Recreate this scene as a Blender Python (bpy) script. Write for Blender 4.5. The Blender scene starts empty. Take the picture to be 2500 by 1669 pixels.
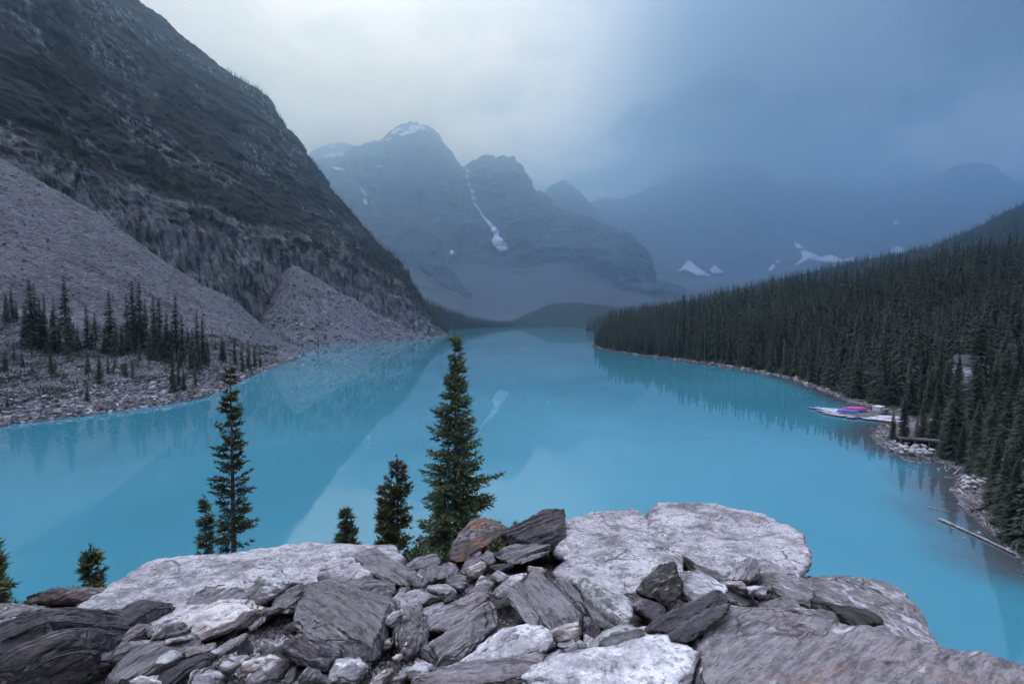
import bpy, bmesh, math, random
import numpy as np
from mathutils import Vector, Matrix

random.seed(7)
RNG = np.random.default_rng(7)
SC = bpy.context.scene
COL = SC.collection
R = math.radians

# ------------------------------------------------------------------ camera
F = 1180.0                      # focal length in pixels of the 2500 x 1669 photograph
CAM_H = 25.0                    # metres above the lake
PITCH = math.atan((834.5 - 778.0) / F)
cam_data = bpy.data.cameras.new('camera')
cam_data.sensor_width = 36.0
cam_data.lens = F * 36.0 / 2500.0
cam_data.clip_start = 0.05
cam_data.clip_end = 60000.0
cam = bpy.data.objects.new('camera', cam_data)
COL.objects.link(cam)
cam.location = (0, 0, CAM_H)
cam.rotation_euler = (math.pi / 2 - PITCH, 0, 0)
SC.camera = cam

# ------------------------------------------------------------------ sky, sun, exposure
SUN_EL, SUN_AZ = R(60), R(-18)          # azimuth from +Y towards +X
sun_dir = Vector((math.sin(SUN_AZ) * math.cos(SUN_EL), math.cos(SUN_AZ) * math.cos(SUN_EL), math.sin(SUN_EL)))
world = bpy.data.worlds.new('World')
SC.world = world
world.use_nodes = True
wt = world.node_tree
wt.nodes.clear()


class NT:
    """small node-tree helper"""
    def __init__(self, tree):
        self.t = tree

    def n(self, typ, **kw):
        nd = self.t.nodes.new(typ)
        for k, v in kw.items():
            setattr(nd, k, v)
        return nd

    def link(self, a, b):
        self.t.links.new(a, b)

    def put(self, sock, v):
        if hasattr(v, 'is_output') or isinstance(v, bpy.types.NodeSocket):
            self.link(v, sock)
        else:
            if isinstance(v, (tuple, list)) and len(v) == 3 and sock.type == 'RGBA':
                v = (*v, 1.0)
            sock.default_value = v

    def math(self, op, a, b=None, c=None, clamp=False):
        nd = self.n('ShaderNodeMath', operation=op, use_clamp=clamp)
        self.put(nd.inputs[0], a)
        if b is not None:
            self.put(nd.inputs[1], b)
        if c is not None:
            self.put(nd.inputs[2], c)
        return nd.outputs[0]

    def vmath(self, op, a, b=None):
        nd = self.n('ShaderNodeVectorMath', operation=op)
        self.put(nd.inputs[0], a)
        if b is not None:
            self.put(nd.inputs[1], b)
        return nd.outputs['Value'] if op in ('DOT_PRODUCT', 'LENGTH', 'DISTANCE') else nd.outputs[0]

    def mix(self, f, a, b, blend='MIX'):
        nd = self.n('ShaderNodeMix', data_type='RGBA', blend_type=blend)
        self.put(nd.inputs[0], f)
        self.put(nd.inputs[6], a)
        self.put(nd.inputs[7], b)
        return nd.outputs[2]

    def ramp(self, f, stops, interp='LINEAR'):
        nd = self.n('ShaderNodeValToRGB')
        cr = nd.color_ramp
        cr.interpolation = interp
        while len(cr.elements) < len(stops):
            cr.elements.new(0.5)
        for e, (p, c) in zip(cr.elements, stops):
            e.position = p
            if isinstance(c, (int, float)):
                c = (c, c, c)
            e.color = (*c, 1.0)
        self.put(nd.inputs[0], f)
        return nd.outputs[0]

    def noise(self, vec, scale, detail=4, rough=0.55, dist=0.0, lac=2.0):
        nd = self.n('ShaderNodeTexNoise')
        nd.inputs['Scale'].default_value = scale
        nd.inputs['Detail'].default_value = detail
        nd.inputs['Roughness'].default_value = rough
        nd.inputs['Distortion'].default_value = dist
        nd.inputs['Lacunarity'].default_value = lac
        if vec is not None:
            self.link(vec, nd.inputs['Vector'])
        return nd.outputs['Fac']

    def mapping(self, vec, scale=(1, 1, 1), rot=(0, 0, 0), loc=(0, 0, 0)):
        nd = self.n('ShaderNodeMapping')
        nd.inputs['Scale'].default_value = scale
        nd.inputs['Rotation'].default_value = rot
        nd.inputs['Location'].default_value = loc
        self.link(vec, nd.inputs['Vector'])
        return nd.outputs[0]

    def smooth(self, v, lo, hi, a=0.0, b=1.0):
        nd = self.n('ShaderNodeMapRange', interpolation_type='SMOOTHSTEP')
        self.put(nd.inputs[0], v)
        nd.inputs[1].default_value = lo
        nd.inputs[2].default_value = hi
        nd.inputs[3].default_value = a
        nd.inputs[4].default_value = b
        return nd.outputs[0]


def dirpx(px, py):
    b = (834.5 - py) / F
    v = Vector(((px - 1250.0) / F, math.cos(PITCH) + b * math.sin(PITCH), -math.sin(PITCH) + b * math.cos(PITCH)))
    return v.normalized()


w = NT(wt)
tc = w.n('ShaderNodeTexCoord')
D = w.vmath('NORMALIZE', tc.outputs['Generated'])
sky = w.n('ShaderNodeTexSky', sky_type='NISHITA', sun_disc=False)
sky.sun_elevation = SUN_EL
sky.sun_rotation = SUN_AZ
sky.altitude = 1900
sky.air_density = 1.4
sky.dust_density = 2.5
SKY_STR = 0.06
sepd = w.n('ShaderNodeSeparateXYZ')
w.link(D, sepd.inputs[0])
up = w.math('MAXIMUM', sepd.outputs[2], 0.0)
# overcast deck: brighter overhead, brightest where the hidden sun stands, a storm bank to the right
glow_c = w.vmath('DOT_PRODUCT', D, tuple(dirpx(800, -150)))
glow = w.smooth(glow_c, 0.84, 1.0)
glow2 = w.smooth(glow_c, 0.60, 0.98)
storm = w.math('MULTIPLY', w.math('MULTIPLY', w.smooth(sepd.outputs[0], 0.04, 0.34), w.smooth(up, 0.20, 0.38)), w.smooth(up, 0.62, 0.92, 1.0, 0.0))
# cloud texture mapped on a plane overhead
inv = w.math('DIVIDE', 1.0, w.math('ADD', up, 0.32))
dp = w.n('ShaderNodeVectorMath', operation='SCALE')
w.link(D, dp.inputs[0])
w.link(inv, dp.inputs['Scale'])
n1 = w.noise(w.mapping(dp.outputs[0], scale=(1.0, 0.8, 0.8), rot=(0, 0, 0.6), loc=(3.1, 0.4, 0.7)), 1.9, 4, 0.52, 0.9)
n2 = w.noise(w.mapping(dp.outputs[0], scale=(1, 1, 1), rot=(0, 0, -0.4), loc=(0.2, 5.4, 1.7)), 4.6, 3, 0.55, 0.6)
cl = w.math('ADD', w.math('MULTIPLY', n1, 0.72), w.math('MULTIPLY', n2, 0.28))
clc = w.smooth(cl, 0.43, 0.56)
deck = w.mix(clc, (0.22, 0.31, 0.42), (0.72, 0.77, 0.85))
deck = w.mix(w.math('MULTIPLY', glow2, 0.85), deck, w.mix(clc, (0.30, 0.39, 0.50), (1.32, 1.10, 0.90)))
deck = w.mix(w.math('MULTIPLY', glow, 0.90), deck, w.mix(w.smooth(n2, 0.35, 0.65), (1.32, 0.92, 0.42), (1.68, 1.15, 0.66)))
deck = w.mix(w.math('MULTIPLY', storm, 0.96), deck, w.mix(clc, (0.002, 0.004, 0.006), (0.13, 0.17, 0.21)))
# overcast skies are brightest overhead
zen = w.smooth(up, 0.56, 1.0)
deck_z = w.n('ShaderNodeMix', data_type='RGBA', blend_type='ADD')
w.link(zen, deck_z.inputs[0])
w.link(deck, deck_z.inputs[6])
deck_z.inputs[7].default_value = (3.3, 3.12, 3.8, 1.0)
skyc = w.n('ShaderNodeVectorMath', operation='SCALE')
w.link(sky.outputs[0], skyc.inputs[0])
skyc.inputs['Scale'].default_value = 1.0
DECK = 0.92
bg1 = w.n('ShaderNodeBackground')
w.link(skyc.outputs[0], bg1.inputs[0])
bg1.inputs[1].default_value = SKY_STR
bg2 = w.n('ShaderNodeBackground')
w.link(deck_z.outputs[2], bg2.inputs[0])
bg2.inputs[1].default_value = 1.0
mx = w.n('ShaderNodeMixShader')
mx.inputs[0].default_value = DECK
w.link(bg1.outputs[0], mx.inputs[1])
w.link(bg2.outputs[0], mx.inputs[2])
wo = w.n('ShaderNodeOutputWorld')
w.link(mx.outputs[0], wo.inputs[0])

sd = bpy.data.lights.new('sun', 'SUN')
sd.energy = 1.5
sd.angle = R(40)
sd.color = (1.0, 0.95, 0.92)
sun = bpy.data.objects.new('sun', sd)
COL.objects.link(sun)
sun.rotation_euler = sun_dir.to_track_quat('Z', 'Y').to_euler()

SC.view_settings.view_transform = 'Standard'
SC.view_settings.look = 'None'
SC.view_settings.exposure = 0.0
SC.view_settings.gamma = 1.0
SC.view_settings.use_curve_mapping = False
SC.render.engine = 'CYCLES'
cy = SC.cycles
cy.use_denoising = True
cy.max_bounces = 10
cy.diffuse_bounces = 2
cy.glossy_bounces = 2
cy.transmission_bounces = 2
cy.transparent_max_bounces = 8
cy.volume_bounces = 7
cy.use_adaptive_sampling = True
cy.adaptive_threshold = 0.02
cy.sample_clamp_indirect = 4.0
cy.caustics_reflective = False
cy.caustics_refractive = False


# ------------------------------------------------------------------ numbers: noise and projection
_PERM = np.random.default_rng(11).permutation(256)
_PERM = np.concatenate([_PERM, _PERM, _PERM])
_GR = np.random.default_rng(12).normal(size=(256, 3))
_GR /= np.linalg.norm(_GR, axis=1)[:, None]


_GX, _GY, _GZ = (_GR[:, k].astype(np.float32).copy() for k in range(3))
_PERM = _PERM.astype(np.int32)


def perlin(P):
    P = np.asarray(P, dtype=np.float32)
    x, y, z = P[:, 0], P[:, 1], P[:, 2]
    fx, fy, fz = np.floor(x), np.floor(y), np.floor(z)
    ix, iy, iz = (q.astype(np.int32) & 255 for q in (fx, fy, fz))
    fx, fy, fz = x - fx, y - fy, z - fz
    u, v, w_ = (f * f * f * (f * (f * 6 - 15) + 10) for f in (fx, fy, fz))
    a0, a1 = _PERM[ix], _PERM[ix + 1]

    def corner(a, dy, dz, dx):
        h = _PERM[_PERM[a + iy + dy] + iz + dz]
        return _GX[h] * (fx - dx) + _GY[h] * (fy - dy) + _GZ[h] * (fz - dz)
    r = []
    for dz in (0, 1):
        for dy in (0, 1):
            c0 = corner(a0, dy, dz, 0)
            r.append(c0 + u * (corner(a1, dy, dz, 1) - c0))
    p0 = r[0] + v * (r[1] - r[0])
    p1 = r[2] + v * (r[3] - r[2])
    return (p0 + w_ * (p1 - p0)) * 1.5


def fbm(P, octv=4, gain=0.5, lac=2.03):
    P = np.asarray(P, dtype=np.float32)
    s = 0
    a = 1.0
    for k in range(octv):
        s = s + a * perlin(P + 17.3 * k)
        P = P * lac
        a *= gain
    return s


def ridged(P, octv=4, gain=0.5, lac=2.03):
    P = np.asarray(P, dtype=np.float32)
    s = 0
    a = 1.0
    for k in range(octv):
        s = s + a * (1 - 2 * np.abs(perlin(P + 31.7 * k)))
        P = P * lac
        a *= gain
    return s


_R1 = np.random.default_rng(5).random(4096)


def steps(s, soft=0.25):
    """1-D random terraces: a random level for each unit of s, joined by short ramps"""
    k = np.floor(s)
    f = s - k
    k = k.astype(np.int64)
    a = _R1[k % 4096]
    b = _R1[(k + 1) % 4096]
    t = np.clip((f - (1 - soft)) / soft, 0, 1)
    return a + (b - a) * t * t * (3 - 2 * t)


CP, SP = math.cos(PITCH), math.sin(PITCH)


def at(px, py, Y):
    """world point seen at photograph pixel (px, py) and lying at world depth Y"""
    b = (834.5 - py) / F
    t = Y / (CP + b * SP)
    return Vector((t * (px - 1250.0) / F, Y, CAM_H + t * (-SP + b * CP)))


def at_np(px, py, Y):
    b = (834.5 - py) / F
    t = Y / (CP + b * SP)
    return np.stack([t * (px - 1250.0) / F, Y + 0 * px, CAM_H + t * (-SP + b * CP)], axis=-1)


def depth_z(px, py, z):
    """depth Y at which the line of sight through (px, py) meets height z"""
    b = (834.5 - py) / F
    return (z - CAM_H) / (-SP + b * CP) * (CP + b * SP)


def py_of(Y, z):
    """photograph row of a point at depth Y and height z"""
    s = (z - CAM_H) / Y
    b = (s * CP + SP) / (CP - s * SP)
    return 834.5 - b * F


def at_z(px, py, z=0.0):
    return at(px, py, depth_z(px, py, z))


# ------------------------------------------------------------------ scene-building helpers
def tag(o, label=None, cat=None, group=None, kind=None):
    if label:
        o['label'] = label
    if cat:
        o['category'] = cat
    if group:
        o['group'] = group
    if kind:
        o['kind'] = kind
    return o


def mesh_np(name, V, Fa, smooth=True):
    """mesh from numpy arrays; Fa is an (n, k) array of one face size or a list of faces"""
    me = bpy.data.meshes.new(name)
    V = np.asarray(V, dtype=np.float32)
    if isinstance(Fa, np.ndarray):
        n, k = Fa.shape
        me.vertices.add(len(V))
        me.vertices.foreach_set('co', V.ravel())
        me.loops.add(n * k)
        me.loops.foreach_set('vertex_index', Fa.astype(np.int32).ravel())
        me.polygons.add(n)
        me.polygons.foreach_set('loop_start', np.arange(n, dtype=np.int32) * k)
        me.polygons.foreach_set('loop_total', np.full(n, k, dtype=np.int32))
        me.update(calc_edges=True)
    else:
        me.from_pydata([tuple(map(float, v)) for v in V], [], Fa)
    if smooth:
        me.polygons.foreach_set('use_smooth', np.ones(len(me.polygons), dtype=bool))
    me.validate()
    return me


def link(name, me, mat=None, parent=None):
    o = bpy.data.objects.new(name, me)
    COL.objects.link(o)
    if mat is not None and me is not None and not me.materials:
        me.materials.append(mat)
    if parent is not None:
        o.parent = parent
    return o


def empty(name, loc=(0, 0, 0), rz=0.0):
    o = bpy.data.objects.new(name, None)
    o.empty_display_size = 0.2
    COL.objects.link(o)
    o.location = loc
    o.rotation_euler = (0, 0, rz)
    return o


def set_attr(me, name, vals):
    a = me.attributes.new(name, 'FLOAT', 'POINT')
    a.data.foreach_set('value', np.asarray(vals, dtype=np.float32))


def grid_faces(nu, nv):
    i, j = np.meshgrid(np.arange(nu - 1), np.arange(nv - 1), indexing='ij')
    a = (i * nv + j).ravel()
    return np.stack([a, a + nv, a + nv + 1, a + 1], axis=1)


def grid_normals(G):
    du = np.gradient(G, axis=0)
    dv = np.gradient(G, axis=1)
    n = np.cross(du, dv)
    n /= np.linalg.norm(n, axis=-1)[..., None] + 1e-9
    return n


def knots(pts, xs, smooth=True):
    """interpolate a polyline of knots (x, a, b...) at xs, gently rounded"""
    pts = np.array(pts, dtype=float)
    return [np.interp(xs, pts[:, 0], pts[:, k]) for k in range(1, pts.shape[1])]


def loft(rows, px0, px1, nu, nvs, soft=0):
    """rows: list of knots (px, py, Y) from the bottom up; every row is evaluated on the same columns.
    A knot may give ('z', value) for py. Returns a (nu, nv, 3) grid of world points and the row coordinate."""
    xs = np.linspace(px0, px1, nu)
    PY, YY = [], []
    for r in rows:
        rr = []
        for (x, y, Y) in r:
            if isinstance(y, tuple):
                y = py_of(Y, y[1])
            if Y is None:
                Y = depth_z(x, y, 0.0)
            rr.append((x, y, Y))
        rr = np.array(rr, dtype=float)
        py = np.interp(xs, rr[:, 0], rr[:, 1])
        yy = np.exp(np.interp(xs, rr[:, 0], np.log(rr[:, 2])))
        if soft:
            k = np.ones(soft) / soft
            yy = np.convolve(np.pad(yy, soft // 2, mode='edge'), k, 'valid')[:nu]
        PY.append(py)
        YY.append(yy)
    W = [at_np(xs, PY[k], YY[k]) for k in range(len(rows))]
    out, vv = [], []
    for k in range(len(rows) - 1):
        n = nvs[k]
        t = np.linspace(0, 1, n, endpoint=(k == len(rows) - 2))
        for s in t:
            out.append(W[k] * (1 - s) + W[k + 1] * s)
            vv.append(k + s)
    G = np.stack(out, axis=1)
    return xs, np.array(vv), G


def smooth_v(G, n):
    """round the corners between rows (not the outermost rows)"""
    for _ in range(n):
        G[:, 1:-1] = (G[:, :-2] + 2 * G[:, 1:-1] + G[:, 2:]) / 4
    return G


def smooth_u(G, vv, top, w0, reach=0.7):
    """blend neighbouring columns, more so farther below the crest row, so no crease runs down from a crest kink"""
    nu = G.shape[0]
    for j in range(G.shape[1]):
        w_ = int(w0 * min(1.0, abs(vv[j] - top) / reach))
        if w_ < 1:
            continue
        for _ in range(2):
            pad = np.pad(G[:, j], ((w_, w_), (0, 0)), mode='reflect', reflect_type='odd')
            cs = np.cumsum(np.concatenate([np.zeros((1, 3)), pad]), axis=0)
            G[:, j] = (cs[2 * w_ + 1:] - cs[:-(2 * w_ + 1)])[:nu] / (2 * w_ + 1)
    return G


def grid_mesh(name, G):
    nu, nv = G.shape[:2]
    return mesh_np(name, G.reshape(-1, 3), grid_faces(nu, nv))


# ------------------------------------------------------------------ materials
MATS = {}


def new_mat(name):
    m = bpy.data.materials.new(name)
    m.use_nodes = True
    m.node_tree.nodes.clear()
    t = NT(m.node_tree)
    out = t.n('ShaderNodeOutputMaterial')
    b = t.n('ShaderNodeBsdfPrincipled')
    t.link(b.outputs[0], out.inputs[0])
    MATS[name] = m
    return m, t, b


def bump(t, b, h, strength, dist):
    bp = t.n('ShaderNodeBump')
    bp.inputs['Strength'].default_value = strength
    bp.inputs['Distance'].default_value = dist
    t.link(h, bp.inputs['Height'])
    t.link(bp.outputs[0], b.inputs['Normal'])
    return bp


def plain(name, col, rough=0.7, var=0.15, scale=6.0, spec=0.3):
    """a painted or natural surface with slight uneven tone"""
    if name in MATS:
        return MATS[name]
    m, t, b = new_mat(name)
    c = t.n('ShaderNodeTexCoord')
    n = t.noise(c.outputs['Object'], scale, 4, 0.6)
    dark = tuple(x * (1 - var * 1.6) for x in col)
    lite = tuple(min(1, x * (1 + var)) for x in col)
    t.link(t.mix(t.smooth(n, 0.3, 0.7), dark, lite), b.inputs['Base Color'])
    b.inputs['Roughness'].default_value = rough
    b.inputs['Specular IOR Level'].default_value = spec
    return m

# ================================================================== terrain materials
def mat_cliff():
    m, t, b = new_mat('cliff_rock')
    g = t.n('ShaderNodeNewGeometry')
    P = g.outputs['Position']
    # bedding that dips gently, warped
    wv = t.noise(P, 0.006, 3, 0.5)
    wn = t.n('ShaderNodeVectorMath', operation='SCALE')
    wc = t.n('ShaderNodeCombineXYZ')
    t.link(wv, wc.inputs[2])
    t.link(wc.outputs[0], wn.inputs[0])
    wn.inputs['Scale'].default_value = 55.0
    Pw = t.vmath('ADD', P, wn.outputs[0])
    beds = t.noise(t.mapping(Pw, scale=(0.022, 0.022, 0.30), rot=(0, R(16), 0)), 1.0, 6, 0.74)
    streak = t.noise(t.mapping(P, scale=(0.16, 0.16, 0.035), rot=(0, R(12), 0)), 1.0, 6, 0.75)
    big = t.noise(P, 0.011, 4, 0.6)
    fine = t.noise(P, 0.35, 4, 0.65)
    pale = t.math('MULTIPLY', t.smooth(streak, 0.50, 0.62), t.smooth(big, 0.48, 0.60))
    base = t.mix(t.smooth(beds, 0.43, 0.58), (0.004, 0.0044, 0.0056), (0.027, 0.028, 0.033))
    base = t.mix(t.math('MULTIPLY', t.smooth(fine, 0.35, 0.7), 0.45), base, (0.012, 0.0118, 0.013))
    sepz = t.n('ShaderNodeSeparateXYZ')
    t.link(P, sepz.inputs[0])
    low = t.smooth(t.math('ADD', t.n('ShaderNodeAttribute', attribute_name='band').outputs['Fac'], t.math('MULTIPLY', t.math('SUBTRACT', big, 0.5), 0.9)), 0.25, 0.75)
    base = t.mix(t.math('MULTIPLY', low, 0.8), base, t.mix(t.smooth(streak, 0.35, 0.68), (0.014, 0.0135, 0.0155), (0.21, 0.205, 0.218)))
    base = t.mix(t.math('MULTIPLY', pale, 0.8), base, (0.24, 0.25, 0.27))
    # moss and low growth on the gentler ledges
    sepn = t.n('ShaderNodeSeparateXYZ')
    t.link(g.outputs['Normal'], sepn.inputs[0])
    veg = t.math('MULTIPLY', t.smooth(sepn.outputs[2], 0.55, 0.75), t.smooth(t.noise(P, 0.03, 4, 0.6), 0.42, 0.6))
    base = t.mix(t.math('MULTIPLY', veg, 0.5), base, (0.016, 0.019, 0.018))
    t.link(base, b.inputs['Base Color'])
    b.inputs['Roughness'].default_value = 0.9
    b.inputs['Specular IOR Level'].default_value = 0.04
    h = t.math('ADD', t.math('MULTIPLY', beds, 1.0), t.math('MULTIPLY', streak, 0.8))
    bump(t, b, h, 0.8, 2.2)
    return m


def mat_scree(name, c0, c1, cell=0.5):
    m, t, b = new_mat(name)
    g = t.n('ShaderNodeNewGeometry')
    P = g.outputs['Position']
    v = t.n('ShaderNodeTexVoronoi')
    v.inputs['Scale'].default_value = cell
    t.link(t.mapping(P, scale=(1, 1, 1.6)), v.inputs['Vector'])
    v2 = t.n('ShaderNodeTexVoronoi')
    v2.inputs['Scale'].default_value = cell * 3.1
    t.link(P, v2.inputs['Vector'])
    big = t.noise(P, 0.02, 4, 0.6)
    # runs of finer and coarser stone down the fall line
    run = t.noise(t.mapping(P, scale=(0.05, 0.16, 0.04)), 1.0, 5, 0.65)
    sx = t.n('ShaderNodeSeparateXYZ')
    t.link(v.outputs['Color'], sx.inputs[0])
    sy = t.n('ShaderNodeSeparateXYZ')
    t.link(v2.outputs['Color'], sy.inputs[0])
    base = t.mix(t.math('ADD', t.math('MULTIPLY', sx.outputs[0], 0.6), t.math('MULTIPLY', sy.outputs[1], 0.4)), c0, c1)
    base = t.mix(t.math('MULTIPLY', t.smooth(run, 0.45, 0.68), 0.45), base, tuple(x * 0.5 for x in c0))
    base = t.mix(t.math('MULTIPLY', t.smooth(big, 0.55, 0.72), 0.5), base, (c0[0] * 0.45, c0[1] * 0.55, c0[2] * 0.42))
    t.link(base, b.inputs['Base Color'])
    b.inputs['Roughness'].default_value = 0.92
    b.inputs['Specular IOR Level'].default_value = 0.2
    h = t.math('ADD', v.outputs['Distance'], t.math('MULTIPLY', v2.outputs['Distance'], 0.4))
    bump(t, b, h, 1.0, 0.7)
    return m


def mat_far(name, rock0, rock1, talus, zt):
    """distant peak: banded rock above, pale talus on the slopes below"""
    m, t, b = new_mat(name)
    g = t.n('ShaderNodeNewGeometry')
    P = g.outputs['Position']
    beds = t.noise(t.mapping(P, scale=(0.0016, 0.0016, 0.03), rot=(0, R(-5), 0)), 1.0, 6, 0.6)
    ver = t.noise(t.mapping(P, scale=(0.012, 0.012, 0.0022)), 1.0, 5, 0.6)
    rock = t.mix(t.smooth(t.math('ADD', t.math('MULTIPLY', beds, 0.6), t.math('MULTIPLY', ver, 0.4)), 0.38, 0.62), rock0, rock1)
    a = t.n('ShaderNodeAttribute', attribute_name='talus')
    tn = t.noise(P, 0.01, 4, 0.6)
    f = t.smooth(t.math('ADD', a.outputs['Fac'], t.math('MULTIPLY', t.math('SUBTRACT', t.noise(t.mapping(P, scale=(0.004, 0.004, 0.0008)), 1.0, 4, 0.6), 0.5), 1.6)), 0.40, 0.62)
    col = t.mix(f, rock, t.mix(tn, tuple(x * 0.75 for x in talus), talus))
    t.link(col, b.inputs['Base Color'])
    b.inputs['Roughness'].default_value = 0.95
    b.inputs['Specular IOR Level'].default_value = 0.1
    bump(t, b, t.math('ADD', beds, ver), 0.8, 18.0)
    return m


def mat_ground(name, c0, c1, scale):
    m, t, b = new_mat(name)
    g = t.n('ShaderNodeNewGeometry')
    P = g.outputs['Position']
    n = t.noise(P, scale, 5, 0.65)
    v = t.n('ShaderNodeTexVoronoi')
    v.inputs['Scale'].default_value = scale * 12
    t.link(P, v.inputs['Vector'])
    sx = t.n('ShaderNodeSeparateXYZ')
    t.link(v.outputs['Color'], sx.inputs[0])
    col = t.mix(t.smooth(t.math('ADD', t.math('MULTIPLY', n, 0.7), t.math('MULTIPLY', sx.outputs[0], 0.3)), 0.35, 0.65), c0, c1)
    t.link(col, b.inputs['Base Color'])
    b.inputs['Roughness'].default_value = 0.95
    b.inputs['Specular IOR Level'].default_value = 0.05
    bump(t, b, t.math('ADD', n, v.outputs['Distance']), 0.6, 0.15)
    return m


CLIFF = mat_cliff()
SCREE = mat_scree('scree_stone', (0.034, 0.034, 0.040), (0.150, 0.148, 0.166), 0.5)
FAN = mat_scree('fan_stone', (0.070, 0.070, 0.084), (0.165, 0.162, 0.188), 0.9)
PEAK = mat_far('peak_rock', (0.018, 0.021, 0.025), (0.080, 0.083, 0.094), (0.066, 0.069, 0.080), 300)


def fan_runnels(m):
    """dark and pale debris tracks running down the fan from its apex"""
    t = NT(m.node_tree)
    b = [n for n in m.node_tree.nodes if n.type == 'BSDF_PRINCIPLED'][0]
    old = b.inputs['Base Color'].links[0].from_socket
    a = t.n('ShaderNodeAttribute', attribute_name='around').outputs['Fac']
    d = t.n('ShaderNodeAttribute', attribute_name='down').outputs['Fac']
    c = t.n('ShaderNodeCombineXYZ')
    t.link(t.math('MULTIPLY', a, 13.0), c.inputs[0])
    t.link(t.math('MULTIPLY', d, 0.045), c.inputs[1])
    n = t.noise(c.outputs[0], 1.0, 6, 0.72, 0.3)
    g = t.n('ShaderNodeNewGeometry')
    pt = t.noise(g.outputs['Position'], 0.035, 5, 0.65)
    col = t.mix(t.math('MULTIPLY', t.smooth(n, 0.55, 0.38), 0.5), old, (0.060, 0.062, 0.072))
    col = t.mix(t.math('MULTIPLY', t.smooth(n, 0.54, 0.70), 0.5), col, (0.25, 0.245, 0.27))
    col = t.mix(t.math('MULTIPLY', t.smooth(pt, 0.54, 0.62), 0.7), col, (0.040, 0.046, 0.040))
    t.link(col, b.inputs['Base Color'])


fan_runnels(FAN)
SNOW = plain('old_snow', (0.50, 0.52, 0.56), 0.8, 0.06, 0.02)
SOIL = mat_ground('forest_floor', (0.014, 0.017, 0.015), (0.034, 0.038, 0.034), 0.35)

# ================================================================== terrain
# ---- wide ground sheet under everything
gm = mesh_np('ground', np.array([(-30000, -30000, -8), (30000, -30000, -8), (30000, 30000, -8), (-30000, 30000, -8)]), np.array([[0, 1, 2, 3]]))
tag(link('ground', gm, SOIL), kind='structure')

# ---- left mountain: strata cliff above the lake
rows = [
    [(-700, ('z', -6), 190), (0, ('z', -6), 300), (330, ('z', -6), 385), (560, ('z', -6), 470), (700, ('z', -6), 560), (860, ('z', -6), 640), (1000, ('z', -6), 690), (1062, ('z', -6), 700), (1110, ('z', -9), 715)],
    [(-700, 250, 250), (0, 400, 335), (250, 520, 395), (430, 570, 470), (560, 600, 535), (700, 640, 610), (860, 680, 690), (960, 730, 730), (1010, 760, 745), (1062, 795, 740), (1110, ('z', -9), 745)],
    [(-700, 180, 270), (0, 330, 352), (250, 430, 415), (430, 500, 492), (560, 535, 560), (700, 570, 640), (860, 625, 725), (960, 690, 765), (1010, 735, 775), (1062, 792, 752), (1110, ('z', -9), 757)],
    [(-700, -40, 320), (0, 120, 420), (250, 245, 535), (430, 320, 640), (560, 380, 720), (700, 470, 790), (860, 580, 810), (960, 665, 815), (1010, 720, 795), (1062, 789, 765), (1110, ('z', -9), 770)],
    [(-700, -420, 480), (0, -235, 640), (180, -105, 800), (330, 0, 930), (380, 40, 960), (440, 95, 985), (500, 140, 1000), (550, 170, 1010), (600, 205, 1015), (640, 238, 1015), (680, 290, 1010), (745, 385, 1000), (810, 470, 970), (870, 548, 930), (920, 600, 900), (960, 645, 870), (1000, 698, 830), (1030, 742, 805), (1062, 786, 780), (1110, ('z', -9), 785)],
    [(-700, -300, 700), (0, -120, 900), (330, 120, 1200), (745, 480, 1200), (960, 690, 1010), (1062, 792, 860), (1110, ('z', -9), 865)],
]
xs, vv, G = loft(rows, -700, 1110, 530, [14, 30, 60, 130, 18], soft=41)
G = smooth_v(G, 5)
N = grid_normals(G)
N[N[..., 0] < 0] *= 1
Pf = G.reshape(-1, 3)
Nf = N.reshape(-1, 3)
if np.mean(Nf[:, 1]) > 0:
    Nf = -Nf
warp = fbm(Pf * 0.004, 3) * 14 + fbm(Pf * 0.03, 2) * 3
s = (Pf[:, 2] + 0.30 * Pf[:, 0] + 0.12 * Pf[:, 1] + warp)
msk = np.clip(0.5 + 1.3 * fbm(Pf * 0.011 + 3, 3), 0.0, 1.0)
H = ((steps(s / 6.0, 0.3) - 0.5) * 4.5 + (steps(s / 2.3 + 30, 0.3) - 0.5) * 1.8) * msk + (steps(s / 27.0 + 9, 0.25) - 0.5) * 8.0 * (1 - 0.5 * msk)
gul = ridged(np.stack([Pf[:, 0] * 0.010, Pf[:, 1] * 0.010, Pf[:, 2] * 0.003], 1), 4)
H += gul * 8.0 + ridged(np.stack([Pf[:, 0] * 0.06, Pf[:, 1] * 0.06, Pf[:, 2] * 0.02], 1), 3) * 2.6 + fbm(Pf * 0.03, 3) * 5 + fbm(Pf * 0.16, 3) * 2.2
# vertical chimneys in the lower cliff band
v2d = np.repeat(vv[None, :], len(xs), 0).ravel()
band = np.clip(1 - np.abs(v2d - 1.5) / 0.7, 0, 1)
H += band * ridged(np.stack([Pf[:, 0] * 0.05, Pf[:, 1] * 0.05, Pf[:, 2] * 0.006], 1), 3) * 5.0
edge = np.clip((4.9 - v2d) / 0.5, 0.25, 1) * np.clip(v2d / 0.6, 0, 1)
endw = np.clip((1110 - np.repeat(xs[:, None], len(vv), 1).ravel()) / 120, 0.15, 1)
hd = Nf.copy()
hd[:, 2] *= 0.3
Pf2 = Pf + hd * (H * edge * endw)[:, None]
CLIFF_G = Pf2.reshape(G.shape)
me = mesh_np('mountain_cliff', Pf2, grid_faces(len(xs), len(vv)))
set_attr(me, 'band', np.clip((2.15 - v2d) / 0.35, 0, 1))
tag(link('mountain_cliff', me, CLIFF), kind='structure')

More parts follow.
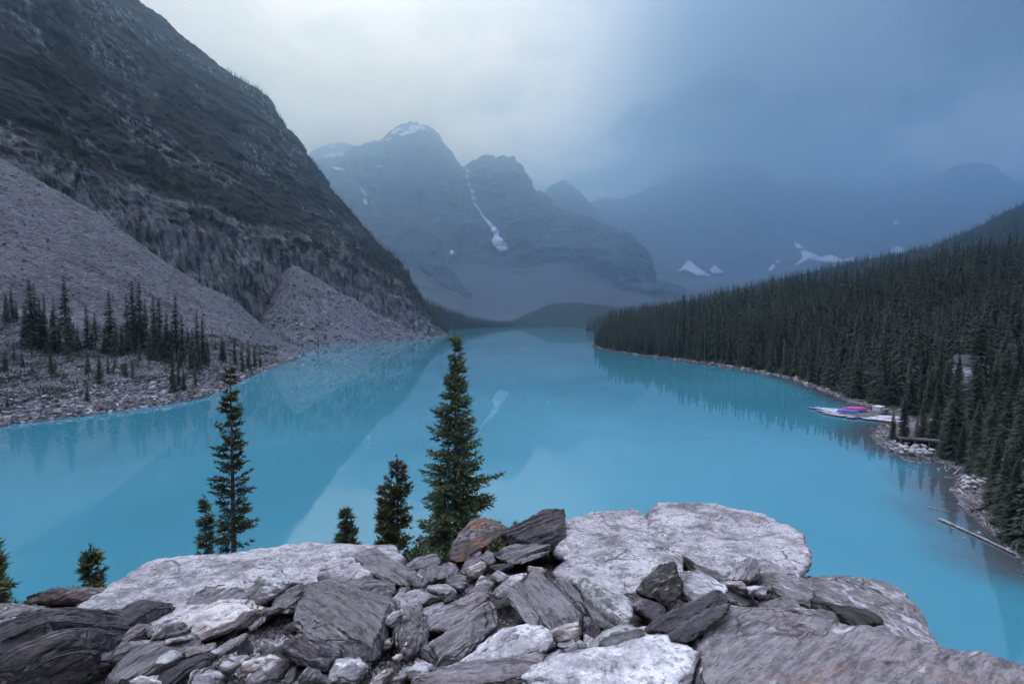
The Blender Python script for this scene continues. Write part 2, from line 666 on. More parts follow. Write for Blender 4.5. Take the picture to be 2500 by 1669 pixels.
# ---- near scree slope and rocky bench on the left shore
rows = [
    [(-500, ('z', -3), 70), (0, ('z', -3), 104), (200, ('z', -3), 116), (400, ('z', -3), 131), (520, ('z', -3), 146), (580, ('z', -3), 170), (640, ('z', -3), 216), (740, ('z', -3), 275), (800, ('z', -3), 400)],
    [(-500, ('z', 0.1), 76), (0, ('z', 0.1), 112), (200, ('z', 0.1), 124), (400, ('z', 0.1), 139), (520, ('z', 0.1), 156), (580, ('z', 0.1), 186), (640, ('z', 0.1), 232), (700, ('z', 0.1), 272), (745, ('z', 0.1), 312), (770, ('z', 0.1), 380), (800, ('z', -1.0), 420)],
    [(-500, ('z', 1.6), 79), (0, ('z', 1.6), 116), (200, ('z', 1.8), 129), (400, ('z', 1.6), 145), (520, ('z', 1.4), 164), (580, ('z', 1.4), 196), (640, ('z', 1.2), 242), (700, ('z', 1.1), 282), (745, ('z', 0.6), 322), (770, ('z', 0.2), 388), (800, ('z', -1.0), 424)],
    [(-500, 960, 150), (0, 885, 188), (200, 872, 212), (400, 856, 245), (560, 852, 270), (640, 862, 300), (700, 862, 345), (745, 858, 375), (800, 856, 427)],
    [(-500, 700, 190), (0, 735, 236), (200, 770, 250), (400, 790, 275), (560, 810, 305), (640, 835, 330), (700, 850, 370), (745, 853, 390), (800, 856, 430)],
    [(-500, 130, 275), (0, 378, 328), (120, 450, 330), (250, 523, 334), (340, 590, 338), (430, 655, 345), (520, 705, 356), (560, 722, 362), (610, 765, 372), (650, 798, 382), (700, 835, 395), (745, 850, 408), (800, 856, 432)],
    [(-500, 230, 330), (0, 470, 380), (430, 735, 385), (650, 850, 415), (800, 862, 440)],
]
xs, vv, G = loft(rows, -500, 800, 460, [6, 10, 40, 45, 110, 10], soft=21)
G = smooth_v(G, 6)
N = grid_normals(G)
Pf = G.reshape(-1, 3)
Nf = N.reshape(-1, 3)
if np.mean(Nf[:, 2]) < 0:
    Nf = -Nf
v2d = np.repeat(vv[None, :], len(xs), 0).ravel()
endw = np.clip((800 - np.repeat(xs[:, None], len(vv), 1).ravel()) / 150, 0.05, 1)
bench = np.clip(1 - np.abs(v2d - 2.6) / 1.2, 0, 1)
H = fbm(Pf * 0.05, 4) * (0.9 + 2.2 * bench) + fbm(Pf * 0.35, 3) * (0.35 + 0.35 * bench)
H += np.clip(fbm(Pf * 0.9 + 40, 2), 0, 1) * 0.8
Pf2 = Pf + np.array([0, 0, 1]) * (H * np.clip(v2d - 0.6, 0, 1) * np.clip((5.6 - v2d) / 0.6, 0.2, 1) * endw)[:, None]
SCREE_G = Pf2.reshape(G.shape)
SCREE_XS, SCREE_VV = xs, vv
tag(link('scree_slope', mesh_np('scree_slope', Pf2, grid_faces(len(xs), len(vv))), SCREE), kind='structure')

# ---- scree fan below the cliff gully
rows = [
    [(600, ('z', -4), 430), (720, ('z', -4), 400), (850, ('z', -4), 455), (950, ('z', -4), 520), (1045, ('z', -4), 600), (1100, ('z', -4), 680)],
    [(600, ('z', 0), 450), (720, ('z', 0), 418), (850, ('z', 0), 475), (950, ('z', 0), 545), (1045, ('z', 0), 622), (1100, ('z', -1), 700)],
    [(600, 812, 520), (640, 764, 535), (668, 718, 552), (690, 676, 565), (702, 656, 570), (715, 648, 572), (732, 654, 575), (760, 672, 580), (800, 698, 590), (850, 722, 600), (900, 752, 612), (950, 780, 622), (1000, 805, 632), (1045, 826, 640), (1100, 836, 705)],
    [(600, 840, 560), (712, 690, 640), (850, 760, 660), (1000, 840, 690), (1100, 850, 730)],
]
xs, vv, G = loft(rows, 600, 1100, 240, [6, 110, 8], soft=9)
G = smooth_u(G, vv, 2.0, 34, 0.8)
Pf = G.reshape(-1, 3)
v2d = np.repeat(vv[None, :], len(xs), 0).ravel()
H = fbm(Pf * 0.03, 3) * 3.4 + fbm(Pf * 0.12, 3) * 1.3 + fbm(Pf * 0.5, 2) * 0.5 + ridged(np.stack([Pf[:, 0] * 0.05, Pf[:, 1] * 0.02, Pf[:, 2] * 0.0], 1), 3) * 0.7
Pf2 = Pf + np.array([0, 0, 1]) * (H * np.clip(v2d - 0.9, 0, 1) * np.clip((2.3 - v2d) / 0.4, 0, 1))[:, None]
FAN_G = Pf2.reshape(G.shape)
apex = np.array(at(714, 636, 575))
fd = Pf2 - apex
me = mesh_np('scree_fan', Pf2, grid_faces(len(xs), len(vv)))
set_attr(me, 'around', np.arctan2(fd[:, 1], -fd[:, 0]))
set_attr(me, 'down', np.linalg.norm(fd, axis=1))
tag(link('scree_fan', me, FAN), kind='structure')


# ---- simple lofted hills
def hill(name, rows, px0, px1, nu, nvs, mat, amp=6.0, fr=0.02, soft=9):
    xs, vv, G = loft(rows, px0, px1, nu, nvs, soft=soft)
    G = smooth_v(G, 3)
    Pf = G.reshape(-1, 3)
    Pf = Pf + np.array([0, 0, 1]) * (fbm(Pf * fr, 4) * amp)[:, None]
    o = tag(link(name, mesh_np(name, Pf, grid_faces(len(xs), len(vv))), mat), kind='structure')
    return Pf.reshape(G.shape), xs, vv, o


# forested toe of the left mountain running to the head of the lake
TOE_G, _, _, _ = hill('forest_slope', [
    [(960, ('z', -3), 660), (1045, ('z', -3), 690), (1080, ('z', -3), 800), (1120, ('z', -3), 1000), (1180, ('z', -3), 1250), (1260, ('z', -3), 1480)],
    [(960, ('z', 3), 680), (1045, ('z', 2), 715), (1080, ('z', 2), 830), (1120, ('z', 2), 1040), (1180, ('z', 1), 1300), (1260, ('z', 0), 1520)],
    [(960, 706, 850), (1000, 718, 900), (1040, 735, 960), (1090, 762, 1080), (1150, 782, 1250), (1200, 790, 1400), (1260, 796, 1560)],
    [(960, 730, 1000), (1260, 800, 1700)]], 960, 1260, 90, [4, 40, 6], SOIL, 3.0, 0.02)
# low wooded mound at the head of the lake
MOUND_G, _, _, _ = hill('forest_mound', [
    [(1200, ('z', -3), 1450), (1300, ('z', -3), 1420), (1480, ('z', -3), 1400), (1760, ('z', -3), 1300)],
    [(1200, ('z', -1), 1500), (1300, ('z', 1), 1470), (1480, ('z', 2), 1450), (1760, ('z', 2), 1350)],
    [(1200, 794, 1900), (1260, 781, 2400), (1310, 756, 2600), (1340, 741, 2700), (1400, 737, 2700), (1460, 743, 2700), (1520, 750, 2700), (1600, 747, 2700), (1760, 740, 2700)],
    [(1200, 800, 2200), (1400, 765, 3200), (1760, 765, 3200)]], 1200, 1760, 120, [4, 40, 6], SOIL, 5.0, 0.01)
# second wooded ridge on the right
RIDGE_G, _, _, _ = hill('forest_ridge', [
    [(1430, ('z', -3), 900), (3000, ('z', -3), 900)],
    [(1430, ('z', -2.5), 960), (1520, ('z', 2), 960), (3000, ('z', 60), 960)],
    [(1430, 804, 1050), (1460, 786, 1070), (1500, 772, 1100), (1600, 748, 1150), (1700, 728, 1180), (1800, 703, 1200), (1900, 680, 1200), (2000, 655, 1200), (2100, 632, 1200), (2200, 615, 1200), (2300, 595, 1200), (2400, 570, 1200), (2500, 545, 1200), (3000, 430, 1200)],
    [(1430, 806, 1300), (2000, 690, 1500), (3000, 500, 1500)]], 1430, 3000, 160, [4, 30, 6], SOIL, 4.0, 0.015)
# steeper shoulder farther right
SHOULDER_G, _, _, _ = hill('forest_shoulder', [
    [(2050, ('z', 20), 1300), (3000, ('z', 20), 1300)],
    [(2050, 668, 1500), (2150, 640, 1550), (2230, 614, 1600), (2290, 590, 1600), (2350, 563, 1600), (2400, 540, 1600), (2450, 512, 1600), (2500, 487, 1600), (2600, 440, 1600), (3000, 330, 1600)],
    [(2050, 690, 1900), (3000, 420, 1900)]], 2050, 3000, 120, [40, 6], SOIL, 5.0, 0.012)


# ---- the distant peaks
FARK = 2.0
def peak(name, rows, px0, px1, nu, nvs, talus_row, mat=PEAK, amp=1.0, soft=15, keep=0):
    # the foot rows stay at the lake head, the upper rows stand back
    rows = [[(x, y, (Y if k < keep else Y * FARK)) for x, y, Y in r] for k, r in enumerate(rows)]
    xs, vv, G = loft(rows, px0, px1, nu, nvs, soft=soft)
    top = len(rows) - 2
    G = smooth_v(G, 3)
    G = smooth_u(G, vv, top, 16, 1.0)
    N = grid_normals(G)
    Pf = G.reshape(-1, 3)
    Nf = N.reshape(-1, 3)
    if np.mean(Nf[:, 1]) > 0:
        Nf = -Nf
    v2d = np.repeat(vv[None, :], len(xs), 0).ravel()
    rk = np.clip((v2d - talus_row + 0.15) / 0.4, 0, 1)
    fade = np.clip((top + 0.15 - v2d) / 0.5, 0.15, 1)
    Q = Pf / FARK
    s = Q[:, 2] - 0.06 * Q[:, 0] + fbm(Q * 0.0015, 3) * 60
    bm_ = np.clip(0.5 + fbm(Q * 0.004 + 7, 3), 0.1, 1)
    H = ((steps(s / 34.0, 0.5) - 0.5) * 22 + (steps(s / 110.0 + 5, 0.5) - 0.5) * 26) * bm_
    H += ridged(np.stack([Q[:, 0] * 0.0045, Q[:, 1] * 0.0045, Q[:, 2] * 0.0012], 1), 5) * 62
    H += ridged(np.stack([Q[:, 0] * 0.016, Q[:, 1] * 0.016, Q[:, 2] * 0.004], 1), 3) * 16
    H += fbm(Q * 0.012, 4) * 20
    tal = fbm(np.stack([Q[:, 0] * 0.006, Q[:, 1] * 0.003, Q[:, 2] * 0.003], 1), 3) * 16
    H = (H * rk + tal * (1 - rk)) * fade * amp * FARK
    hd = Nf.copy()
    hd[:, 2] *= 0.3
    Pf = Pf + hd * H[:, None]
    # broken crest
    cr = np.clip(1 - np.abs(v2d - top) / 0.25, 0, 1)
    Pf[:, 2] += cr * ((steps(Q[:, 0] / 13.0, 0.35) - 0.5) * 20 + fbm(Q * 0.06, 3) * 14) * amp * FARK
    me = mesh_np(name, Pf, grid_faces(len(xs), len(vv)))
    set_attr(me, 'talus', np.clip((talus_row - v2d) * 2.0 + 0.5, 0, 1))
    o = tag(link(name, me, mat), kind='structure')
    return o, xs, vv, Pf.reshape(G.shape)


ridge1 = [(700, 398), (770, 392), (800, 386), (838, 380), (842, 371), (867, 357), (900, 350), (928, 345), (945, 330), (960, 313), (975, 309), (990, 302), (1011, 298), (1033, 306), (1051, 311), (1065, 325), (1073, 351), (1085, 360), (1098, 367), (1106, 387), (1126, 413), (1138, 410), (1162, 391), (1178, 384), (1191, 377), (1209, 388), (1220, 384), (1229, 381), (1235, 388), (1243, 382), (1251, 381), (1259, 400), (1270, 420), (1280, 440), (1294, 456), (1310, 466), (1324, 474), (1332, 493), (1345, 502), (1357, 509), (1365, 519), (1389, 519), (1405, 525), (1433, 525), (1450, 543), (1478, 549), (1500, 557), (1522, 566), (1539, 587), (1551, 622), (1561, 662), (1599, 690), (1640, 712), (1720, 735)]


def yridge(px):
    return float(np.interp(px, [700, 1000, 1126, 1250, 1400, 1540, 1720], [3700, 3500, 3450, 3250, 3050, 2850, 2700]))


rows = [
    [(700, ('z', -4), 1700), (1240, ('z', 5), 1650), (1720, ('z', 10), 1700)],
    [(700, 770, 1900), (1000, 760, 1900), (1240, 772, 1850), (1500, 752, 1950), (1720, 748, 2000)],
    [(700, 640, 2500), (900, 640, 2500), (1000, 642, 2500), (1060, 650, 2480), (1130, 655, 2450), (1200, 640, 2450), (1260, 668, 2420), (1330, 650, 2420), (1370, 630, 2420), (1430, 668, 2420), (1500, 705, 2400), (1560, 722, 2400), (1720, 740, 2450)],
    [(700, 520, 3000), (850, 500, 3000), (1000, 480, 2980), (1070, 500, 2960), (1126, 560, 2900), (1180, 545, 2800), (1250, 540, 2760), (1400, 590, 2650), (1520, 630, 2600), (1560, 695, 2560), (1720, 738, 2560)],
    [(x, y, yridge(x)) for x, y in ridge1],
    [(700, 470, 4400), (1126, 480, 4300), (1720, 760, 3600)]]
PK1, PX1, PV1, PG1 = peak('mountain_peak', rows, 700, 1720, 500, [6, 40, 50, 80, 6], 2.0, keep=1)
rows = [
    [(740, ('z', 20), 1750), (1180, ('z', 5), 1700)],
    [(740, 640, 2100), (900, 640, 2080), (1000, 650, 2060), (1082, 705, 2040), (1142, 752, 2000), (1180, 772, 2000)],
    [(740, 560, 2300), (880, 540, 2300), (928, 530, 2300), (968, 524, 2290), (1017, 534, 2270), (1049, 562, 2240), (1074, 595, 2210), (1082, 638, 2190), (1106, 668, 2160), (1130, 697, 2120), (1142, 737, 2080), (1180, 768, 2050)],
    [(740, 640, 2700), (1180, 790, 2400)]]
peak('mountain_buttress', rows, 740, 1180, 200, [40, 50, 6], 0.6, amp=0.4, keep=1)
rows = [
    [(700, 520, 4200), (920, 520, 4200)],
    [(700, 385, 4700), (755, 372, 4800), (775, 360, 4800), (800, 350, 4800), (833, 343, 4800), (850, 347, 4800), (865, 354, 4800), (890, 362, 4800), (920, 380, 4800)],
    [(700, 480, 5200), (920, 480, 5200)]]
PK0, PX0, PV0, PG0 = peak('glacier_peak', rows, 700, 920, 90, [50, 4], -1.0, amp=0.8)
rows = [
    [(1240, 700, 3800), (1560, 700, 3800)],
    [(1240, 540, 4400), (1300, 500, 4400), (1324, 470, 4400), (1344, 448, 4400), (1360, 440, 4400), (1375, 430, 4400), (1386, 438, 4400), (1397, 444, 4400), (1413, 464, 4400), (1437, 493, 4400), (1480, 540, 4400), (1560, 600, 4400)],
    [(1240, 600, 5000), (1560, 660, 5000)]]
peak('pointed_peak', rows, 1240, 1560, 140, [60, 4], -1.0, amp=0.8)
rows = [
    [(1380, 790, 3000), (3000, 790, 3000)],
    [(1380, 720, 3500), (1500, 712, 3500), (1600, 690, 3600), (1700, 690, 3700), (1850, 680, 3800), (2000, 650, 3800), (2200, 630, 3800), (3000, 600, 3800)],
    [(1380, 640, 4400), (1600, 600, 4500), (1790, 560, 4600), (1900, 580, 4600), (2100, 560, 4600), (2350, 540, 4600), (3000, 560, 4600)],
    [(1380, 520, 5600), (1440, 492, 5600), (1480, 478, 5600), (1520, 485, 5600), (1600, 450, 5600), (1680, 418, 5600), (1740, 400, 5600), (1790, 392, 5600), (1840, 402, 5600), (1870, 425, 5600), (1890, 448, 5600), (1915, 452, 5600), (1940, 440, 5600), (1960, 432, 5600), (2000, 436, 5600), (2040, 455, 5600), (2100, 462, 5600), (2200, 448, 5600), (2270, 436, 5600), (2300, 420, 5600), (2340, 400, 5600), (2380, 394, 5600), (2420, 400, 5600), (2445, 425, 5600), (2500, 455, 5600), (2650, 500, 5600), (3000, 430, 5600)],
    [(1380, 600, 6200), (3000, 560, 6200)]]
PK4, PX4, PV4, PG4 = peak('cloudy_massif', rows, 1380, 3000, 320, [8, 36, 60, 4], 1.1, keep=1)


# ---- old snow lying on the peaks
def inside(poly, x, y):
    c = False
    j = len(poly) - 1
    for i in range(len(poly)):
        if (poly[i][1] > y) != (poly[j][1] > y) and x < (poly[j][0] - poly[i][0]) * (y - poly[i][1]) / (poly[j][1] - poly[i][1]) + poly[i][0]:
            c = not c
        j = i
    return c


def project(G):
    P = G.reshape(-1, 3)
    zc = P[:, 1] * CP - (P[:, 2] - CAM_H) * SP
    yc = P[:, 1] * SP + (P[:, 2] - CAM_H) * CP
    return P, 1250 + F * P[:, 0] / zc, 834.5 - F * yc / zc


def snow_patches(owner, G, polys, org, k, off, step=1.6):
    P, X, Y = project(G)
    for poly in polys:
        q = [(org[0] + a * k, org[1] + b * k) for a, b in poly]
        x0, x1 = min(a for a, b in q), max(a for a, b in q)
        y0, y1 = min(b for a, b in q), max(b for a, b in q)
        sel = np.where((X > x0 - 25) & (X < x1 + 25) & (Y > y0 - 25) & (Y < y1 + 25))[0]
        if len(sel) < 6:
            continue
        sx, sy, sp_ = X[sel], Y[sel], P[sel]
        idx, V, Fc = {}, [], []

        def vert(i, j):
            if (i, j) not in idx:
                a, b = x0 + i * step, y0 + j * step
                d = (sx - a) ** 2 + (sy - b) ** 2
                near_ = np.argsort(d)[:5]
                wt_ = 1 / (d[near_] + 0.6)
                Yd = float((sp_[near_, 1] * wt_).sum() / wt_.sum())
                idx[(i, j)] = len(V)
                V.append(at(a, b, Yd - off) + Vector((0, 0, 0)))
            return idx[(i, j)]
        for i in range(int((x1 - x0) / step) + 1):
            for j in range(int((y1 - y0) / step) + 1):
                if inside(q, x0 + (i + 0.5) * step, y0 + (j + 0.5) * step):
                    Fc.append((vert(i, j), vert(i, j + 1), vert(i + 1, j + 1), vert(i + 1, j)))
        if not Fc:
            continue
        o = link('snow_patch', mesh_np('snow_patch', np.array(V), np.array(Fc)), SNOW, owner)
        sol = o.modifiers.new('depth', 'SOLIDIFY')
        sol.thickness = -off * 0.6


snow_patches(PK1, PG1, [
    [(1020, 545), (1025, 570), (1015, 600), (1040, 650), (1075, 700), (1130, 755), (1160, 785), (1155, 810), (1190, 840), (1220, 880), (1200, 895), (1165, 905), (1140, 880), (1115, 845), (1130, 810), (1110, 765), (1065, 710), (1030, 650), (995, 600), (990, 560), (1000, 540)],
    [(930, 402), (960, 398), (992, 425), (960, 428)], [(958, 430), (972, 432), (985, 500), (1005, 545), (992, 548), (970, 500)],
    [(505, 192), (525, 160), (560, 155), (600, 168), (640, 140), (700, 152), (720, 162), (680, 177), (640, 192), (600, 197), (580, 212), (555, 197), (520, 197)],
    [(450, 232), (500, 212), (517, 217), (480, 237)], [(145, 390), (215, 408), (235, 430), (200, 422), (160, 404)],
    [(305, 498), (330, 515), (352, 540), (362, 564), (340, 562), (320, 527)], [(340, 590), (358, 584), (362, 622), (345, 620)], [(415, 388), (467, 388), (467, 396), (418, 396)], [(450, 362), (472, 362), (472, 372), (450, 372)],
    [(862, 898), (885, 903), (882, 924), (865, 920)], [(818, 938), (846, 965), (826, 970)], [(830, 975), (862, 1010), (855, 1014), (830, 990)], [(1445, 815), (1460, 818), (1455, 830)]],
    (750, 250), 0.4044, 20)
snow_patches(PK0, PG0, [[(95, 322), (150, 312), (228, 308), (226, 345), (150, 350), (112, 345)], [(120, 265), (160, 268), (200, 275), (150, 285)], [(215, 258), (270, 255), (250, 268)]], (750, 250), 0.4044, 30)
snow_patches(PK4, PG4, [
    [(540, 675), (600, 615), (660, 665), (715, 697), (640, 692), (580, 664)], [(705, 667), (735, 645), (782, 682), (730, 687)], [(340, 622), (395, 603), (430, 640), (400, 657), (350, 642)],
    [(1010, 667), (1045, 630), (1052, 655), (1030, 672)], [(1035, 603), (1087, 632), (1065, 630)], [(1148, 515), (1202, 552), (1165, 557)],
    [(1180, 568), (1220, 568), (1290, 600), (1340, 588), (1400, 615), (1460, 598), (1460, 622), (1330, 627), (1230, 607), (1200, 622), (1155, 642), (1195, 600)], [(1640, 577), (1690, 543), (1737, 565), (1730, 582)], [(1660, 402), (1692, 400), (1690, 432), (1668, 430)]],
    (1400, 350), 0.4683, 45)

# ---- right shore: land rises from a traced shoreline
shore_px = [(2500, 1376), (2484, 1360), (2433, 1318), (2407, 1294), (2379, 1263), (2356, 1248), (2336, 1217), (2318, 1197), (2331, 1177), (2346, 1160), (2331, 1144), (2280, 1125), (2229, 1113), (2165, 1097), (2135, 1081), (2126, 1064), (2142, 1044), (2190, 1036), (2172, 1008), (2120, 993), (2060, 977), (2030, 962), (1990, 946), (1945, 930), (1900, 917), (1850, 908), (1800, 899), (1750, 892), (1700, 885), (1650, 878), (1600, 871), (1550, 865), (1500, 858), (1465, 850), (1443, 843)]
SH = [(70.0, -40.0), (64.0, 0.0), (60.0, 30.0), (54.0, 44.0)]
for p in shore_px:
    q = at_z(p[0], p[1], 0.0)
    SH.append((q.x, q.y))
SH += [(92.0, 520.0), (160.0, 640.0), (300.0, 800.0), (520.0, 1000.0), (1200.0, 1200.0)]
SH = np.array(SH)


def shore_dist(X, Y):
    """signed distance from the right shoreline, positive on land"""
    P = np.stack([np.ravel(X), np.ravel(Y)], 1)
    best = np.full(len(P), 1e9)
    sgn = np.ones(len(P))
    for a, b in zip(SH[:-1], SH[1:]):
        ab = b - a
        L = ab @ ab
        t = np.clip(((P - a) @ ab) / L, 0, 1)
        d = P - a - t[:, None] * ab
        dd = np.hypot(d[:, 0], d[:, 1])
        side = ab[0] * (P[:, 1] - a[1]) - ab[1] * (P[:, 0] - a[0])
        upd = dd < best - 1e-6
        # land lies to the right of the line running away from the camera
        sgn = np.where(upd, np.where(side < 0, 1.0, -1.0), sgn)
        best = np.where(upd, dd, best)
    return best * sgn


def right_z(X, Y):
    X = np.ravel(np.asarray(X, float))
    Y = np.ravel(np.asarray(Y, float))
    d = shore_dist(X, Y)
    z = np.where(d < 0, np.maximum(0.25 * d, -5), 0.0)
    land = 0.07 * np.clip(d, 0, 5) + 0.17 * np.clip(d - 5, 0, 25) + 0.195 * np.clip(d - 30, 0, 460)
    P = np.stack([X * 0.012, Y * 0.012, 0 * X], 1)
    land = land + np.clip(d / 60, 0, 1) * fbm(P, 3) * 9 + np.clip(d / 6, 0, 1) * fbm(P * 12, 3) * 0.5
    land = land + np.clip(d / 3, 0, 1) * fbm(P * 60, 2) * 0.12
    return np.where(d < 0, z, np.maximum(land, 0.02 * np.clip(d, 0, 1)))


ax = np.concatenate([np.linspace(38, 140, 120), np.linspace(141.5, 900, 120)[1:]])
ay = np.concatenate([np.linspace(14, 200, 160), np.linspace(202, 1000, 130)[1:]])
GX, GY = np.meshgrid(ax, ay, indexing='ij')
GZ = right_z(GX, GY).reshape(GX.shape)
BEACH = mat_ground('shore_gravel', (0.115, 0.098, 0.098), (0.235, 0.205, 0.205), 0.8)


def mat_right():
    m, t, b = new_mat('right_bank')
    g = t.n('ShaderNodeNewGeometry')
    P = g.outputs['Position']
    a = t.n('ShaderNodeAttribute', attribute_name='shore')
    n = t.noise(P, 0.25, 5, 0.65)
    v = t.n('ShaderNodeTexVoronoi')
    v.inputs['Scale'].default_value = 1.6
    t.link(P, v.inputs['Vector'])
    sx = t.n('ShaderNodeSeparateXYZ')
    t.link(v.outputs['Color'], sx.inputs[0])
    grav = t.mix(t.math('ADD', t.math('MULTIPLY', n, 0.6), t.math('MULTIPLY', sx.outputs[0], 0.4)), (0.075, 0.066, 0.069), (0.19, 0.17, 0.174))
    duff = t.mix(n, (0.02, 0.021, 0.014), (0.055, 0.05, 0.038))
    f = t.smooth(t.math('ADD', a.outputs['Fac'], t.math('MULTIPLY', t.math('SUBTRACT', n, 0.5), 6.0)), 4.5, 8.5)
    t.link(t.mix(f, grav, duff), b.inputs['Base Color'])
    b.inputs['Roughness'].default_value = 0.93
    b.inputs['Specular IOR Level'].default_value = 0.2
    bump(t, b, t.math('ADD', n, v.outputs['Distance']), 0.7, 0.2)
    return m


me = mesh_np('right_shore', np.stack([GX.ravel(), GY.ravel(), GZ.ravel()], 1), grid_faces(len(ax), len(ay)))
set_attr(me, 'shore', shore_dist(GX, GY) * np.interp(GY.ravel(), [0, 70, 100, 125, 180], [0.8, 0.8, 1.0, 1.7, 2.4]))
tag(link('right_shore', me, mat_right()), kind='structure')

# ---- the lake
wx = np.linspace(-900, 3000, 240)
wy = np.concatenate([np.linspace(790, 860, 40), np.linspace(862, 1700, 150)])
WX, WY = np.meshgrid(wx, wy, indexing='ij')
WD = depth_z(WX, WY, 0.0)
WV = at_np(WX, WY, WD)
WV[..., 2] = 0.0
me = mesh_np('lake_water', WV.reshape(-1, 3), grid_faces(len(wx), len(wy))[:, ::-1].copy())
dsh = -shore_dist(WV[..., 0], WV[..., 1])
dsh = np.where(WV[..., 1].ravel() > 480, 200, dsh)
set_attr(me, 'offshore', dsh)


def mat_water():
    m, t, b = new_mat('lake_water')
    g = t.n('ShaderNodeNewGeometry')
    P = g.outputs['Position']
    a = t.n('ShaderNodeAttribute', attribute_name='offshore')
    n = t.noise(P, 0.10, 4, 0.6)
    big = t.noise(P, 0.012, 3, 0.5)
    milk = t.mix(t.smooth(big, 0.32, 0.68), (0.038, 0.172, 0.226), (0.060, 0.226, 0.288))
    bed = t.mix(t.noise(P, 0.9, 5, 0.7), (0.035, 0.050, 0.058), (0.085, 0.085, 0.088))
    sh = t.smooth(t.math('ADD', a.outputs['Fac'], t.math('MULTIPLY', t.math('SUBTRACT', n, 0.5), 7.0)), 0.0, 11.0)
    col = t.mix(sh, bed, milk)
    t.link(col, b.inputs['Base Color'])
    b.inputs['Roughness'].default_value = 0.035
    b.inputs['IOR'].default_value = 2.0
    b.inputs['Specular IOR Level'].default_value = 0.5
    h = t.noise(t.mapping(P, scale=(0.5, 0.16, 1)), 1.0, 3, 0.5)
    patch = t.smooth(t.noise(t.mapping(P, scale=(0.02, 0.008, 1)), 1.0, 4, 0.6), 0.45, 0.70, 0.015, 0.08)
    t.link(patch, b.inputs['Roughness'])
    bump(t, b, h, 0.04, 0.05)
    return m


WATER = mat_water()
tag(link('lake_water', me, WATER), kind='structure')

# ================================================================== foreground rock pile
def ground_y(py):
    """depth of the trampled ground seen at row py of the photograph"""
    s = (py - 778.0) / F
    return np.minimum(1.0 / np.maximum(s - 0.26, 0.125), 8.0)


CREST = [(-900, 2.4), (0, 3.3), (330, 3.3), (430, 4.0), (880, 4.4), (1100, 4.3), (1200, 4.8), (1300, 5.2), (1700, 5.0), (1900, 4.2), (1980, 3.7), (2100, 3.3), (2300, 2.45), (2420, 2.1), (3400, 1.6)]


def pile_rel(px, Y):
    """ground height relative to the camera"""
    yc = np.interp(px, [c[0] for c in CREST], [c[1] for c in CREST])
    z = -1.0 - 0.26 * np.minimum(Y, yc)
    over = np.maximum(Y - yc, 0)
    return z - 1.12 * over + 0.5 * (1 - np.exp(-over / 0.9)) * 0.3


def pile_z(x, Y):
    return CAM_H + float(pile_rel(1250 + F * x / Y, Y))


def mat_rubble():
    m, t, b = new_mat('rubble_soil')
    g = t.n('ShaderNodeNewGeometry')
    P = g.outputs['Position']
    n = t.noise(P, 2.2, 5, 0.65)
    v = t.n('ShaderNodeTexVoronoi')
    v.inputs['Scale'].default_value = 42
    t.link(P, v.inputs['Vector'])
    v2 = t.n('ShaderNodeTexVoronoi')
    v2.inputs['Scale'].default_value = 95
    t.link(P, v2.inputs['Vector'])
    sx = t.n('ShaderNodeSeparateXYZ')
    t.link(v.outputs['Color'], sx.inputs[0])
    s2 = t.n('ShaderNodeSeparateXYZ')
    t.link(v2.outputs['Color'], s2.inputs[0])
    soil = t.mix(n, (0.055, 0.047, 0.047), (0.125, 0.110, 0.110))
    peb = t.math('MULTIPLY', t.math('GREATER_THAN', sx.outputs[0], 0.72), t.math('LESS_THAN', v.outputs['Distance'], 0.36))
    peb2 = t.math('MULTIPLY', t.math('GREATER_THAN', s2.outputs[0], 0.66), t.math('LESS_THAN', v2.outputs['Distance'], 0.40))
    col = t.mix(peb2, soil, t.mix(s2.outputs[1], (0.16, 0.145, 0.15), (0.40, 0.38, 0.39)))
    col = t.mix(peb, col, t.mix(sx.outputs[1], (0.16, 0.145, 0.15), (0.46, 0.43, 0.44)))
    t.link(col, b.inputs['Base Color'])
    b.inputs['Roughness'].default_value = 0.95
    b.inputs['Specular IOR Level'].default_value = 0.2
    h = t.math('SUBTRACT', n, t.math('MULTIPLY', v.outputs['Distance'], 0.4))
    bump(t, b, h, 0.8, 0.02)
    return m


RUBBLE = mat_rubble()
gx = np.linspace(-900, 3400, 310)
gy = np.concatenate([np.linspace(0.9, 6.4, 160), np.geomspace(6.5, 42, 40)])
QX, QY = np.meshgrid(gx, gy, indexing='ij')
QZ = CAM_H + pile_rel(QX, QY)
PW = np.stack([(QX - 1250) / F * QY, QY, QZ], -1).reshape(-1, 3)
PW[:, 2] += fbm(PW * np.array([1.3, 1.3, 0]) + 3, 4) * 0.055 + fbm(PW * np.array([9, 9, 0]), 3) * 0.012
PW[:, 2] += np.clip(PW[:, 1] - 7, 0, 1) * fbm(PW * 0.6, 4) * 0.7
PW[:, 2] -= 0.12
tag(link('rock_pile_ground', mesh_np('rock_pile_ground', PW, grid_faces(len(gx), len(gy))), RUBBLE), kind='structure')


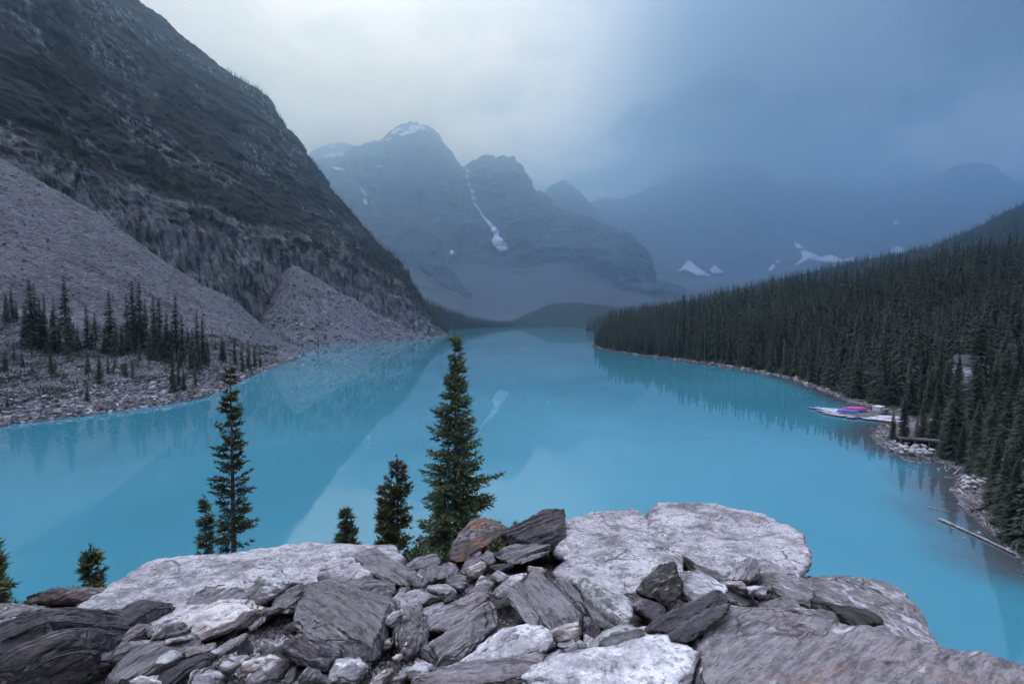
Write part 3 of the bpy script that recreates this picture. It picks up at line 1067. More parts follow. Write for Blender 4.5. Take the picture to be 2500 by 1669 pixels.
# ---- rock materials
def mat_rock(name, lo, hi, edge, speck=0.35, rust=0.0, lichen=0.3, crack=0.5, patch=None):
    """weathered stone: lo/hi bedding-face tones, edge = tone of the broken layered sides"""
    m, t, b = new_mat(name)
    c = t.n('ShaderNodeTexCoord')
    oi = t.n('ShaderNodeObjectInfo')
    off = t.n('ShaderNodeVectorMath', operation='SCALE')
    cx = t.n('ShaderNodeCombineXYZ')
    t.link(oi.outputs['Random'], cx.inputs[0])
    t.link(oi.outputs['Random'], cx.inputs[1])
    t.link(cx.outputs[0], off.inputs[0])
    off.inputs['Scale'].default_value = 37.0
    P = t.vmath('ADD', c.outputs['Object'], off.outputs[0])
    bed = t.n('ShaderNodeAttribute', attribute_name='bed').outputs['Fac']
    big = t.noise(P, 1.5, 4, 0.6, 0.4)
    mid = t.noise(P, 7.0, 5, 0.7, 0.3)
    fine = t.noise(P, 38.0, 4, 0.75)
    lay = t.noise(t.mapping(P, scale=(4.5, 4.5, 30.0)), 1.0, 5, 0.75, 0.12)
    lay2 = t.noise(t.mapping(P, scale=(14.0, 14.0, 90.0)), 1.0, 3, 0.7)
    mid2 = t.noise(P, 3.4, 5, 0.72, 0.8)
    face = t.mix(t.smooth(t.math('ADD', t.math('MULTIPLY', big, 0.30), t.math('ADD', t.math('MULTIPLY', mid, 0.35), t.math('MULTIPLY', mid2, 0.35))), 0.40, 0.58), lo, hi)
    face = t.mix(t.math('MULTIPLY', t.smooth(mid2, 0.52, 0.40), 0.55), face, tuple(x * 0.55 for x in lo))
    # dark and pale lichen specks
    sp = t.smooth(fine, 0.50, 0.60)
    spm = t.math('MULTIPLY', sp, t.smooth(mid, 0.40, 0.58))
    face = t.mix(t.math('MULTIPLY', spm, speck), face, tuple(x * 0.28 for x in lo))
    wl = t.math('MULTIPLY', t.smooth(t.noise(P, 22.0, 4, 0.7), 0.55, 0.64), t.smooth(big, 0.42, 0.6))
    face = t.mix(t.math('MULTIPLY', wl, lichen), face, (0.58, 0.58, 0.56))
    if patch:
        pm = t.math('MULTIPLY', t.smooth(t.noise(P, 3.2, 4, 0.65), 0.50, 0.60), 0.75)
        face = t.mix(pm, face, patch)
    lcol = t.mix(t.smooth(t.math('ADD', t.math('MULTIPLY', lay, 0.7), t.math('MULTIPLY', lay2, 0.3)), 0.36, 0.62), tuple(x * 0.42 for x in edge), tuple(min(1, x * 1.25) for x in edge))
    f = t.smooth(t.math('ADD', bed, t.math('MULTIPLY', t.math('SUBTRACT', mid, 0.5), 0.5)), 0.48, 0.78)
    col = t.mix(f, lcol, face)
    # faint streaks of the bedding on the faces as well
    col = t.mix(t.math('MULTIPLY', t.smooth(lay, 0.40, 0.30), 0.22), col, tuple(x * 0.4 for x in edge))
    vor = t.n('ShaderNodeTexVoronoi', feature='DISTANCE_TO_EDGE')
    vor.inputs['Scale'].default_value = 1.9
    warp = t.n('ShaderNodeTexNoise')
    warp.inputs['Scale'].default_value = 3.0
    warp.inputs['Detail'].default_value = 4
    t.link(P, warp.inputs['Vector'])
    wv = t.n('ShaderNodeVectorMath', operation='SCALE')
    t.link(warp.outputs['Color'], wv.inputs[0])
    wv.inputs['Scale'].default_value = 0.55
    wv2 = t.n('ShaderNodeVectorMath', operation='SCALE')
    t.link(warp.outputs['Color'], wv2.inputs[0])
    wv2.inputs['Scale'].default_value = 0.22
    t.link(t.mapping(t.vmath('ADD', P, wv2.outputs[0]), scale=(0.30, 1.25, 1.6), rot=(0.2, 0.15, 0.6)), vor.inputs['Vector'])
    ck = t.math('MULTIPLY', t.smooth(vor.outputs['Distance'], 0.0, 0.013, 1.0, 0.0), t.smooth(big, 0.47, 0.60))
    col = t.mix(t.math('MULTIPLY', ck, crack), col, tuple(x * 0.18 for x in lo))
    if rust > 0:
        rm = t.math('MULTIPLY', t.smooth(t.noise(t.mapping(P, loc=(9, 3, 5)), 3.6, 5, 0.65), 0.54, 0.66), rust)
        col = t.mix(rm, col, (0.26, 0.115, 0.055))
    t.link(col, b.inputs['Base Color'])
    b.inputs['Roughness'].default_value = 0.82
    b.inputs['Specular IOR Level'].default_value = 0.28
    h = t.math('ADD', t.math('MULTIPLY', mid, 0.8), t.math('MULTIPLY', fine, 0.22))
    fct = t.n('ShaderNodeTexVoronoi', distance='MANHATTAN')
    fct.inputs['Scale'].default_value = 6.5
    t.link(t.mapping(t.vmath('ADD', P, wv.outputs[0]), scale=(1.0, 1.0, 2.2)), fct.inputs['Vector'])
    h = t.math('ADD', h, t.math('MULTIPLY', fct.outputs['Distance'], 0.9))
    h = t.math('ADD', h, t.math('MULTIPLY', lay, t.math('SUBTRACT', 1.15, f)))
    h = t.math('ADD', h, t.math('MULTIPLY', lay2, t.math('MULTIPLY', t.math('SUBTRACT', 1.1, f), 0.35)))
    h = t.math('SUBTRACT', h, t.math('MULTIPLY', ck, 0.7))
    bump(t, b, h, 1.0, 0.036)
    return m


ROCK = {
    'pale': mat_rock('rock_pale', (0.21, 0.194, 0.201), (0.50, 0.464, 0.476), (0.22, 0.20, 0.205), 0.95, 0.0, 0.45, 0.7),
    'white': mat_rock('rock_white', (0.40, 0.38, 0.39), (0.70, 0.67, 0.68), (0.36, 0.335, 0.345), 0.75, 0.05, 0.4, 0.5, (0.25, 0.24, 0.25)),
    'slate': mat_rock('rock_slate', (0.19, 0.178, 0.188), (0.42, 0.392, 0.405), (0.22, 0.20, 0.208), 0.5, 0.06, 0.25),
    'dark': mat_rock('rock_dark', (0.055, 0.050, 0.058), (0.16, 0.146, 0.158), (0.085, 0.075, 0.082), 0.4, 0.06, 0.3),
    'rust': mat_rock('rock_rust', (0.075, 0.060, 0.060), (0.20, 0.17, 0.175), (0.11, 0.085, 0.082), 0.4, 0.8, 0.35),
    'tan': mat_rock('rock_tan', (0.38, 0.33, 0.315), (0.62, 0.57, 0.55), (0.30, 0.25, 0.235), 0.4, 0.25, 0.2),
    'green': mat_rock('rock_green', (0.21, 0.205, 0.205), (0.48, 0.465, 0.465), (0.19, 0.175, 0.175), 0.9, 0.0, 0.6, 0.5, (0.40, 0.40, 0.385)),
    'pink': mat_rock('rock_pink', (0.22, 0.198, 0.208), (0.50, 0.460, 0.474), (0.27, 0.24, 0.248), 0.9, 0.30, 0.9, 0.6, (0.44, 0.42, 0.43)),
    'mossy': mat_rock('rock_mossy', (0.045, 0.045, 0.04), (0.17, 0.17, 0.15), (0.06, 0.052, 0.05), 0.5, 0.1, 0.9, 0.4, (0.34, 0.36, 0.31)),
}
ZOOM = {'S': (0, 0, 1.0), 'A': (0, 1250, .3831), 'L': (0, 1320, .2226), 'M': (400, 1320, .2226), 'N': (900, 1220, .2864),
        'O': (1300, 1220, .2864), 'B': (800, 1200, .3831), 'C': (1600, 1200, .3831)}


def _hull(bm):
    r = bmesh.ops.convex_hull(bm, input=bm.verts)
    bmesh.ops.delete(bm, geom=list({e for e in r['geom_interior'] + r['geom_unused'] if isinstance(e, bmesh.types.BMVert)}), context='VERTS')


def hull_obj(pts, rg, size, chips=14, depth=0.065):
    """angular lump: convex hull of the points with a few corners broken off"""
    bm = bmesh.new()
    for p in pts:
        bm.verts.new(p)
    _hull(bm)
    for k in range(chips):
        n = Vector(rg.normal(size=3))
        n.y = -abs(n.y) * 0.8
        n.z = n.z * 0.8 + 0.35
        n.normalize()
        hs = max(v.co.dot(n) for v in bm.verts) - min(size, 0.75) * depth * rg.uniform(0.3, 1.2)
        bmesh.ops.bisect_plane(bm, geom=bm.verts[:] + bm.edges[:] + bm.faces[:], plane_co=n * hs, plane_no=n, clear_outer=True)
        _hull(bm)
    me = bpy.data.meshes.new('tmp')
    bm.to_mesh(me)
    bm.free()
    return me


def remesh(me, voxel):
    o = bpy.data.objects.new('tmp', me)
    COL.objects.link(o)
    md = o.modifiers.new('r', 'REMESH')
    md.mode = 'VOXEL'
    md.voxel_size = voxel
    dg = bpy.context.evaluated_depsgraph_get()
    ev = bpy.data.meshes.new_from_object(o.evaluated_get(dg))
    n = len(ev.vertices)
    V = np.empty(n * 3, dtype=np.float32)
    ev.vertices.foreach_get('co', V)
    nf = len(ev.polygons)
    tot = np.empty(nf, dtype=np.int32)
    ev.polygons.foreach_get('loop_total', tot)
    lv = np.empty(len(ev.loops), dtype=np.int32)
    ev.loops.foreach_get('vertex_index', lv)
    bpy.data.objects.remove(o)
    bpy.data.meshes.remove(me)
    bpy.data.meshes.remove(ev)
    if np.all(tot == 4):
        return V.reshape(-1, 3).astype(float), lv.reshape(-1, 4)
    st = np.concatenate([[0], np.cumsum(tot)[:-1]])
    return V.reshape(-1, 3).astype(float), [tuple(lv[a:a + k]) for a, k in zip(st, tot)]


def vnormals(V, Q):
    Q = np.asarray(Q)
    n = np.cross(V[Q[:, 2]] - V[Q[:, 0]], V[Q[:, 3]] - V[Q[:, 1]])
    out = np.zeros_like(V)
    for c in range(3):
        out[:, c] = sum(np.bincount(Q[:, k], weights=n[:, c], minlength=len(V)) for k in range(4))
    out /= np.linalg.norm(out, axis=1)[:, None] + 1e-12
    return out


VIEW = Vector((0, CP, -SP))
UPV = Vector((0, SP, CP))
ROCKS = []


def rock(key, pts, kind, label, grain=25.0, yb=None, tilt=0.5, thick=0.35, bulge=0.10, shift=(0.0, -0.08), inset=0.80,
         lean=0.35, strata=1.0, rough=1.0, layer=0.045, ridge=(), name='boulder', cat='rock', group=None, vox=None):
    ox, oy, k = ZOOM[key]
    P = np.array([(ox + x * k, oy + y * k) for x, y in pts])
    R_ = np.array([(ox + x * k, oy + y * k, d) for x, y, d in ridge]) if len(ridge) else np.zeros((0, 3))
    pyb = P[:, 1].max()
    Yb = float(ground_y(pyb)) * 1.04
    if yb is not None:
        Yb = min(yb, Yb)
    c = P.mean(0)

    def depth(q):
        g = np.minimum(ground_y(q[:, 1]), 7.5) * (Yb / float(ground_y(pyb)))
        return Yb * (1 - tilt) + np.maximum(g, Yb) * tilt
    Yo = depth(P)
    size = (P[:, 0].max() - P[:, 0].min()) / F * Yb
    hgt = (P[:, 1].max() - P[:, 1].min()) / F * Yb
    small = min(size, hgt)
    W = at_np(P[:, 0], P[:, 1], Yo)
    wh = np.array([P[:, 0].max() - P[:, 0].min(), P[:, 1].max() - P[:, 1].min()])
    rg = np.random.default_rng(int(abs(P.sum()) * 7) % 2 ** 31)
    I = c + (P - c) * (inset + rg.uniform(-0.05, 0.05, (len(P), 1))) + wh * np.array(shift)
    WI = at_np(I[:, 0], I[:, 1], depth(I) - bulge * small * rg.uniform(0.75, 1.2, len(I)))
    Bk = c + (P - c) * 0.9
    WB = at_np(Bk[:, 0], Bk[:, 1], depth(Bk)) + np.array([0, 1.0, -0.55]) * thick * min(1.0, 0.5 + small)
    allp = [W, WI, WB]
    if len(R_):
        allp.append(at_np(R_[:, 0], R_[:, 1], depth(R_[:, :2]) - R_[:, 2] * small))
    A = np.concatenate(allp)
    me = hull_obj([tuple(p) for p in A], rg, max(size, hgt))
    v = vox or max(0.0078, min(0.026, math.sqrt(size * hgt) / 53))
    V, Q = remesh(me, v)
    if isinstance(Q, list):
        Q = np.array([q if len(q) == 4 else (q[0], q[1], q[2], q[2]) for q in Q])
    N = vnormals(V, Q)
    # bedding normal: lean = 1 puts the visible face along the bedding, lean = 0 lets the layers run across it
    nf = np.linalg.svd(W - W.mean(0))[2][2]
    if nf @ (np.array([0, 0, CAM_H]) - W.mean(0)) < 0:
        nf = -nf
    a = R(grain)
    gd = np.array([math.cos(a), 0, 0]) + np.array(UPV) * math.sin(a)
    vr = W.mean(0) - np.array([0, 0, CAM_H])
    gd = gd - vr * (gd @ nf) / (vr @ nf)
    gd /= np.linalg.norm(gd)
    gn = np.cross(nf, gd)
    nsv = gn * (1 - lean) + nf * lean
    nsv /= np.linalg.norm(nsv)
    ns = Vector(nsv)
    seed = rg.uniform(-50, 50, 3)
    sz = max(size, hgt)
    S = V + seed
    d0 = fbm(S / (0.55 * sz), 3) * 0.026 * sz * rough
    rid = ridged(S / (0.30 * sz) + 5, 2) * 0.010 * sz * rough
    chip = np.abs(fbm(S / (0.12 * sz + 0.03), 2)) * -0.016 * min(sz, 1.0) * rough
    V1 = V + N * (d0 + rid + chip)[:, None]
    s = V1 @ nsv + fbm(S * 1.6, 2) * 0.035
    perp = N - (N @ nsv)[:, None] * nsv
    st = (steps(s / layer + 40, 0.22) - 0.5) * 0.55 + (steps(s / (layer * 2.7) + 11, 0.15) - 0.5) * 0.8 + (steps(s / (layer * 0.38) + 70, 0.3) - 0.5) * 0.28
    mod = 0.15 + 1.0 * np.clip(0.45 + 1.2 * fbm(S * 2.6 + 9, 2), 0, 1)
    V2 = V1 + perp * (st * mod * layer * 0.75 * strata)[:, None]
    # flakes split off the bedding faces
    al = N @ nsv
    fl = np.floor(fbm(S / (0.35 * sz) + 21, 2) * 3.2) / 3.2
    V2 = V2 + nsv * (np.sign(al) * np.clip(np.abs(al) - 0.4, 0, 1) * fl * 0.30 * np.minimum(layer, 0.03) * strata * np.clip(np.abs(al) - 0.75, 0, 0.25) * 4)[:, None]
    V2 = V2 + N * (fbm(S * 18, 2) * 0.006 * rough + fbm(S * 5.5 + 8, 2) * 0.012 * min(1.0, sz) * rough)[:, None]
    N2 = vnormals(V2, Q)
    zax = ns
    xax = Vector((1, 0, 0)) - zax * zax.x
    xax.normalize()
    yax = zax.cross(xax)
    M = Matrix((xax, yax, zax)).transposed()
    org = V2.mean(0)
    L = (V2 - org) @ np.array(M)
    tri = Q[:, 2] == Q[:, 3]
    me = mesh_np(name, L, Q if not tri.any() else [tuple(int(x) for x in (q if q[2] != q[3] else q[:3])) for q in Q])
    set_attr(me, 'bed', np.abs(N2 @ nsv) if len(me.vertices) == len(V2) else np.zeros(len(me.vertices)))
    o = link(name, me, ROCK[kind])
    mw = M.to_4x4()
    mw.translation = Vector(org)
    o.matrix_world = mw
    tag(o, label, cat, group)
    ROCKS.append((o, P, Yb))
    return o


G1 = 'boulders on the rock pile'
rock('S', [(160, 1540), (172, 1488), (215, 1445), (268, 1419), (337, 1376), (383, 1371), (479, 1359), (536, 1361), (651, 1344), (716, 1335), (762, 1343), (804, 1340), (900, 1335), (958, 1337), (975, 1372), (940, 1420), (760, 1450), (600, 1500), (420, 1530), (300, 1580), (235, 1600), (185, 1590)],
     'pale', 'huge pale lavender slab along the left crest, cracked and speckled with lichen', 8, yb=2.75, tilt=0.88, thick=0.7, bulge=0.05, shift=(0.01, -0.05), inset=0.86, lean=0.75, layer=0.07, strata=0.8, group=G1)
rock('L', [(-160, 1000), (0, 965), (200, 880), (500, 790), (560, 800), (670, 900), (800, 1040), (830, 1120), (810, 1350), (700, 1600), (-160, 1700)],
     'dark', 'dark layered boulder filling the bottom left corner', 24, yb=1.95, tilt=0.25, thick=0.7, bulge=0.25, shift=(-0.08, -0.10), lean=0.1, layer=0.13, strata=2.4, group=G1)
rock('L', [(-60, 800), (100, 740), (220, 720), (245, 780), (150, 840), (-60, 870)], 'slate', 'small dark slab at the left edge above the corner boulder', 15, yb=3.2, tilt=0.5, group=G1)
rock('L', [(-80, 900), (60, 840), (210, 850), (240, 880), (120, 930), (-80, 960)], 'slate', 'low grey stone at the left edge just behind the corner boulder', 10, yb=2.9, tilt=0.5, group=G1)
rock('L', [(120, 690), (150, 640), (270, 610), (440, 620), (540, 580), (640, 505), (720, 530), (820, 560), (960, 575), (980, 640), (760, 720), (300, 720)], 'rust', 'brown broken rock behind the juniper shrub at left', 20, yb=4.0, tilt=0.3, thick=0.6, bulge=0.2, layer=0.08, group=G1)
rock('L', [(950, 1085), (985, 1030), (1250, 830), (1590, 680), (1640, 678), (1745, 755), (1560, 870), (1400, 990), (1130, 1170), (1000, 1120)],
     'dark', 'long blackish plank-like slab lying against the pale left slab', 33, yb=2.3, tilt=0.55, thick=0.25, bulge=0.16, shift=(-0.03, -0.16), lean=0.3, layer=0.035, group=G1)
rock('L', [(1145, 1165), (1200, 1100), (1540, 895), (1580, 930), (1450, 1040), (1270, 1155), (1180, 1178)], 'slate', 'thin light grey slab tucked under the blackish plank-like slab', 33, yb=2.2, tilt=0.6, thick=0.15, lean=0.5, group=G1)
rock('S', [(340, 1518), (387, 1486), (430, 1479), (510, 1472), (520, 1490), (450, 1520), (427, 1552), (405, 1556), (346, 1556), (325, 1540)], 'pink', 'flat purple-brown slab between the pale slab and the cream wedge', 20, yb=2.45, tilt=0.7, lean=0.6, group=G1)
rock('S', [(440, 1470), (500, 1432), (520, 1429), (580, 1440), (600, 1462), (540, 1480), (450, 1484)], 'pale', 'light grained slab lying on the lower edge of the pale left slab', 26, yb=2.9, tilt=0.85, thick=0.2, lean=0.4, group=G1)
rock('M', [(95, 1170), (120, 1080), (240, 850), (330, 815), (420, 820), (560, 670), (620, 640), (720, 655), (850, 665), (965, 760), (955, 860), (760, 950), (560, 1020), (300, 1130), (120, 1205)],
     'tan', 'cream wedge-shaped block with a dark crack across it', 25, yb=2.35, tilt=0.5, thick=0.4, bulge=0.12, shift=(0.02, -0.05), lean=0.7, strata=0.5, group=G1)
rock('M', [(878, 665), (900, 560), (1000, 420), (1040, 375), (1300, 395), (1425, 460), (1330, 540), (1170, 625), (990, 768), (900, 690)],
     'green', 'angular lichen-covered block perched above the gravel patch', -20, yb=2.8, tilt=0.4, thick=0.3, bulge=0.2, ridge=[(1040, 400, 0.15), (1210, 580, 0.35), (990, 740, 0.1)], shift=(-0.05, -0.04), inset=0.7, lean=0.4, strata=0.5, group=G1)
rock('M', [(1120, 680), (1200, 610), (1300, 545), (1500, 470), (1500, 560), (1400, 720), (1370, 815), (1260, 795), (1160, 700)], 'slate', 'dark layered stone wedged between lichen block and big split boulder', 25, yb=2.75, tilt=0.5, lean=0.1, group=G1)
rock('M', [(1080, 770), (1250, 700), (1290, 740), (1240, 790), (1080, 810)], 'slate', 'small layered stone in the shadow under the lichen block', 14, yb=2.7, tilt=0.6, lean=0.1, group=G1)
rock('B', [(-130, 590), (-40, 560), (100, 572), (400, 562), (432, 580), (432, 650), (370, 692), (200, 650), (0, 620)], 'slate', 'grey layered ledge behind the big split boulder', 6, yb=2.9, tilt=0.4, thick=0.4, bulge=0.2, lean=0.2, group=G1)
rock('S', [(703, 1512), (709, 1480), (716, 1453), (730, 1432), (774, 1423), (823, 1428), (867, 1443), (926, 1464), (950, 1476), (947, 1490), (930, 1530), (915, 1590), (908, 1618), (868, 1622), (814, 1618), (778, 1592), (725, 1558)],
     'green', 'big split boulder with pale lichen top and dark streaked side', -36, yb=2.12, tilt=0.55, thick=0.5, bulge=0.05, shift=(0.03, -0.05), inset=0.8,
     ridge=[(728, 1442, 0.18), (775, 1475, 0.26), (830, 1512, 0.30), (880, 1550, 0.30), (905, 1590, 0.22)], lean=0.12, layer=0.05, strata=1.2, group=G1)
rock('M', [(1235, 1205), (1290, 1130), (1330, 1080), (1420, 1055), (1600, 1140), (1850, 1290), (1865, 1330), (1790, 1460), (1760, 1485), (1560, 1390), (1300, 1275)],
     'dark', 'brown-black slab leaning on the foot of the split boulder', -32, yb=1.98, tilt=0.35, thick=0.25, bulge=0.2, shift=(0.0, -0.12), lean=0.3, group=G1)
rock('M', [(1775, 1480), (1800, 1380), (1850, 1335), (1950, 1350), (2060, 1335), (2155, 1420), (2145, 1500), (2060, 1590), (1800, 1590)], 'white', 'knobbly white stone at the bottom beside the brown-black slab', 10, yb=1.95, tilt=0.4, bulge=0.35, inset=0.65, rough=2.2, strata=0.3, group=G1)
rock('M', [(825, 1590), (870, 1500), (1100, 1380), (1330, 1305), (1375, 1340), (1300, 1460), (1150, 1600), (860, 1610)], 'pale', 'light slab with a dark broken edge at the bottom below the gravel', 36, yb=1.98, tilt=0.55, thick=0.2, bulge=0.16, shift=(-0.10, -0.06), lean=0.4, group=G1)
rock('M', [(1430, 1590), (1520, 1450), (1590, 1338), (1650, 1400), (1760, 1500), (1850, 1590)], 'green', 'pointed grey-green rock at the bottom edge', 55, yb=1.95, tilt=0.3, bulge=0.3, ridge=[(1590, 1380, 0.25)], group=G1)
rock('M', [(1285, 1545), (1350, 1450), (1430, 1362), (1475, 1425), (1420, 1530), (1340, 1600)], 'slate', 'small dark wedge left of the pointed grey-green rock', 50, yb=1.97, tilt=0.4, group=G1)
rock('M', [(815, 1400), (840, 1340), (990, 1315), (1055, 1370), (1050, 1410), (960, 1490), (850, 1450)], 'tan', 'rounded cream stone with white chips in the gravel', 15, yb=2.02, tilt=0.5, bulge=0.3, rough=1.8, strata=0.4, group=G1)
rock('M', [(295, 1405), (350, 1335), (600, 1180), (870, 1015), (895, 1050), (850, 1110), (640, 1260), (420, 1405), (330, 1425)], 'slate', 'long grey-blue stone sunk in the gravel', 33, yb=2.12, tilt=0.85, thick=0.12, bulge=0.06, lean=0.5, group=G1)
rock('M', [(905, 970), (1000, 880), (1080, 808), (1088, 860), (1000, 940), (930, 1005)], 'slate', 'short splinter of grey stone at the top of the gravel patch', 40, yb=2.45, tilt=0.8, thick=0.1, group=G1)
rock('M', [(575, 1385), (620, 1300), (740, 1280), (860, 1265), (875, 1325), (780, 1410), (680, 1440)], 'slate', 'flat purple-grey stone half buried in the gravel', 22, yb=2.08, tilt=0.8, thick=0.12, lean=0.6, group=G1)
rock('L', [(1605, 1120), (1700, 1000), (1770, 908), (1815, 930), (1835, 1060), (1750, 1110), (1640, 1140)], 'green', 'white-topped pointed stone beside the cream wedge', 45, yb=2.25, tilt=0.3, bulge=0.3, ridge=[(1770, 960, 0.3)], group=G1)
rock('L', [(1765, 1112), (1800, 1078), (1850, 1090), (1875, 1112), (1812, 1145)], 'white', 'small bright white stone at the foot of the cream wedge', 0, yb=2.2, tilt=0.4, bulge=0.3, group=G1)
rock('L', [(960, 1620), (1200, 1380), (1440, 1230), (1640, 1105), (1760, 1095), (1890, 1185), (1985, 1262), (1800, 1400), (1600, 1520), (1480, 1640)],
     'slate', 'brown-grey slab of many thin layers at the lower left', 35, yb=1.95, tilt=0.6, thick=0.35, bulge=0.12, shift=(-0.05, -0.04), lean=0.15, layer=0.03, strata=1.4, group=G1)
rock('L', [(1640, 1335), (1760, 1235), (1880, 1185), (1975, 1270), (1790, 1372), (1650, 1390)], 'green', 'pale flake lying on the many-layered slab', 28, yb=1.98, tilt=0.6, thick=0.08, bulge=0.08, lean=0.8, strata=0.4, group=G1)
rock('L', [(1500, 1600), (1620, 1500), (1900, 1330), (2160, 1240), (2250, 1290), (2150, 1400), (1900, 1520), (1800, 1620)], 'dark', 'dark shaly slab below the many-layered slab', 30, yb=1.93, tilt=0.6, thick=0.2, bulge=0.08, lean=0.15, layer=0.03, group=G1)
rock('L', [(690, 1560), (760, 1380), (820, 1290), (920, 1235), (1100, 1168), (1215, 1180), (1215, 1235), (1150, 1360), (1000, 1430), (860, 1520), (740, 1620)], 'slate', 'mid grey slab right of the corner boulder', 24, yb=2.0, tilt=0.5, thick=0.35, bulge=0.14, lean=0.4, group=G1)
rock('L', [(1145, 1325), (1250, 1188), (1310, 1128), (1430, 1140), (1535, 1168), (1485, 1225), (1380, 1290), (1240, 1360)], 'green', 'small stone edged with white lichen above the many-layered slab', 20, yb=2.12, tilt=0.5, bulge=0.25, shift=(0.0, -0.15), group=G1)
rock('L', [(815, 1045), (900, 1060), (1000, 1110), (1070, 1160), (900, 1240), (830, 1200)], 'white', 'flat whitish stone beside the dark corner boulder', 10, yb=2.3, tilt=0.7, lean=0.7, group=G1)
rock('L', [(1330, 1620), (1350, 1560), (1450, 1518), (1560, 1508), (1700, 1550), (1740, 1620)], 'white', 'white stone at the bottom edge below the layered slabs', 5, yb=1.93, tilt=0.5, bulge=0.3, rough=1.6, strata=0.3, group=G1)
rock('M', [(165, 1225), (280, 1163), (348, 1240), (270, 1290), (180, 1262)], 'tan', 'small cream stone at the lower tip of the cream wedge', 20, yb=2.15, tilt=0.5, bulge=0.25, group=G1)
rock('M', [(235, 1600), (255, 1510), (295, 1438), (315, 1480), (285, 1600)], 'white', 'upright white splinter in the gravel at the bottom edge', 65, yb=1.97, tilt=0.3, group=G1)
rock('M', [(270, 1620), (300, 1520), (340, 1485), (440, 1478), (470, 1560), (460, 1620)], 'white', 'squat pale stone at the bottom edge of the gravel', 10, yb=1.95, tilt=0.5, bulge=0.3, group=G1)

rock('N', [(-560, 700), (-470, 640), (-330, 520), (-230, 440), (0, 450), (180, 600), (60, 690), (-100, 690), (-300, 690)], 'pink', 'smooth purple-grey block with a shaded right face near the left crest', 30, yb=3.15, tilt=0.6, thick=0.5, bulge=0.18, ridge=[(-90, 500, 0.2), (0, 640, 0.15)], strata=0.5, lean=0.6, group=G1)
rock('N', [(-200, 470), (0, 420), (120, 490), (300, 600), (480, 700), (470, 750), (260, 730), (80, 670), (-60, 580)],
     'pale', 'tilted pale slab with fine streaks running down to the right', -28, yb=3.05, tilt=0.6, thick=0.3, bulge=0.16, shift=(0.03, -0.12), lean=0.3, layer=0.03, group=G1)
rock('N', [(662, 460), (690, 390), (800, 260), (860, 200), (960, 152), (1030, 165), (1090, 200), (1222, 245), (1080, 345), (940, 440), (850, 510), (770, 568), (735, 560), (680, 500)],
     'rust', 'rust-stained dark boulder leaning in front of the tallest spruce', 32, yb=3.9, tilt=0.4, thick=0.5, bulge=0.16, shift=(-0.02, -0.06), lean=0.5, layer=0.05, group=G1)
rock('N', [(1090, 330), (1220, 250), (1400, 180), (1560, 98), (1650, 78), (1668, 82), (1702, 110), (1692, 290), (1650, 410), (1580, 455), (1400, 370), (1220, 380), (1120, 365)],
     'dark', 'black-brown slab jutting up to a point on the crest', 22, yb=4.2, tilt=0.25, thick=0.45, bulge=0.2, shift=(-0.03, -0.12), lean=0.3, layer=0.07, strata=1.3, group=G1)
rock('N', [(1038, 480), (1080, 438), (1280, 362), (1480, 358), (1565, 395), (1560, 425), (1400, 485), (1200, 535), (1140, 535)],
     'slate', 'lens-shaped grey slab under the pointed black-brown slab', 14, yb=3.95, tilt=0.5, thick=0.3, bulge=0.2, shift=(0.0, -0.12), lean=0.3, group=G1)
rock('N', [(1150, 545), (1390, 480), (1565, 425), (1545, 465), (1300, 545)], 'slate', 'thin grey sliver below the lens-shaped slab', 15, yb=3.85, tilt=0.6, thick=0.2, group=G1)
rock('N', [(826, 615), (850, 578), (960, 522), (1003, 545), (995, 585), (960, 645), (890, 672), (840, 655)], 'tan', 'rounded cream stone in the middle of the pile', 20, yb=3.55, tilt=0.35, bulge=0.35, inset=0.65, strata=0.2, group=G1)
rock('N', [(640, 700), (632, 650), (720, 636), (835, 645), (835, 725), (775, 785), (720, 765), (655, 725)], 'slate', 'dark bluish block left of the rounded cream stone', 10, yb=3.3, tilt=0.4, bulge=0.25, group=G1)
rock('N', [(780, 600), (840, 500), (960, 420), (990, 520), (870, 570), (800, 660), (760, 640)], 'slate', 'tilted grey slab behind the rounded cream stone', 40, yb=3.7, tilt=0.5, group=G1)
rock('N', [(960, 480), (1010, 430), (1060, 440), (1080, 530), (1020, 555), (975, 530)], 'slate', 'small grey slab beneath the little bush', 50, yb=3.8, tilt=0.4, group=G1)
rock('N', [(305, 560), (400, 498), (540, 458), (590, 480), (602, 540), (590, 570), (440, 610), (380, 620)], 'slate', 'grey block below the low spruce boughs', 28, yb=3.8, tilt=0.45, bulge=0.2, group=G1)
rock('N', [(375, 650), (420, 590), (560, 558), (680, 560), (745, 575), (745, 640), (640, 655), (560, 730), (480, 720)], 'slate', 'broken upright-layered rock in the middle of the pile', 62, yb=3.35, tilt=0.4, thick=0.4, bulge=0.2, lean=0.1, layer=0.05, strata=1.4, group=G1)
rock('N', [(640, 580), (680, 525), (730, 545), (740, 620), (680, 600)], 'slate', 'dark stone at the foot of the rust-stained boulder', 30, yb=3.6, tilt=0.3, group=G1)
rock('N', [(995, 595), (1020, 562), (1100, 543), (1235, 543), (1235, 575), (1100, 608)], 'dark', 'flat dark ledge stone right of the rounded cream stone', 4, yb=3.65, tilt=0.3, layer=0.03, group=G1)
rock('N', [(895, 745), (920, 690), (960, 642), (1075, 708), (1040, 755), (960, 752)], 'white', 'small white-topped block below the rounded cream stone', 15, yb=3.25, tilt=0.35, bulge=0.3, ridge=[(960, 690, 0.2)], group=G1)
rock('N', [(850, 815), (905, 738), (1010, 740), (1050, 800), (960, 830)], 'slate', 'pale grey flat stone under the small white-topped block', 12, yb=3.0, tilt=0.6, group=G1)
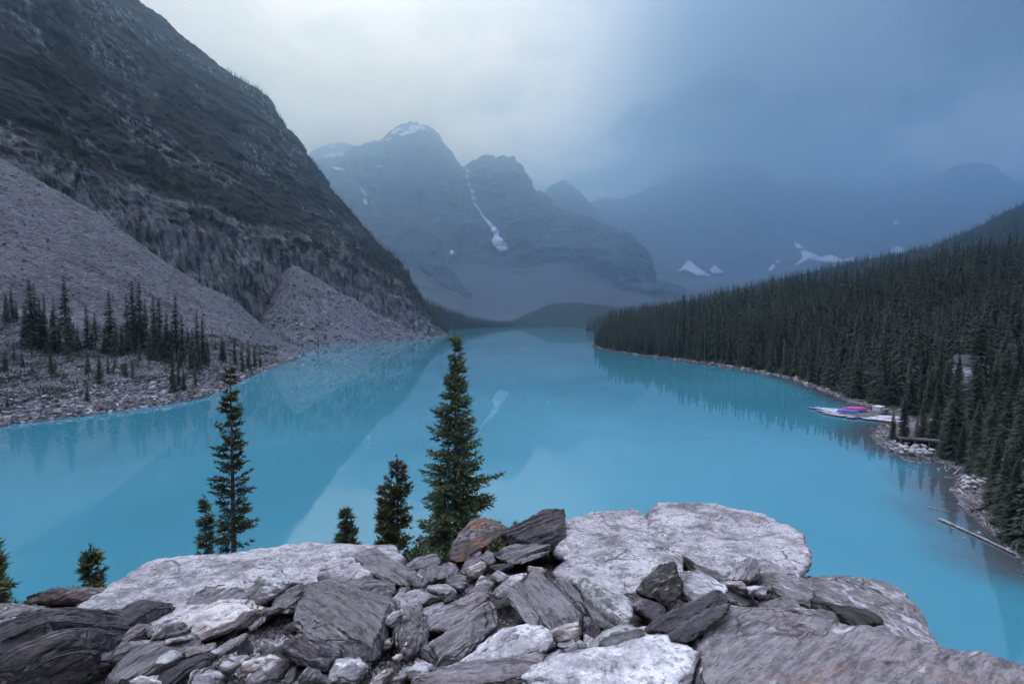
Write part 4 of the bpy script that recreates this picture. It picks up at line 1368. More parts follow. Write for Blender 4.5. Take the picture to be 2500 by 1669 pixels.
rock('N', [(1025, 655), (1100, 598), (1215, 655), (1120, 720), (1070, 695)], 'white', 'black-and-white speckled angular block', -25, yb=3.35, tilt=0.4, bulge=0.3, group=G1)
rock('N', [(1345, 605), (1360, 562), (1480, 578), (1535, 612), (1490, 645), (1400, 625)], 'tan', 'flat whitish stone above the tilted layered slabs', -10, yb=3.4, tilt=0.6, group=G1)
rock('N', [(1040, 810), (1090, 755), (1220, 655), (1350, 612), (1370, 640), (1290, 730), (1200, 800), (1150, 845), (1060, 838)], 'pale', 'smooth grey slab leaning against the tilted layered slabs', 34, yb=2.95, tilt=0.5, thick=0.3, lean=0.7, strata=0.5, group=G1)
rock('N', [(470, 765), (510, 733), (640, 722), (725, 770), (745, 805), (600, 800)], 'white', 'flat bright white stone in the middle of the pile', -8, yb=3.05, tilt=0.6, bulge=0.25, group=G1)
rock('N', [(165, 900), (250, 800), (440, 757), (475, 790), (570, 835), (380, 940), (290, 890), (270, 950), (180, 955)], 'slate', 'grey slab right of the big split boulder dusted with soil', 22, yb=2.75, tilt=0.7, thick=0.25, lean=0.6, group=G1)
rock('N', [(225, 820), (260, 760), (320, 735), (325, 790), (290, 830)], 'slate', 'little grey wedge behind the split boulder', 40, yb=2.95, tilt=0.3, group=G1)
rock('N', [(625, 855), (720, 803), (750, 830), (650, 885)], 'dark', 'small dark chip above the upper of the twin slabs', 30, yb=2.85, tilt=0.4, group=G1)
rock('N', [(378, 1110), (480, 1010), (650, 920), (830, 838), (960, 798), (1035, 808), (1055, 840), (980, 885), (830, 1015), (650, 1130), (480, 1150), (390, 1130)],
     'pink', 'upper of the twin slanting slabs, purplish', 28, yb=2.5, tilt=0.6, thick=0.22, bulge=0.14, shift=(0.0, -0.12), lean=0.35, layer=0.035, group=G1)
rock('N', [(385, 1370), (500, 1245), (650, 1130), (800, 1008), (980, 880), (1040, 858), (1092, 900), (1112, 1000), (1102, 1100), (1050, 1195), (880, 1335), (700, 1400), (540, 1428), (430, 1405)],
     'slate', 'lower of the twin slanting slabs, dark grey and thick', 36, yb=2.25, tilt=0.45, thick=0.3, bulge=0.14, shift=(0.0, -0.05), lean=0.25, layer=0.035, strata=1.3, group=G1)
rock('N', [(160, 1115), (250, 1000), (290, 920), (370, 908), (415, 990), (405, 1060), (395, 1120), (485, 1155), (480, 1210), (350, 1360), (290, 1388), (250, 1315), (200, 1215)],
     'green', 'knobbly pale upright boulder left of the twin slabs', 75, yb=2.3, tilt=0.4, thick=0.35, bulge=0.25, inset=0.7, rough=1.8, strata=0.7, group=G1)
rock('N', [(140, 1065), (170, 968), (240, 953), (258, 1000), (210, 1075), (160, 1090)], 'pink', 'small lavender stone against the knobbly upright boulder', 30, yb=2.4, tilt=0.3, bulge=0.3, group=G1)
rock('N', [(405, 965), (450, 928), (630, 868), (655, 885), (560, 955), (430, 1015)], 'white', 'white strip of stone behind the upper twin slab', 25, yb=2.65, tilt=0.5, thick=0.2, group=G1)
rock('N', [(1170, 830), (1200, 755), (1290, 695), (1305, 740), (1295, 860), (1400, 980), (1510, 1112), (1420, 1098), (1330, 1035), (1240, 905)],
     'pale', 'narrow grey slab standing on edge beside the tilted layered slab', -50, yb=2.45, tilt=0.5, thick=0.3, bulge=0.14, lean=0.15, layer=0.03, group=G1)
rock('S', [(1262, 1458), (1284, 1418), (1298, 1388), (1310, 1390), (1358, 1436), (1395, 1480), (1428, 1507), (1431, 1537), (1415, 1545), (1380, 1538), (1343, 1545), (1300, 1505)],
     'slate', 'tilted layered slab with deep brown grooves near the middle right', -48, yb=2.45, tilt=0.55, thick=0.4, bulge=0.14, ridge=[(1305, 1400, 0.15), (1400, 1500, 0.2)], lean=0.12, layer=0.028, strata=1.8, group=G1)
rock('O', [(190, 710), (250, 655), (300, 680), (400, 800), (475, 900), (515, 1020), (440, 980), (340, 890), (250, 780)], 'slate', 'brownish layered slab squeezed between two tilted slabs', -52, yb=2.55, tilt=0.6, thick=0.3, lean=0.1, layer=0.028, strata=1.5, group=G1)
rock('O', [(175, 610), (310, 498), (430, 428), (510, 488), (660, 618), (835, 740), (845, 870), (760, 815), (600, 720), (430, 710), (300, 700), (210, 690)],
     'pale', 'broad grey slab leaning below the massive pale boulder', 30, yb=2.85, tilt=0.75, thick=0.3, bulge=0.08, lean=0.8, strata=0.5, group=G1)
rock('O', [(400, 740), (440, 662), (510, 652), (600, 700), (780, 800), (862, 900), (898, 1010), (870, 1035), (700, 1118), (640, 1112), (580, 1098), (510, 1035), (460, 880)],
     'green', 'grey-green slab with a bright ridge running down to the right', -45, yb=2.4, tilt=0.6, thick=0.4, bulge=0.05, ridge=[(500, 668, 0.12), (640, 820, 0.28), (760, 960, 0.30), (850, 1020, 0.15)], inset=0.75, lean=0.6, strata=0.5, group=G1)
rock('O', [(440, 1150), (470, 1000), (520, 1060), (600, 1110), (560, 1190), (500, 1210)], 'dark', 'dark sunken stone below the bright-ridged slab', 60, yb=2.4, tilt=0.3, group=G1)
rock('S', [(1352, 1350), (1384, 1306), (1386, 1269), (1429, 1259), (1480, 1251), (1506, 1256), (1543, 1243), (1563, 1246), (1580, 1266), (1587, 1300), (1644, 1343), (1673, 1366), (1677, 1405), (1640, 1450), (1560, 1490), (1500, 1450), (1423, 1380)],
     'pale', 'massive pale boulder face right of the pointed black-brown slab', -35, yb=3.0, tilt=0.62, thick=0.7, bulge=0.06, ridge=[(1545, 1278, 0.12), (1565, 1300, 0.12), (1560, 1400, 0.12), (1440, 1330, 0.05)], inset=0.8, lean=0.75, layer=0.06, strata=0.8, group=G1)
rock('S', [(1583, 1300), (1586, 1250), (1600, 1237), (1611, 1229), (1677, 1227), (1711, 1235), (1730, 1230), (1761, 1232), (1815, 1249), (1860, 1253), (1906, 1276), (1956, 1297), (1972, 1326), (1988, 1372), (1987, 1392), (1975, 1409), (1973, 1420), (1945, 1420), (1868, 1425), (1792, 1432), (1715, 1412), (1660, 1370)],
     'pale', 'huge rounded pale boulder on the right crest with a dark right end', -12, yb=3.35, tilt=0.62, thick=0.7, bulge=0.10, shift=(-0.05, 0.02), inset=0.78, lean=0.8, layer=0.07, strata=0.6, group=G1)
rock('C', [(430, 590), (470, 540), (560, 640), (650, 690), (650, 725), (570, 745), (500, 700)], 'slate', 'grooved grey stone right of the cream-white block', -40, yb=3.0, tilt=0.6, lean=0.1, layer=0.03, group=G1)
rock('C', [(540, 565), (590, 480), (650, 420), (685, 480), (680, 530), (610, 575)], 'slate', 'dark grooved knob in front of the huge rounded boulder', 60, yb=3.2, tilt=0.4, lean=0.1, layer=0.04, strata=1.4, group=G1)
rock('C', [(735, 575), (748, 512), (800, 512), (950, 556), (1015, 600), (1022, 690), (1000, 745), (900, 720), (820, 712), (760, 645)], 'pale', 'grey pyramid-like rock between the two big right boulders', -22, yb=2.85, tilt=0.55, thick=0.4, bulge=0.2, ridge=[(800, 530, 0.15)], lean=0.4, group=G1)
rock('C', [(740, 760), (850, 690), (900, 678), (960, 740), (940, 800), (820, 800)], 'pale', 'small pointed pale stone in front of the pyramid-like rock', -30, yb=2.65, tilt=0.5, group=G1)
rock('C', [(1018, 650), (1060, 558), (1090, 538), (1250, 537), (1400, 562), (1550, 618), (1660, 678), (1780, 788), (1860, 868), (1900, 930), (1965, 1005), (1800, 1030), (1500, 980), (1280, 920), (1200, 860), (1060, 740)],
     'pale', 'broad domed boulder sloping down to the water on the right', -30, yb=2.5, tilt=0.72, thick=0.7, bulge=0.10, shift=(-0.06, 0.0), inset=0.8, lean=0.45, layer=0.05, strata=0.9, group=G1)
rock('C', [(1060, 700), (1240, 760), (1430, 770), (1560, 850), (1440, 890), (1260, 880), (1150, 790)], 'mossy', 'dark fluted hollow stone on the domed boulder', -20, yb=2.35, tilt=0.6, thick=0.2, bulge=0.1, lean=0.1, layer=0.025, group=G1)
rock('C', [(840, 770), (890, 735), (1000, 745), (1130, 780), (1220, 830), (1180, 880), (960, 840)], 'green', 'knobbly white-lichened rock behind the nearest right boulder', -15, yb=2.45, tilt=0.5, bulge=0.25, rough=1.8, group=G1)
rock('S', [(1700, 1580), (1709, 1537), (1753, 1505), (1799, 1484), (1868, 1481), (1933, 1493), (2014, 1508), (2098, 1538), (2175, 1547), (2290, 1577), (2385, 1593), (2700, 1690), (2700, 1800), (1735, 1800), (1715, 1640)],
     'pink', 'nearest big boulder at lower right, pinkish with lichen and rusty streaks', 36, yb=1.62, tilt=0.75, thick=0.6, bulge=0.06, shift=(0.03, -0.02), inset=0.88, lean=0.30, layer=0.035, strata=0.9, group=G1)
rock('O', [(-90, 1600), (-70, 1500), (0, 1435), (180, 1390), (330, 1330), (400, 1355), (520, 1322), (600, 1340), (830, 1250), (930, 1208), (990, 1245), (1130, 1152), (1172, 1158), (1215, 1212), (1300, 1208), (1362, 1260), (1442, 1320), (1475, 1480), (1500, 1650), (700, 1800), (-60, 1800)],
     'white', 'big white slab with stepped edges at the bottom centre', 12, yb=1.72, tilt=0.75, thick=0.5, bulge=0.06, shift=(0.0, -0.03), inset=0.86, lean=0.7, layer=0.04, strata=1.0, group=G1)
rock('B', [(740, 1170), (930, 1060), (1010, 985), (1100, 898), (1200, 868), (1300, 850), (1395, 868), (1435, 940), (1495, 1010), (1475, 1050), (1200, 1110), (900, 1160)],
     'white', 'pale streaked slab left of the big white slab', 33, yb=2.0, tilt=0.7, thick=0.3, bulge=0.10, ridge=[(1390, 890, 0.12), (1300, 1000, 0.12)], lean=0.6, layer=0.03, group=G1)
rock('B', [(380, 1260), (600, 1195), (900, 1125), (1200, 1080), (1560, 1032), (1580, 1050), (1400, 1118), (1230, 1190), (1180, 1290), (380, 1320)],
     'pink', 'long purple-grey slab along the bottom edge', 9, yb=1.85, tilt=0.7, thick=0.3, bulge=0.12, shift=(0.0, -0.10), lean=0.3, layer=0.03, group=G1)
rock('B', [(1400, 912), (1450, 883), (1600, 836), (1622, 900), (1612, 965), (1490, 985), (1440, 950)], 'tan', 'orange-tinted cream block near the big white slab', 22, yb=2.3, tilt=0.4, bulge=0.3, ridge=[(1600, 850, 0.1)], group=G1)
rock('B', [(1725, 965), (1780, 908), (1900, 857), (1965, 870), (2085, 940), (2000, 990), (1880, 1010), (1740, 1050)], 'green', 'rounded lichen-grey rock behind the big white slab', 15, yb=2.15, tilt=0.5, bulge=0.25, group=G1)
rock('B', [(1630, 1020), (1690, 930), (1745, 955), (1735, 1045), (1650, 1062)], 'pink', 'purple chunk left of the rounded lichen-grey rock', 60, yb=2.15, tilt=0.4, group=G1)
rock('B', [(1590, 975), (1640, 958), (1655, 990), (1622, 1020), (1598, 1005)], 'green', 'small pale green stone under the orange-tinted block', 0, yb=2.18, tilt=0.4, bulge=0.3, group=G1)
rock('B', [(1470, 1000), (1590, 958), (1605, 1010), (1625, 1070), (1540, 1050)], 'slate', 'grey broken stone below the orange-tinted block', 30, yb=2.12, tilt=0.4, bulge=0.25, group=G1)
rock('O', [(950, 775), (1000, 720), (1090, 640), (1108, 556), (1200, 548), (1282, 660), (1292, 760), (1250, 905), (1180, 930), (1140, 850), (960, 815)],
     'mossy', 'dark lichen-crusted block with black undercut right of centre', 20, yb=2.75, tilt=0.35, thick=0.3, bulge=0.2, shift=(0.02, -0.14), rough=2.0, group=G1)
rock('O', [(880, 905), (950, 838), (1140, 905), (1148, 960), (1050, 1062), (900, 955)], 'dark', 'smooth purple-black block under the lichen-crusted block', 25, yb=2.55, tilt=0.5, bulge=0.15, strata=0.3, group=G1)
rock('O', [(1290, 700), (1330, 638), (1390, 602), (1460, 638), (1640, 720), (1690, 785), (1570, 855), (1400, 900), (1300, 810)],
     'white', 'cream-white block with a grooved top right of the lichen-crusted block', -22, yb=2.75, tilt=0.5, thick=0.35, bulge=0.25, ridge=[(1400, 700, 0.2), (1600, 800, 0.2)], strata=0.7, lean=0.5, group=G1)
rock('O', [(980, 1140), (1060, 1058), (1300, 948), (1580, 858), (1640, 778), (1735, 850), (1620, 920), (1450, 968), (1270, 1058), (1160, 1140), (1080, 1175)],
     'dark', 'upper of two dark plank slabs beside the nearest right boulder', 27, yb=2.25, tilt=0.6, thick=0.2, bulge=0.18, shift=(0.0, -0.14), lean=0.3, layer=0.03, group=G1)
rock('O', [(1170, 1180), (1400, 1020), (1620, 928), (1760, 885), (1760, 935), (1610, 1005), (1430, 1115), (1412, 1205), (1360, 1232), (1240, 1212)],
     'dark', 'lower of two dark plank slabs beside the nearest right boulder', 29, yb=2.12, tilt=0.6, thick=0.2, bulge=0.18, shift=(0.0, -0.12), lean=0.3, layer=0.03, group=G1)
rock('C', [(638, 622), (700, 598), (728, 640), (712, 675), (660, 665)], 'white', 'small white stone on brown soil near the right boulders', 20, yb=2.9, tilt=0.4, bulge=0.3, group=G1)
rock('C', [(500, 590), (540, 568), (590, 600), (580, 635), (540, 620)], 'tan', 'small pinkish stone on brown soil near the right boulders', 20, yb=3.05, tilt=0.4, bulge=0.3, group=G1)
rock('N', [(305, 1490), (360, 1428), (490, 1458), (495, 1505), (420, 1518), (330, 1540)], 'pink', 'reddish stone at the bottom left of the purple-grey slab', 15, yb=2.0, tilt=0.4, bulge=0.3, group=G1)
rock('N', [(-20, 1600), (20, 1540), (110, 1478), (135, 1520), (100, 1600)], 'tan', 'cream stone at the bottom edge left of the reddish stone', 30, yb=1.95, tilt=0.5, group=G1)
rock('N', [(215, 1545), (260, 1478), (312, 1500), (295, 1550)], 'slate', 'small grey stone between cream and reddish stones', 20, yb=1.98, tilt=0.4, group=G1)
rock('N', [(188, 1368), (200, 1333), (267, 1348), (262, 1392)], 'tan', 'little cream cube on the dark gravel', 10, yb=2.2, tilt=0.3, bulge=0.3, group=G1)
rock('N', [(105, 1245), (150, 1188), (192, 1230), (172, 1280), (118, 1280)], 'tan', 'little rounded pale stone below the lavender stone', 10, yb=2.3, tilt=0.3, bulge=0.35, group=G1)

# ================================================================== conifers
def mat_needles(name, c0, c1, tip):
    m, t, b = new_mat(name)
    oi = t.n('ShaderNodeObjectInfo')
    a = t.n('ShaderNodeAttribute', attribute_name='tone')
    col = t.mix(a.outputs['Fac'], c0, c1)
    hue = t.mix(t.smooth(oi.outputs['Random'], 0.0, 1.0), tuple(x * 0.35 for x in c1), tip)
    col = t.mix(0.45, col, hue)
    t.link(col, b.inputs['Base Color'])
    b.inputs['Roughness'].default_value = 0.75
    b.inputs['Specular IOR Level'].default_value = 0.12
    return m


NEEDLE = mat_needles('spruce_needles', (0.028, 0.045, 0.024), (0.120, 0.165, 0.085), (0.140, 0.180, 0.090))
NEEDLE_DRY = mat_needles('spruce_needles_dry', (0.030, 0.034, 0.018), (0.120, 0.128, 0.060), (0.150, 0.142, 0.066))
FOREST = mat_needles('forest_needles', (0.005, 0.008, 0.006), (0.068, 0.086, 0.066), (0.092, 0.100, 0.070))  # dark inner boughs, paler tips: light on the crowns put into the colour
SNAGM = plain('dead_wood', (0.22, 0.205, 0.205), 0.9, 0.3, 4.0)
BARK = plain('spruce_bark', (0.115, 0.092, 0.085), 0.9, 0.4, 9.0)
GREYBARK = plain('grey_bark', (0.10, 0.092, 0.088), 0.9, 0.3, 5.0)


def tube(pts, rad, n=7):
    """tapered tube along points -> verts, quads"""
    pts = np.asarray(pts, float)
    rad = np.broadcast_to(np.asarray(rad, float), (len(pts),))
    d = np.gradient(pts, axis=0)
    d /= np.linalg.norm(d, axis=1)[:, None] + 1e-9
    ref = np.where(np.abs(d[:, 2:3]) > 0.9, np.array([[1.0, 0, 0]]), np.array([[0, 0, 1.0]]))
    a = np.cross(d, ref)
    a /= np.linalg.norm(a, axis=1)[:, None] + 1e-9
    b = np.cross(d, a)
    th = np.linspace(0, 2 * np.pi, n, endpoint=False)
    V = pts[:, None] + rad[:, None, None] * (np.cos(th)[None, :, None] * a[:, None] + np.sin(th)[None, :, None] * b[:, None])
    q = []
    m = len(pts)
    for i in range(m - 1):
        for j in range(n):
            q.append((i * n + j, i * n + (j + 1) % n, (i + 1) * n + (j + 1) % n, (i + 1) * n + j))
    return V.reshape(-1, 3), np.array(q)


def needle_tris(Pp, Dd, ln, wd, rg):
    """one thin triangle for each point and direction"""
    n = len(Pp)
    side = np.cross(Dd, rg.normal(size=(n, 3)))
    side /= np.linalg.norm(side, axis=1)[:, None] + 1e-9
    a = Pp - side * wd[:, None] * 0.5
    b = Pp + side * wd[:, None] * 0.5
    c = Pp + Dd * ln[:, None]
    V = np.stack([a, b, c], 1).reshape(-1, 3)
    Fc = np.arange(3 * n).reshape(-1, 3)
    return V, Fc


def spruce_hero(H, R0, seed, whorls=46, dens=1.0, bare=0.04, gap=0.0, dry=False, droop=0.35, power=0.8, twin=False):
    """narrow mountain spruce with separate boughs, twigs and needle tufts; returns the thing's Empty"""
    rg = np.random.default_rng(seed)
    root = empty('spruce_tree')
    zt = np.linspace(0, H, 14)
    cx = np.cumsum(rg.normal(0, 0.012 * H / 14, 14))
    cyv = np.cumsum(rg.normal(0, 0.012 * H / 14, 14))
    tr = np.stack([cx, cyv, zt], 1)
    V, Q = tube(tr, 0.012 * H * (1 - zt / H * 0.93), 8)
    link('trunk', mesh_np('trunk', V, Q), BARK, root)
    PP, DD, LL, WW, TT = [], [], [], [], []
    limbs = []
    for k in range(whorls):
        t0 = bare + (1 - bare) * (k + rg.uniform(-0.35, 0.35)) / whorls
        t0 = min(max(t0, 0.02), 0.995)
        nb = int(rg.integers(6, 10)) if t0 < 0.9 else int(rg.integers(2, 5))
        for j in range(nb):
            if rg.random() < gap * (0.4 + 0.6 * math.sin(t0 * 19 + seed) ** 2):
                continue
            az = rg.uniform(0, 2 * np.pi)
            L = R0 * (1 - t0) ** power * rg.uniform(0.55, 1.12) * (0.78 + 0.30 * math.sin(3 * az + 9 * t0 + seed)) + 0.05 * R0
            if rg.random() < 0.05:
                L *= 1.35
            z0 = t0 * H
            base = np.array([np.interp(z0, zt, cx), np.interp(z0, zt, cyv), z0])
            el = R(38) * t0 - droop * (1 - t0) + rg.normal(0, 0.10)
            ns = max(4, int(L / 0.075))
            s = np.linspace(0, 1, ns)
            out = np.array([math.cos(az), math.sin(az), 0])
            bend = rg.normal(0, 0.12)
            sidev = np.array([-out[1], out[0], 0])
            cur = base + np.outer(s * L * math.cos(el), out) + np.outer(s ** 2 * L * bend, sidev)
            cur[:, 2] += s * L * math.sin(el) - droop * 0.42 * L * s ** 1.5 + 0.42 * L * droop * s ** 3
            if L > 0.22:
                limbs.append(tube(cur[::max(1, ns // 4)], np.linspace(0.006 + 0.006 * L, 0.003, len(cur[::max(1, ns // 4)])), 4))
            dirb = np.gradient(cur, axis=0)
            dirb /= np.linalg.norm(dirb, axis=1)[:, None] + 1e-9
            # twigs on both sides, combed forward and drooping
            for i in range(1 if L > 0.2 else 0, ns):
                f = i / (ns - 1)
                if f < 0.18 and L > 0.35:
                    continue
                tl = (0.34 * L * (1 - 0.75 * f) + 0.045) * rg.uniform(0.7, 1.25)
                for sg in (-1, 1, 0):
                    if sg == 0 and f < 0.6 and rg.random() < 0.5:
                        continue
                    d = dirb[i] * (0.75 if sg else 1.0) + sidev * sg * rg.uniform(0.6, 1.0) + np.array([0, 0, rg.uniform(-0.42, 0.18)])
                    d /= np.linalg.norm(d)
                    nt = max(3, int(tl / 0.020 * dens))
                    q = np.linspace(0.1, 1.0, nt)
                    pts = cur[i] + np.outer(q * tl, d)
                    pts[:, 2] -= (q ** 2) * tl * 0.18
                    dd = d + rg.normal(0, 0.55, (nt, 3)) + np.array([0, 0, 0.10])
                    dd /= np.linalg.norm(dd, axis=1)[:, None]
                    PP.append(pts)
                    DD.append(dd)
                    LL.append(rg.uniform(0.06, 0.115, nt))
                    WW.append(rg.uniform(0.021, 0.038, nt))
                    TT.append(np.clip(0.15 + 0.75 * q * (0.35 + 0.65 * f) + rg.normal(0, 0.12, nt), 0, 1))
    # leader
    q = rg.uniform(0.93, 1.01, 30)
    PP.append(np.stack([np.full(30, cx[-1]), np.full(30, cyv[-1]), q * H], 1))
    dd = rg.normal(0, 0.6, (30, 3)) + np.array([0, 0, 0.8])
    DD.append(dd / np.linalg.norm(dd, axis=1)[:, None])
    LL.append(rg.uniform(0.05, 0.10, 30))
    WW.append(rg.uniform(0.015, 0.028, 30))
    TT.append(rg.uniform(0.3, 0.8, 30))
    V, Fc = needle_tris(np.concatenate(PP), np.concatenate(DD), np.concatenate(LL), np.concatenate(WW), rg)
    me = mesh_np('crown', V, Fc, smooth=False)
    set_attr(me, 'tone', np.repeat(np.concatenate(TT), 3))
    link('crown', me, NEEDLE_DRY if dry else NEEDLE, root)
    bv, bq, o = [], [], 0
    for v, q in limbs:
        bv.append(v)
        bq.append(q + o)
        o += len(v)
    if bv:
        tag(link('branches', mesh_np('branches', np.concatenate(bv), np.concatenate(bq)), BARK, root), kind='stuff')
    return root


def conifer_mesh(H, R0, seed, whorls, nb, power=0.75, rag=0.3, tris=3, base=0.08, bw=1.0):
    """forest conifer: every bough a few ragged drooping blades"""
    rg = np.random.default_rng(seed)
    V, Fc, T = [], [], []
    for k in range(whorls):
        t0 = base + (1 - base) * (k + rg.uniform(-0.4, 0.4)) / whorls
        t0 = min(max(t0, 0.01), 0.99)
        for j in range(nb):
            az = rg.uniform(0, 2 * np.pi)
            L = (R0 * (1 - t0) ** power + 0.02 * H * (1 - t0)) * rg.uniform(1 - rag, 1 + rag * 0.7) + 0.12
            z0 = t0 * H
            o = np.array([math.cos(az), math.sin(az), 0])
            sd = np.array([-o[1], o[0], 0])
            dr = (0.50 - 0.55 * t0) + rg.normal(0, 0.12)
            for q in range(tris):
                f0 = q / tris * 0.75
                f1 = f0 + rg.uniform(0.34, 0.55)
                sw = rg.normal(0, 0.30 if bw == 1.0 else 0.55)
                wd = (0.30 + 0.06 * L) * bw * rg.uniform(0.6, 1.25) * (1.0 - 0.35 * f0)
                p0 = o * L * f0 + np.array([0, 0, z0 - dr * L * f0])
                p1 = o * L * min(f1, 1.05) + sd * sw * L * 0.5 + np.array([0, 0, z0 - dr * L * f1 + rg.normal(0, 0.06) * L])
                up_ = np.array([0, 0, wd * rg.uniform(0.2, 0.8)])
                i = len(V)
                V += [p0 + sd * wd + up_ * 0.2, p0 - sd * wd + up_ * 0.2, p1, p0 + up_ * 1.1]
                Fc += [(i, i + 2, i + 3), (i + 3, i + 2, i + 1)]
                tn = np.clip(0.25 + 0.6 * f1 + rg.normal(0, 0.15), 0, 1)  # tone rises towards the bough tip, painting in the light there
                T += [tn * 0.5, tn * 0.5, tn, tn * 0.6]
    i = len(V)
    V += [np.array([0.10, 0, H * 0.93]), np.array([-0.06, 0.09, H * 0.93]), np.array([-0.06, -0.09, H * 0.93]), np.array([0, 0, H * 1.02])]
    Fc += [(i, i + 1, i + 3), (i + 1, i + 2, i + 3), (i + 2, i, i + 3)]
    T += [0.4] * 4
    me = mesh_np('crown', np.array(V), np.array(Fc), smooth=False)
    set_attr(me, 'tone', np.array(T))
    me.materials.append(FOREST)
    return me


def trunk_mesh(H, r):
    V, Q = tube([(0, 0, -0.6), (0, 0, H * 0.3), (0, 0, H * 0.7), (0, 0, H * 0.98)], [r, r * 0.8, r * 0.4, r * 0.08], 6)
    me = mesh_np('trunk', V, Q)
    me.materials.append(GREYBARK)
    return me


# meshes are one metre tall units scaled per tree: build at 20 m
NEAR_CROWN = [conifer_mesh(20, r, 100 + k, 40, 7, p, 0.38, 4, b) for k, (r, p, b) in enumerate([(2.5, 0.72, 0.04), (2.1, 0.80, 0.06), (2.9, 0.80, 0.03), (1.7, 0.66, 0.10), (3.3, 0.95, 0.03), (1.5, 0.60, 0.20)])]
FAR_CROWN = [conifer_mesh(20, r, 200 + k, 18, 7, p, 0.30, 2, 0.02) for k, (r, p) in enumerate([(3.0, 0.75), (2.6, 0.8), (3.4, 0.85), (2.2, 0.7)])]
FINE_CROWN = [conifer_mesh(20, r, 300 + k, 74, 10, p, 0.42, 7, b, 0.42) for k, (r, p, b) in enumerate([(2.7, 0.75, 0.03), (2.2, 0.82, 0.05), (3.1, 0.85, 0.03)])]
TRUNK = trunk_mesh(20, 0.22)


def forest_tree(name, crown, loc, h, rz, label, group, cat='tree', wide=1.0):
    t = empty(name, loc, rz)
    s = h / 20.0
    t.scale = (s * wide, s * wide, s)
    link('trunk', TRUNK, None, t)
    link('crown', crown, None, t)
    tag(t, label, cat, group)
    return t


def scatter(name, pts, hs, rots, var, sources, label, cat):
    """one mass of trees: crowns set on points by geometry nodes"""
    me = bpy.data.meshes.new(name)
    me.vertices.add(len(pts))
    me.vertices.foreach_set('co', np.asarray(pts, dtype=np.float32).ravel())
    set_attr(me, 'scl', np.asarray(hs) / 20.0)
    set_attr(me, 'rotz', rots)
    a = me.attributes.new('var', 'INT', 'POINT')
    a.data.foreach_set('value', np.asarray(var, dtype=np.int32))
    ob = link(name, me)
    ng = bpy.data.node_groups.new(name, 'GeometryNodeTree')
    ng.interface.new_socket('Geometry', in_out='INPUT', socket_type='NodeSocketGeometry')
    ng.interface.new_socket('Geometry', in_out='OUTPUT', socket_type='NodeSocketGeometry')
    gi = ng.nodes.new('NodeGroupInput')
    go = ng.nodes.new('NodeGroupOutput')
    iop = ng.nodes.new('GeometryNodeInstanceOnPoints')
    jn = ng.nodes.new('GeometryNodeJoinGeometry')
    for s in reversed(sources):
        oi = ng.nodes.new('GeometryNodeObjectInfo')
        oi.inputs['Object'].default_value = s
        oi.inputs['As Instance'].default_value = True
        ng.links.new(oi.outputs['Geometry'], jn.inputs[0])

    def na(nm, typ):
        n = ng.nodes.new('GeometryNodeInputNamedAttribute')
        n.data_type = typ
        n.inputs['Name'].default_value = nm
        return [o for o in n.outputs if o.enabled][0]
    cx = ng.nodes.new('ShaderNodeCombineXYZ')
    ng.links.new(na('rotz', 'FLOAT'), cx.inputs[2])
    iop.inputs['Pick Instance'].default_value = True
    ng.links.new(gi.outputs[0], iop.inputs['Points'])
    ng.links.new(jn.outputs[0], iop.inputs['Instance'])
    ng.links.new(na('var', 'INT'), iop.inputs['Instance Index'])
    ng.links.new(cx.outputs[0], iop.inputs['Rotation'])
    ng.links.new(na('scl', 'FLOAT'), iop.inputs['Scale'])
    ng.links.new(iop.outputs[0], go.inputs[0])
    md = ob.modifiers.new('trees', 'NODES')
    md.node_group = ng
    tag(ob, label, cat, kind='stuff')
    return ob


def px_of(P):
    P = np.asarray(P, float)
    Y = P[..., 1]
    zc = Y * CP - (P[..., 2] - CAM_H) * SP
    yc = Y * SP + (P[..., 2] - CAM_H) * CP
    return 1250 + F * P[..., 0] / zc, 834.5 - F * yc / zc


class Drape:
    """looks up the terrain point seen at a photograph pixel"""
    def __init__(self, G):
        self.P = G.reshape(-1, 3)
        self.x, self.y = px_of(self.P)

    def __call__(self, px, py):
        i = np.argmin((self.x - px) ** 2 + (self.y - py) ** 2 + self.P[:, 1] * 1e-4)
        return self.P[i]


# ---- the spruces on the slope just below the crest
def hero(px, top, Y, R0, seed, label, **kw):
    p = at(px, top, Y)
    zb = pile_z(p.x, Y) - 0.15
    H = p.z - zb
    t = spruce_hero(H, R0, seed, **kw)
    t.location = (p.x, Y, zb)
    tag(t, label, 'tree', 'spruces below the crest')
    return t


hero(1112, 822, 10.0, 1.50, 3, 'tallest full green spruce behind the rust-stained boulder', whorls=76, dens=1.15, droop=0.45, power=0.95)
hero(564, 878, 11.0, 0.70, 8, 'tall slender spruce with bare trunk showing, behind the pale left slab', whorls=56, gap=0.25, dry=True, droop=0.42, power=0.60, dens=1.2)
hero(498, 1213, 10.0, 0.44, 12, 'short dark spruce touching the tall slender one', whorls=40, gap=0.15, droop=0.35, power=0.62)
hero(968, 1120, 8.6, 0.66, 21, 'middle-sized spruce with pale dead twigs left of the tallest spruce', whorls=44, gap=0.22, dry=True, droop=0.42, power=0.55)
hero(938, 1178, 8.9, 0.30, 25, 'thin spruce pressed against the left side of the middle-sized one', whorls=36, gap=0.15, dry=True, droop=0.38, power=0.5)
hero(845, 1244, 7.6, 0.42, 31, 'small spruce whose tip shows over the pale left slab', whorls=34, droop=0.30, power=0.7)
hero(222, 1335, 6.3, 0.40, 37, 'small open spruce at the left end of the pale slab', whorls=26, gap=0.25, droop=0.30, power=0.8, dens=0.85)
hero(-34, 1322, 5.4, 0.44, 41, 'dark spruce cut off by the left edge of the picture', whorls=34, droop=0.40, power=1.0)
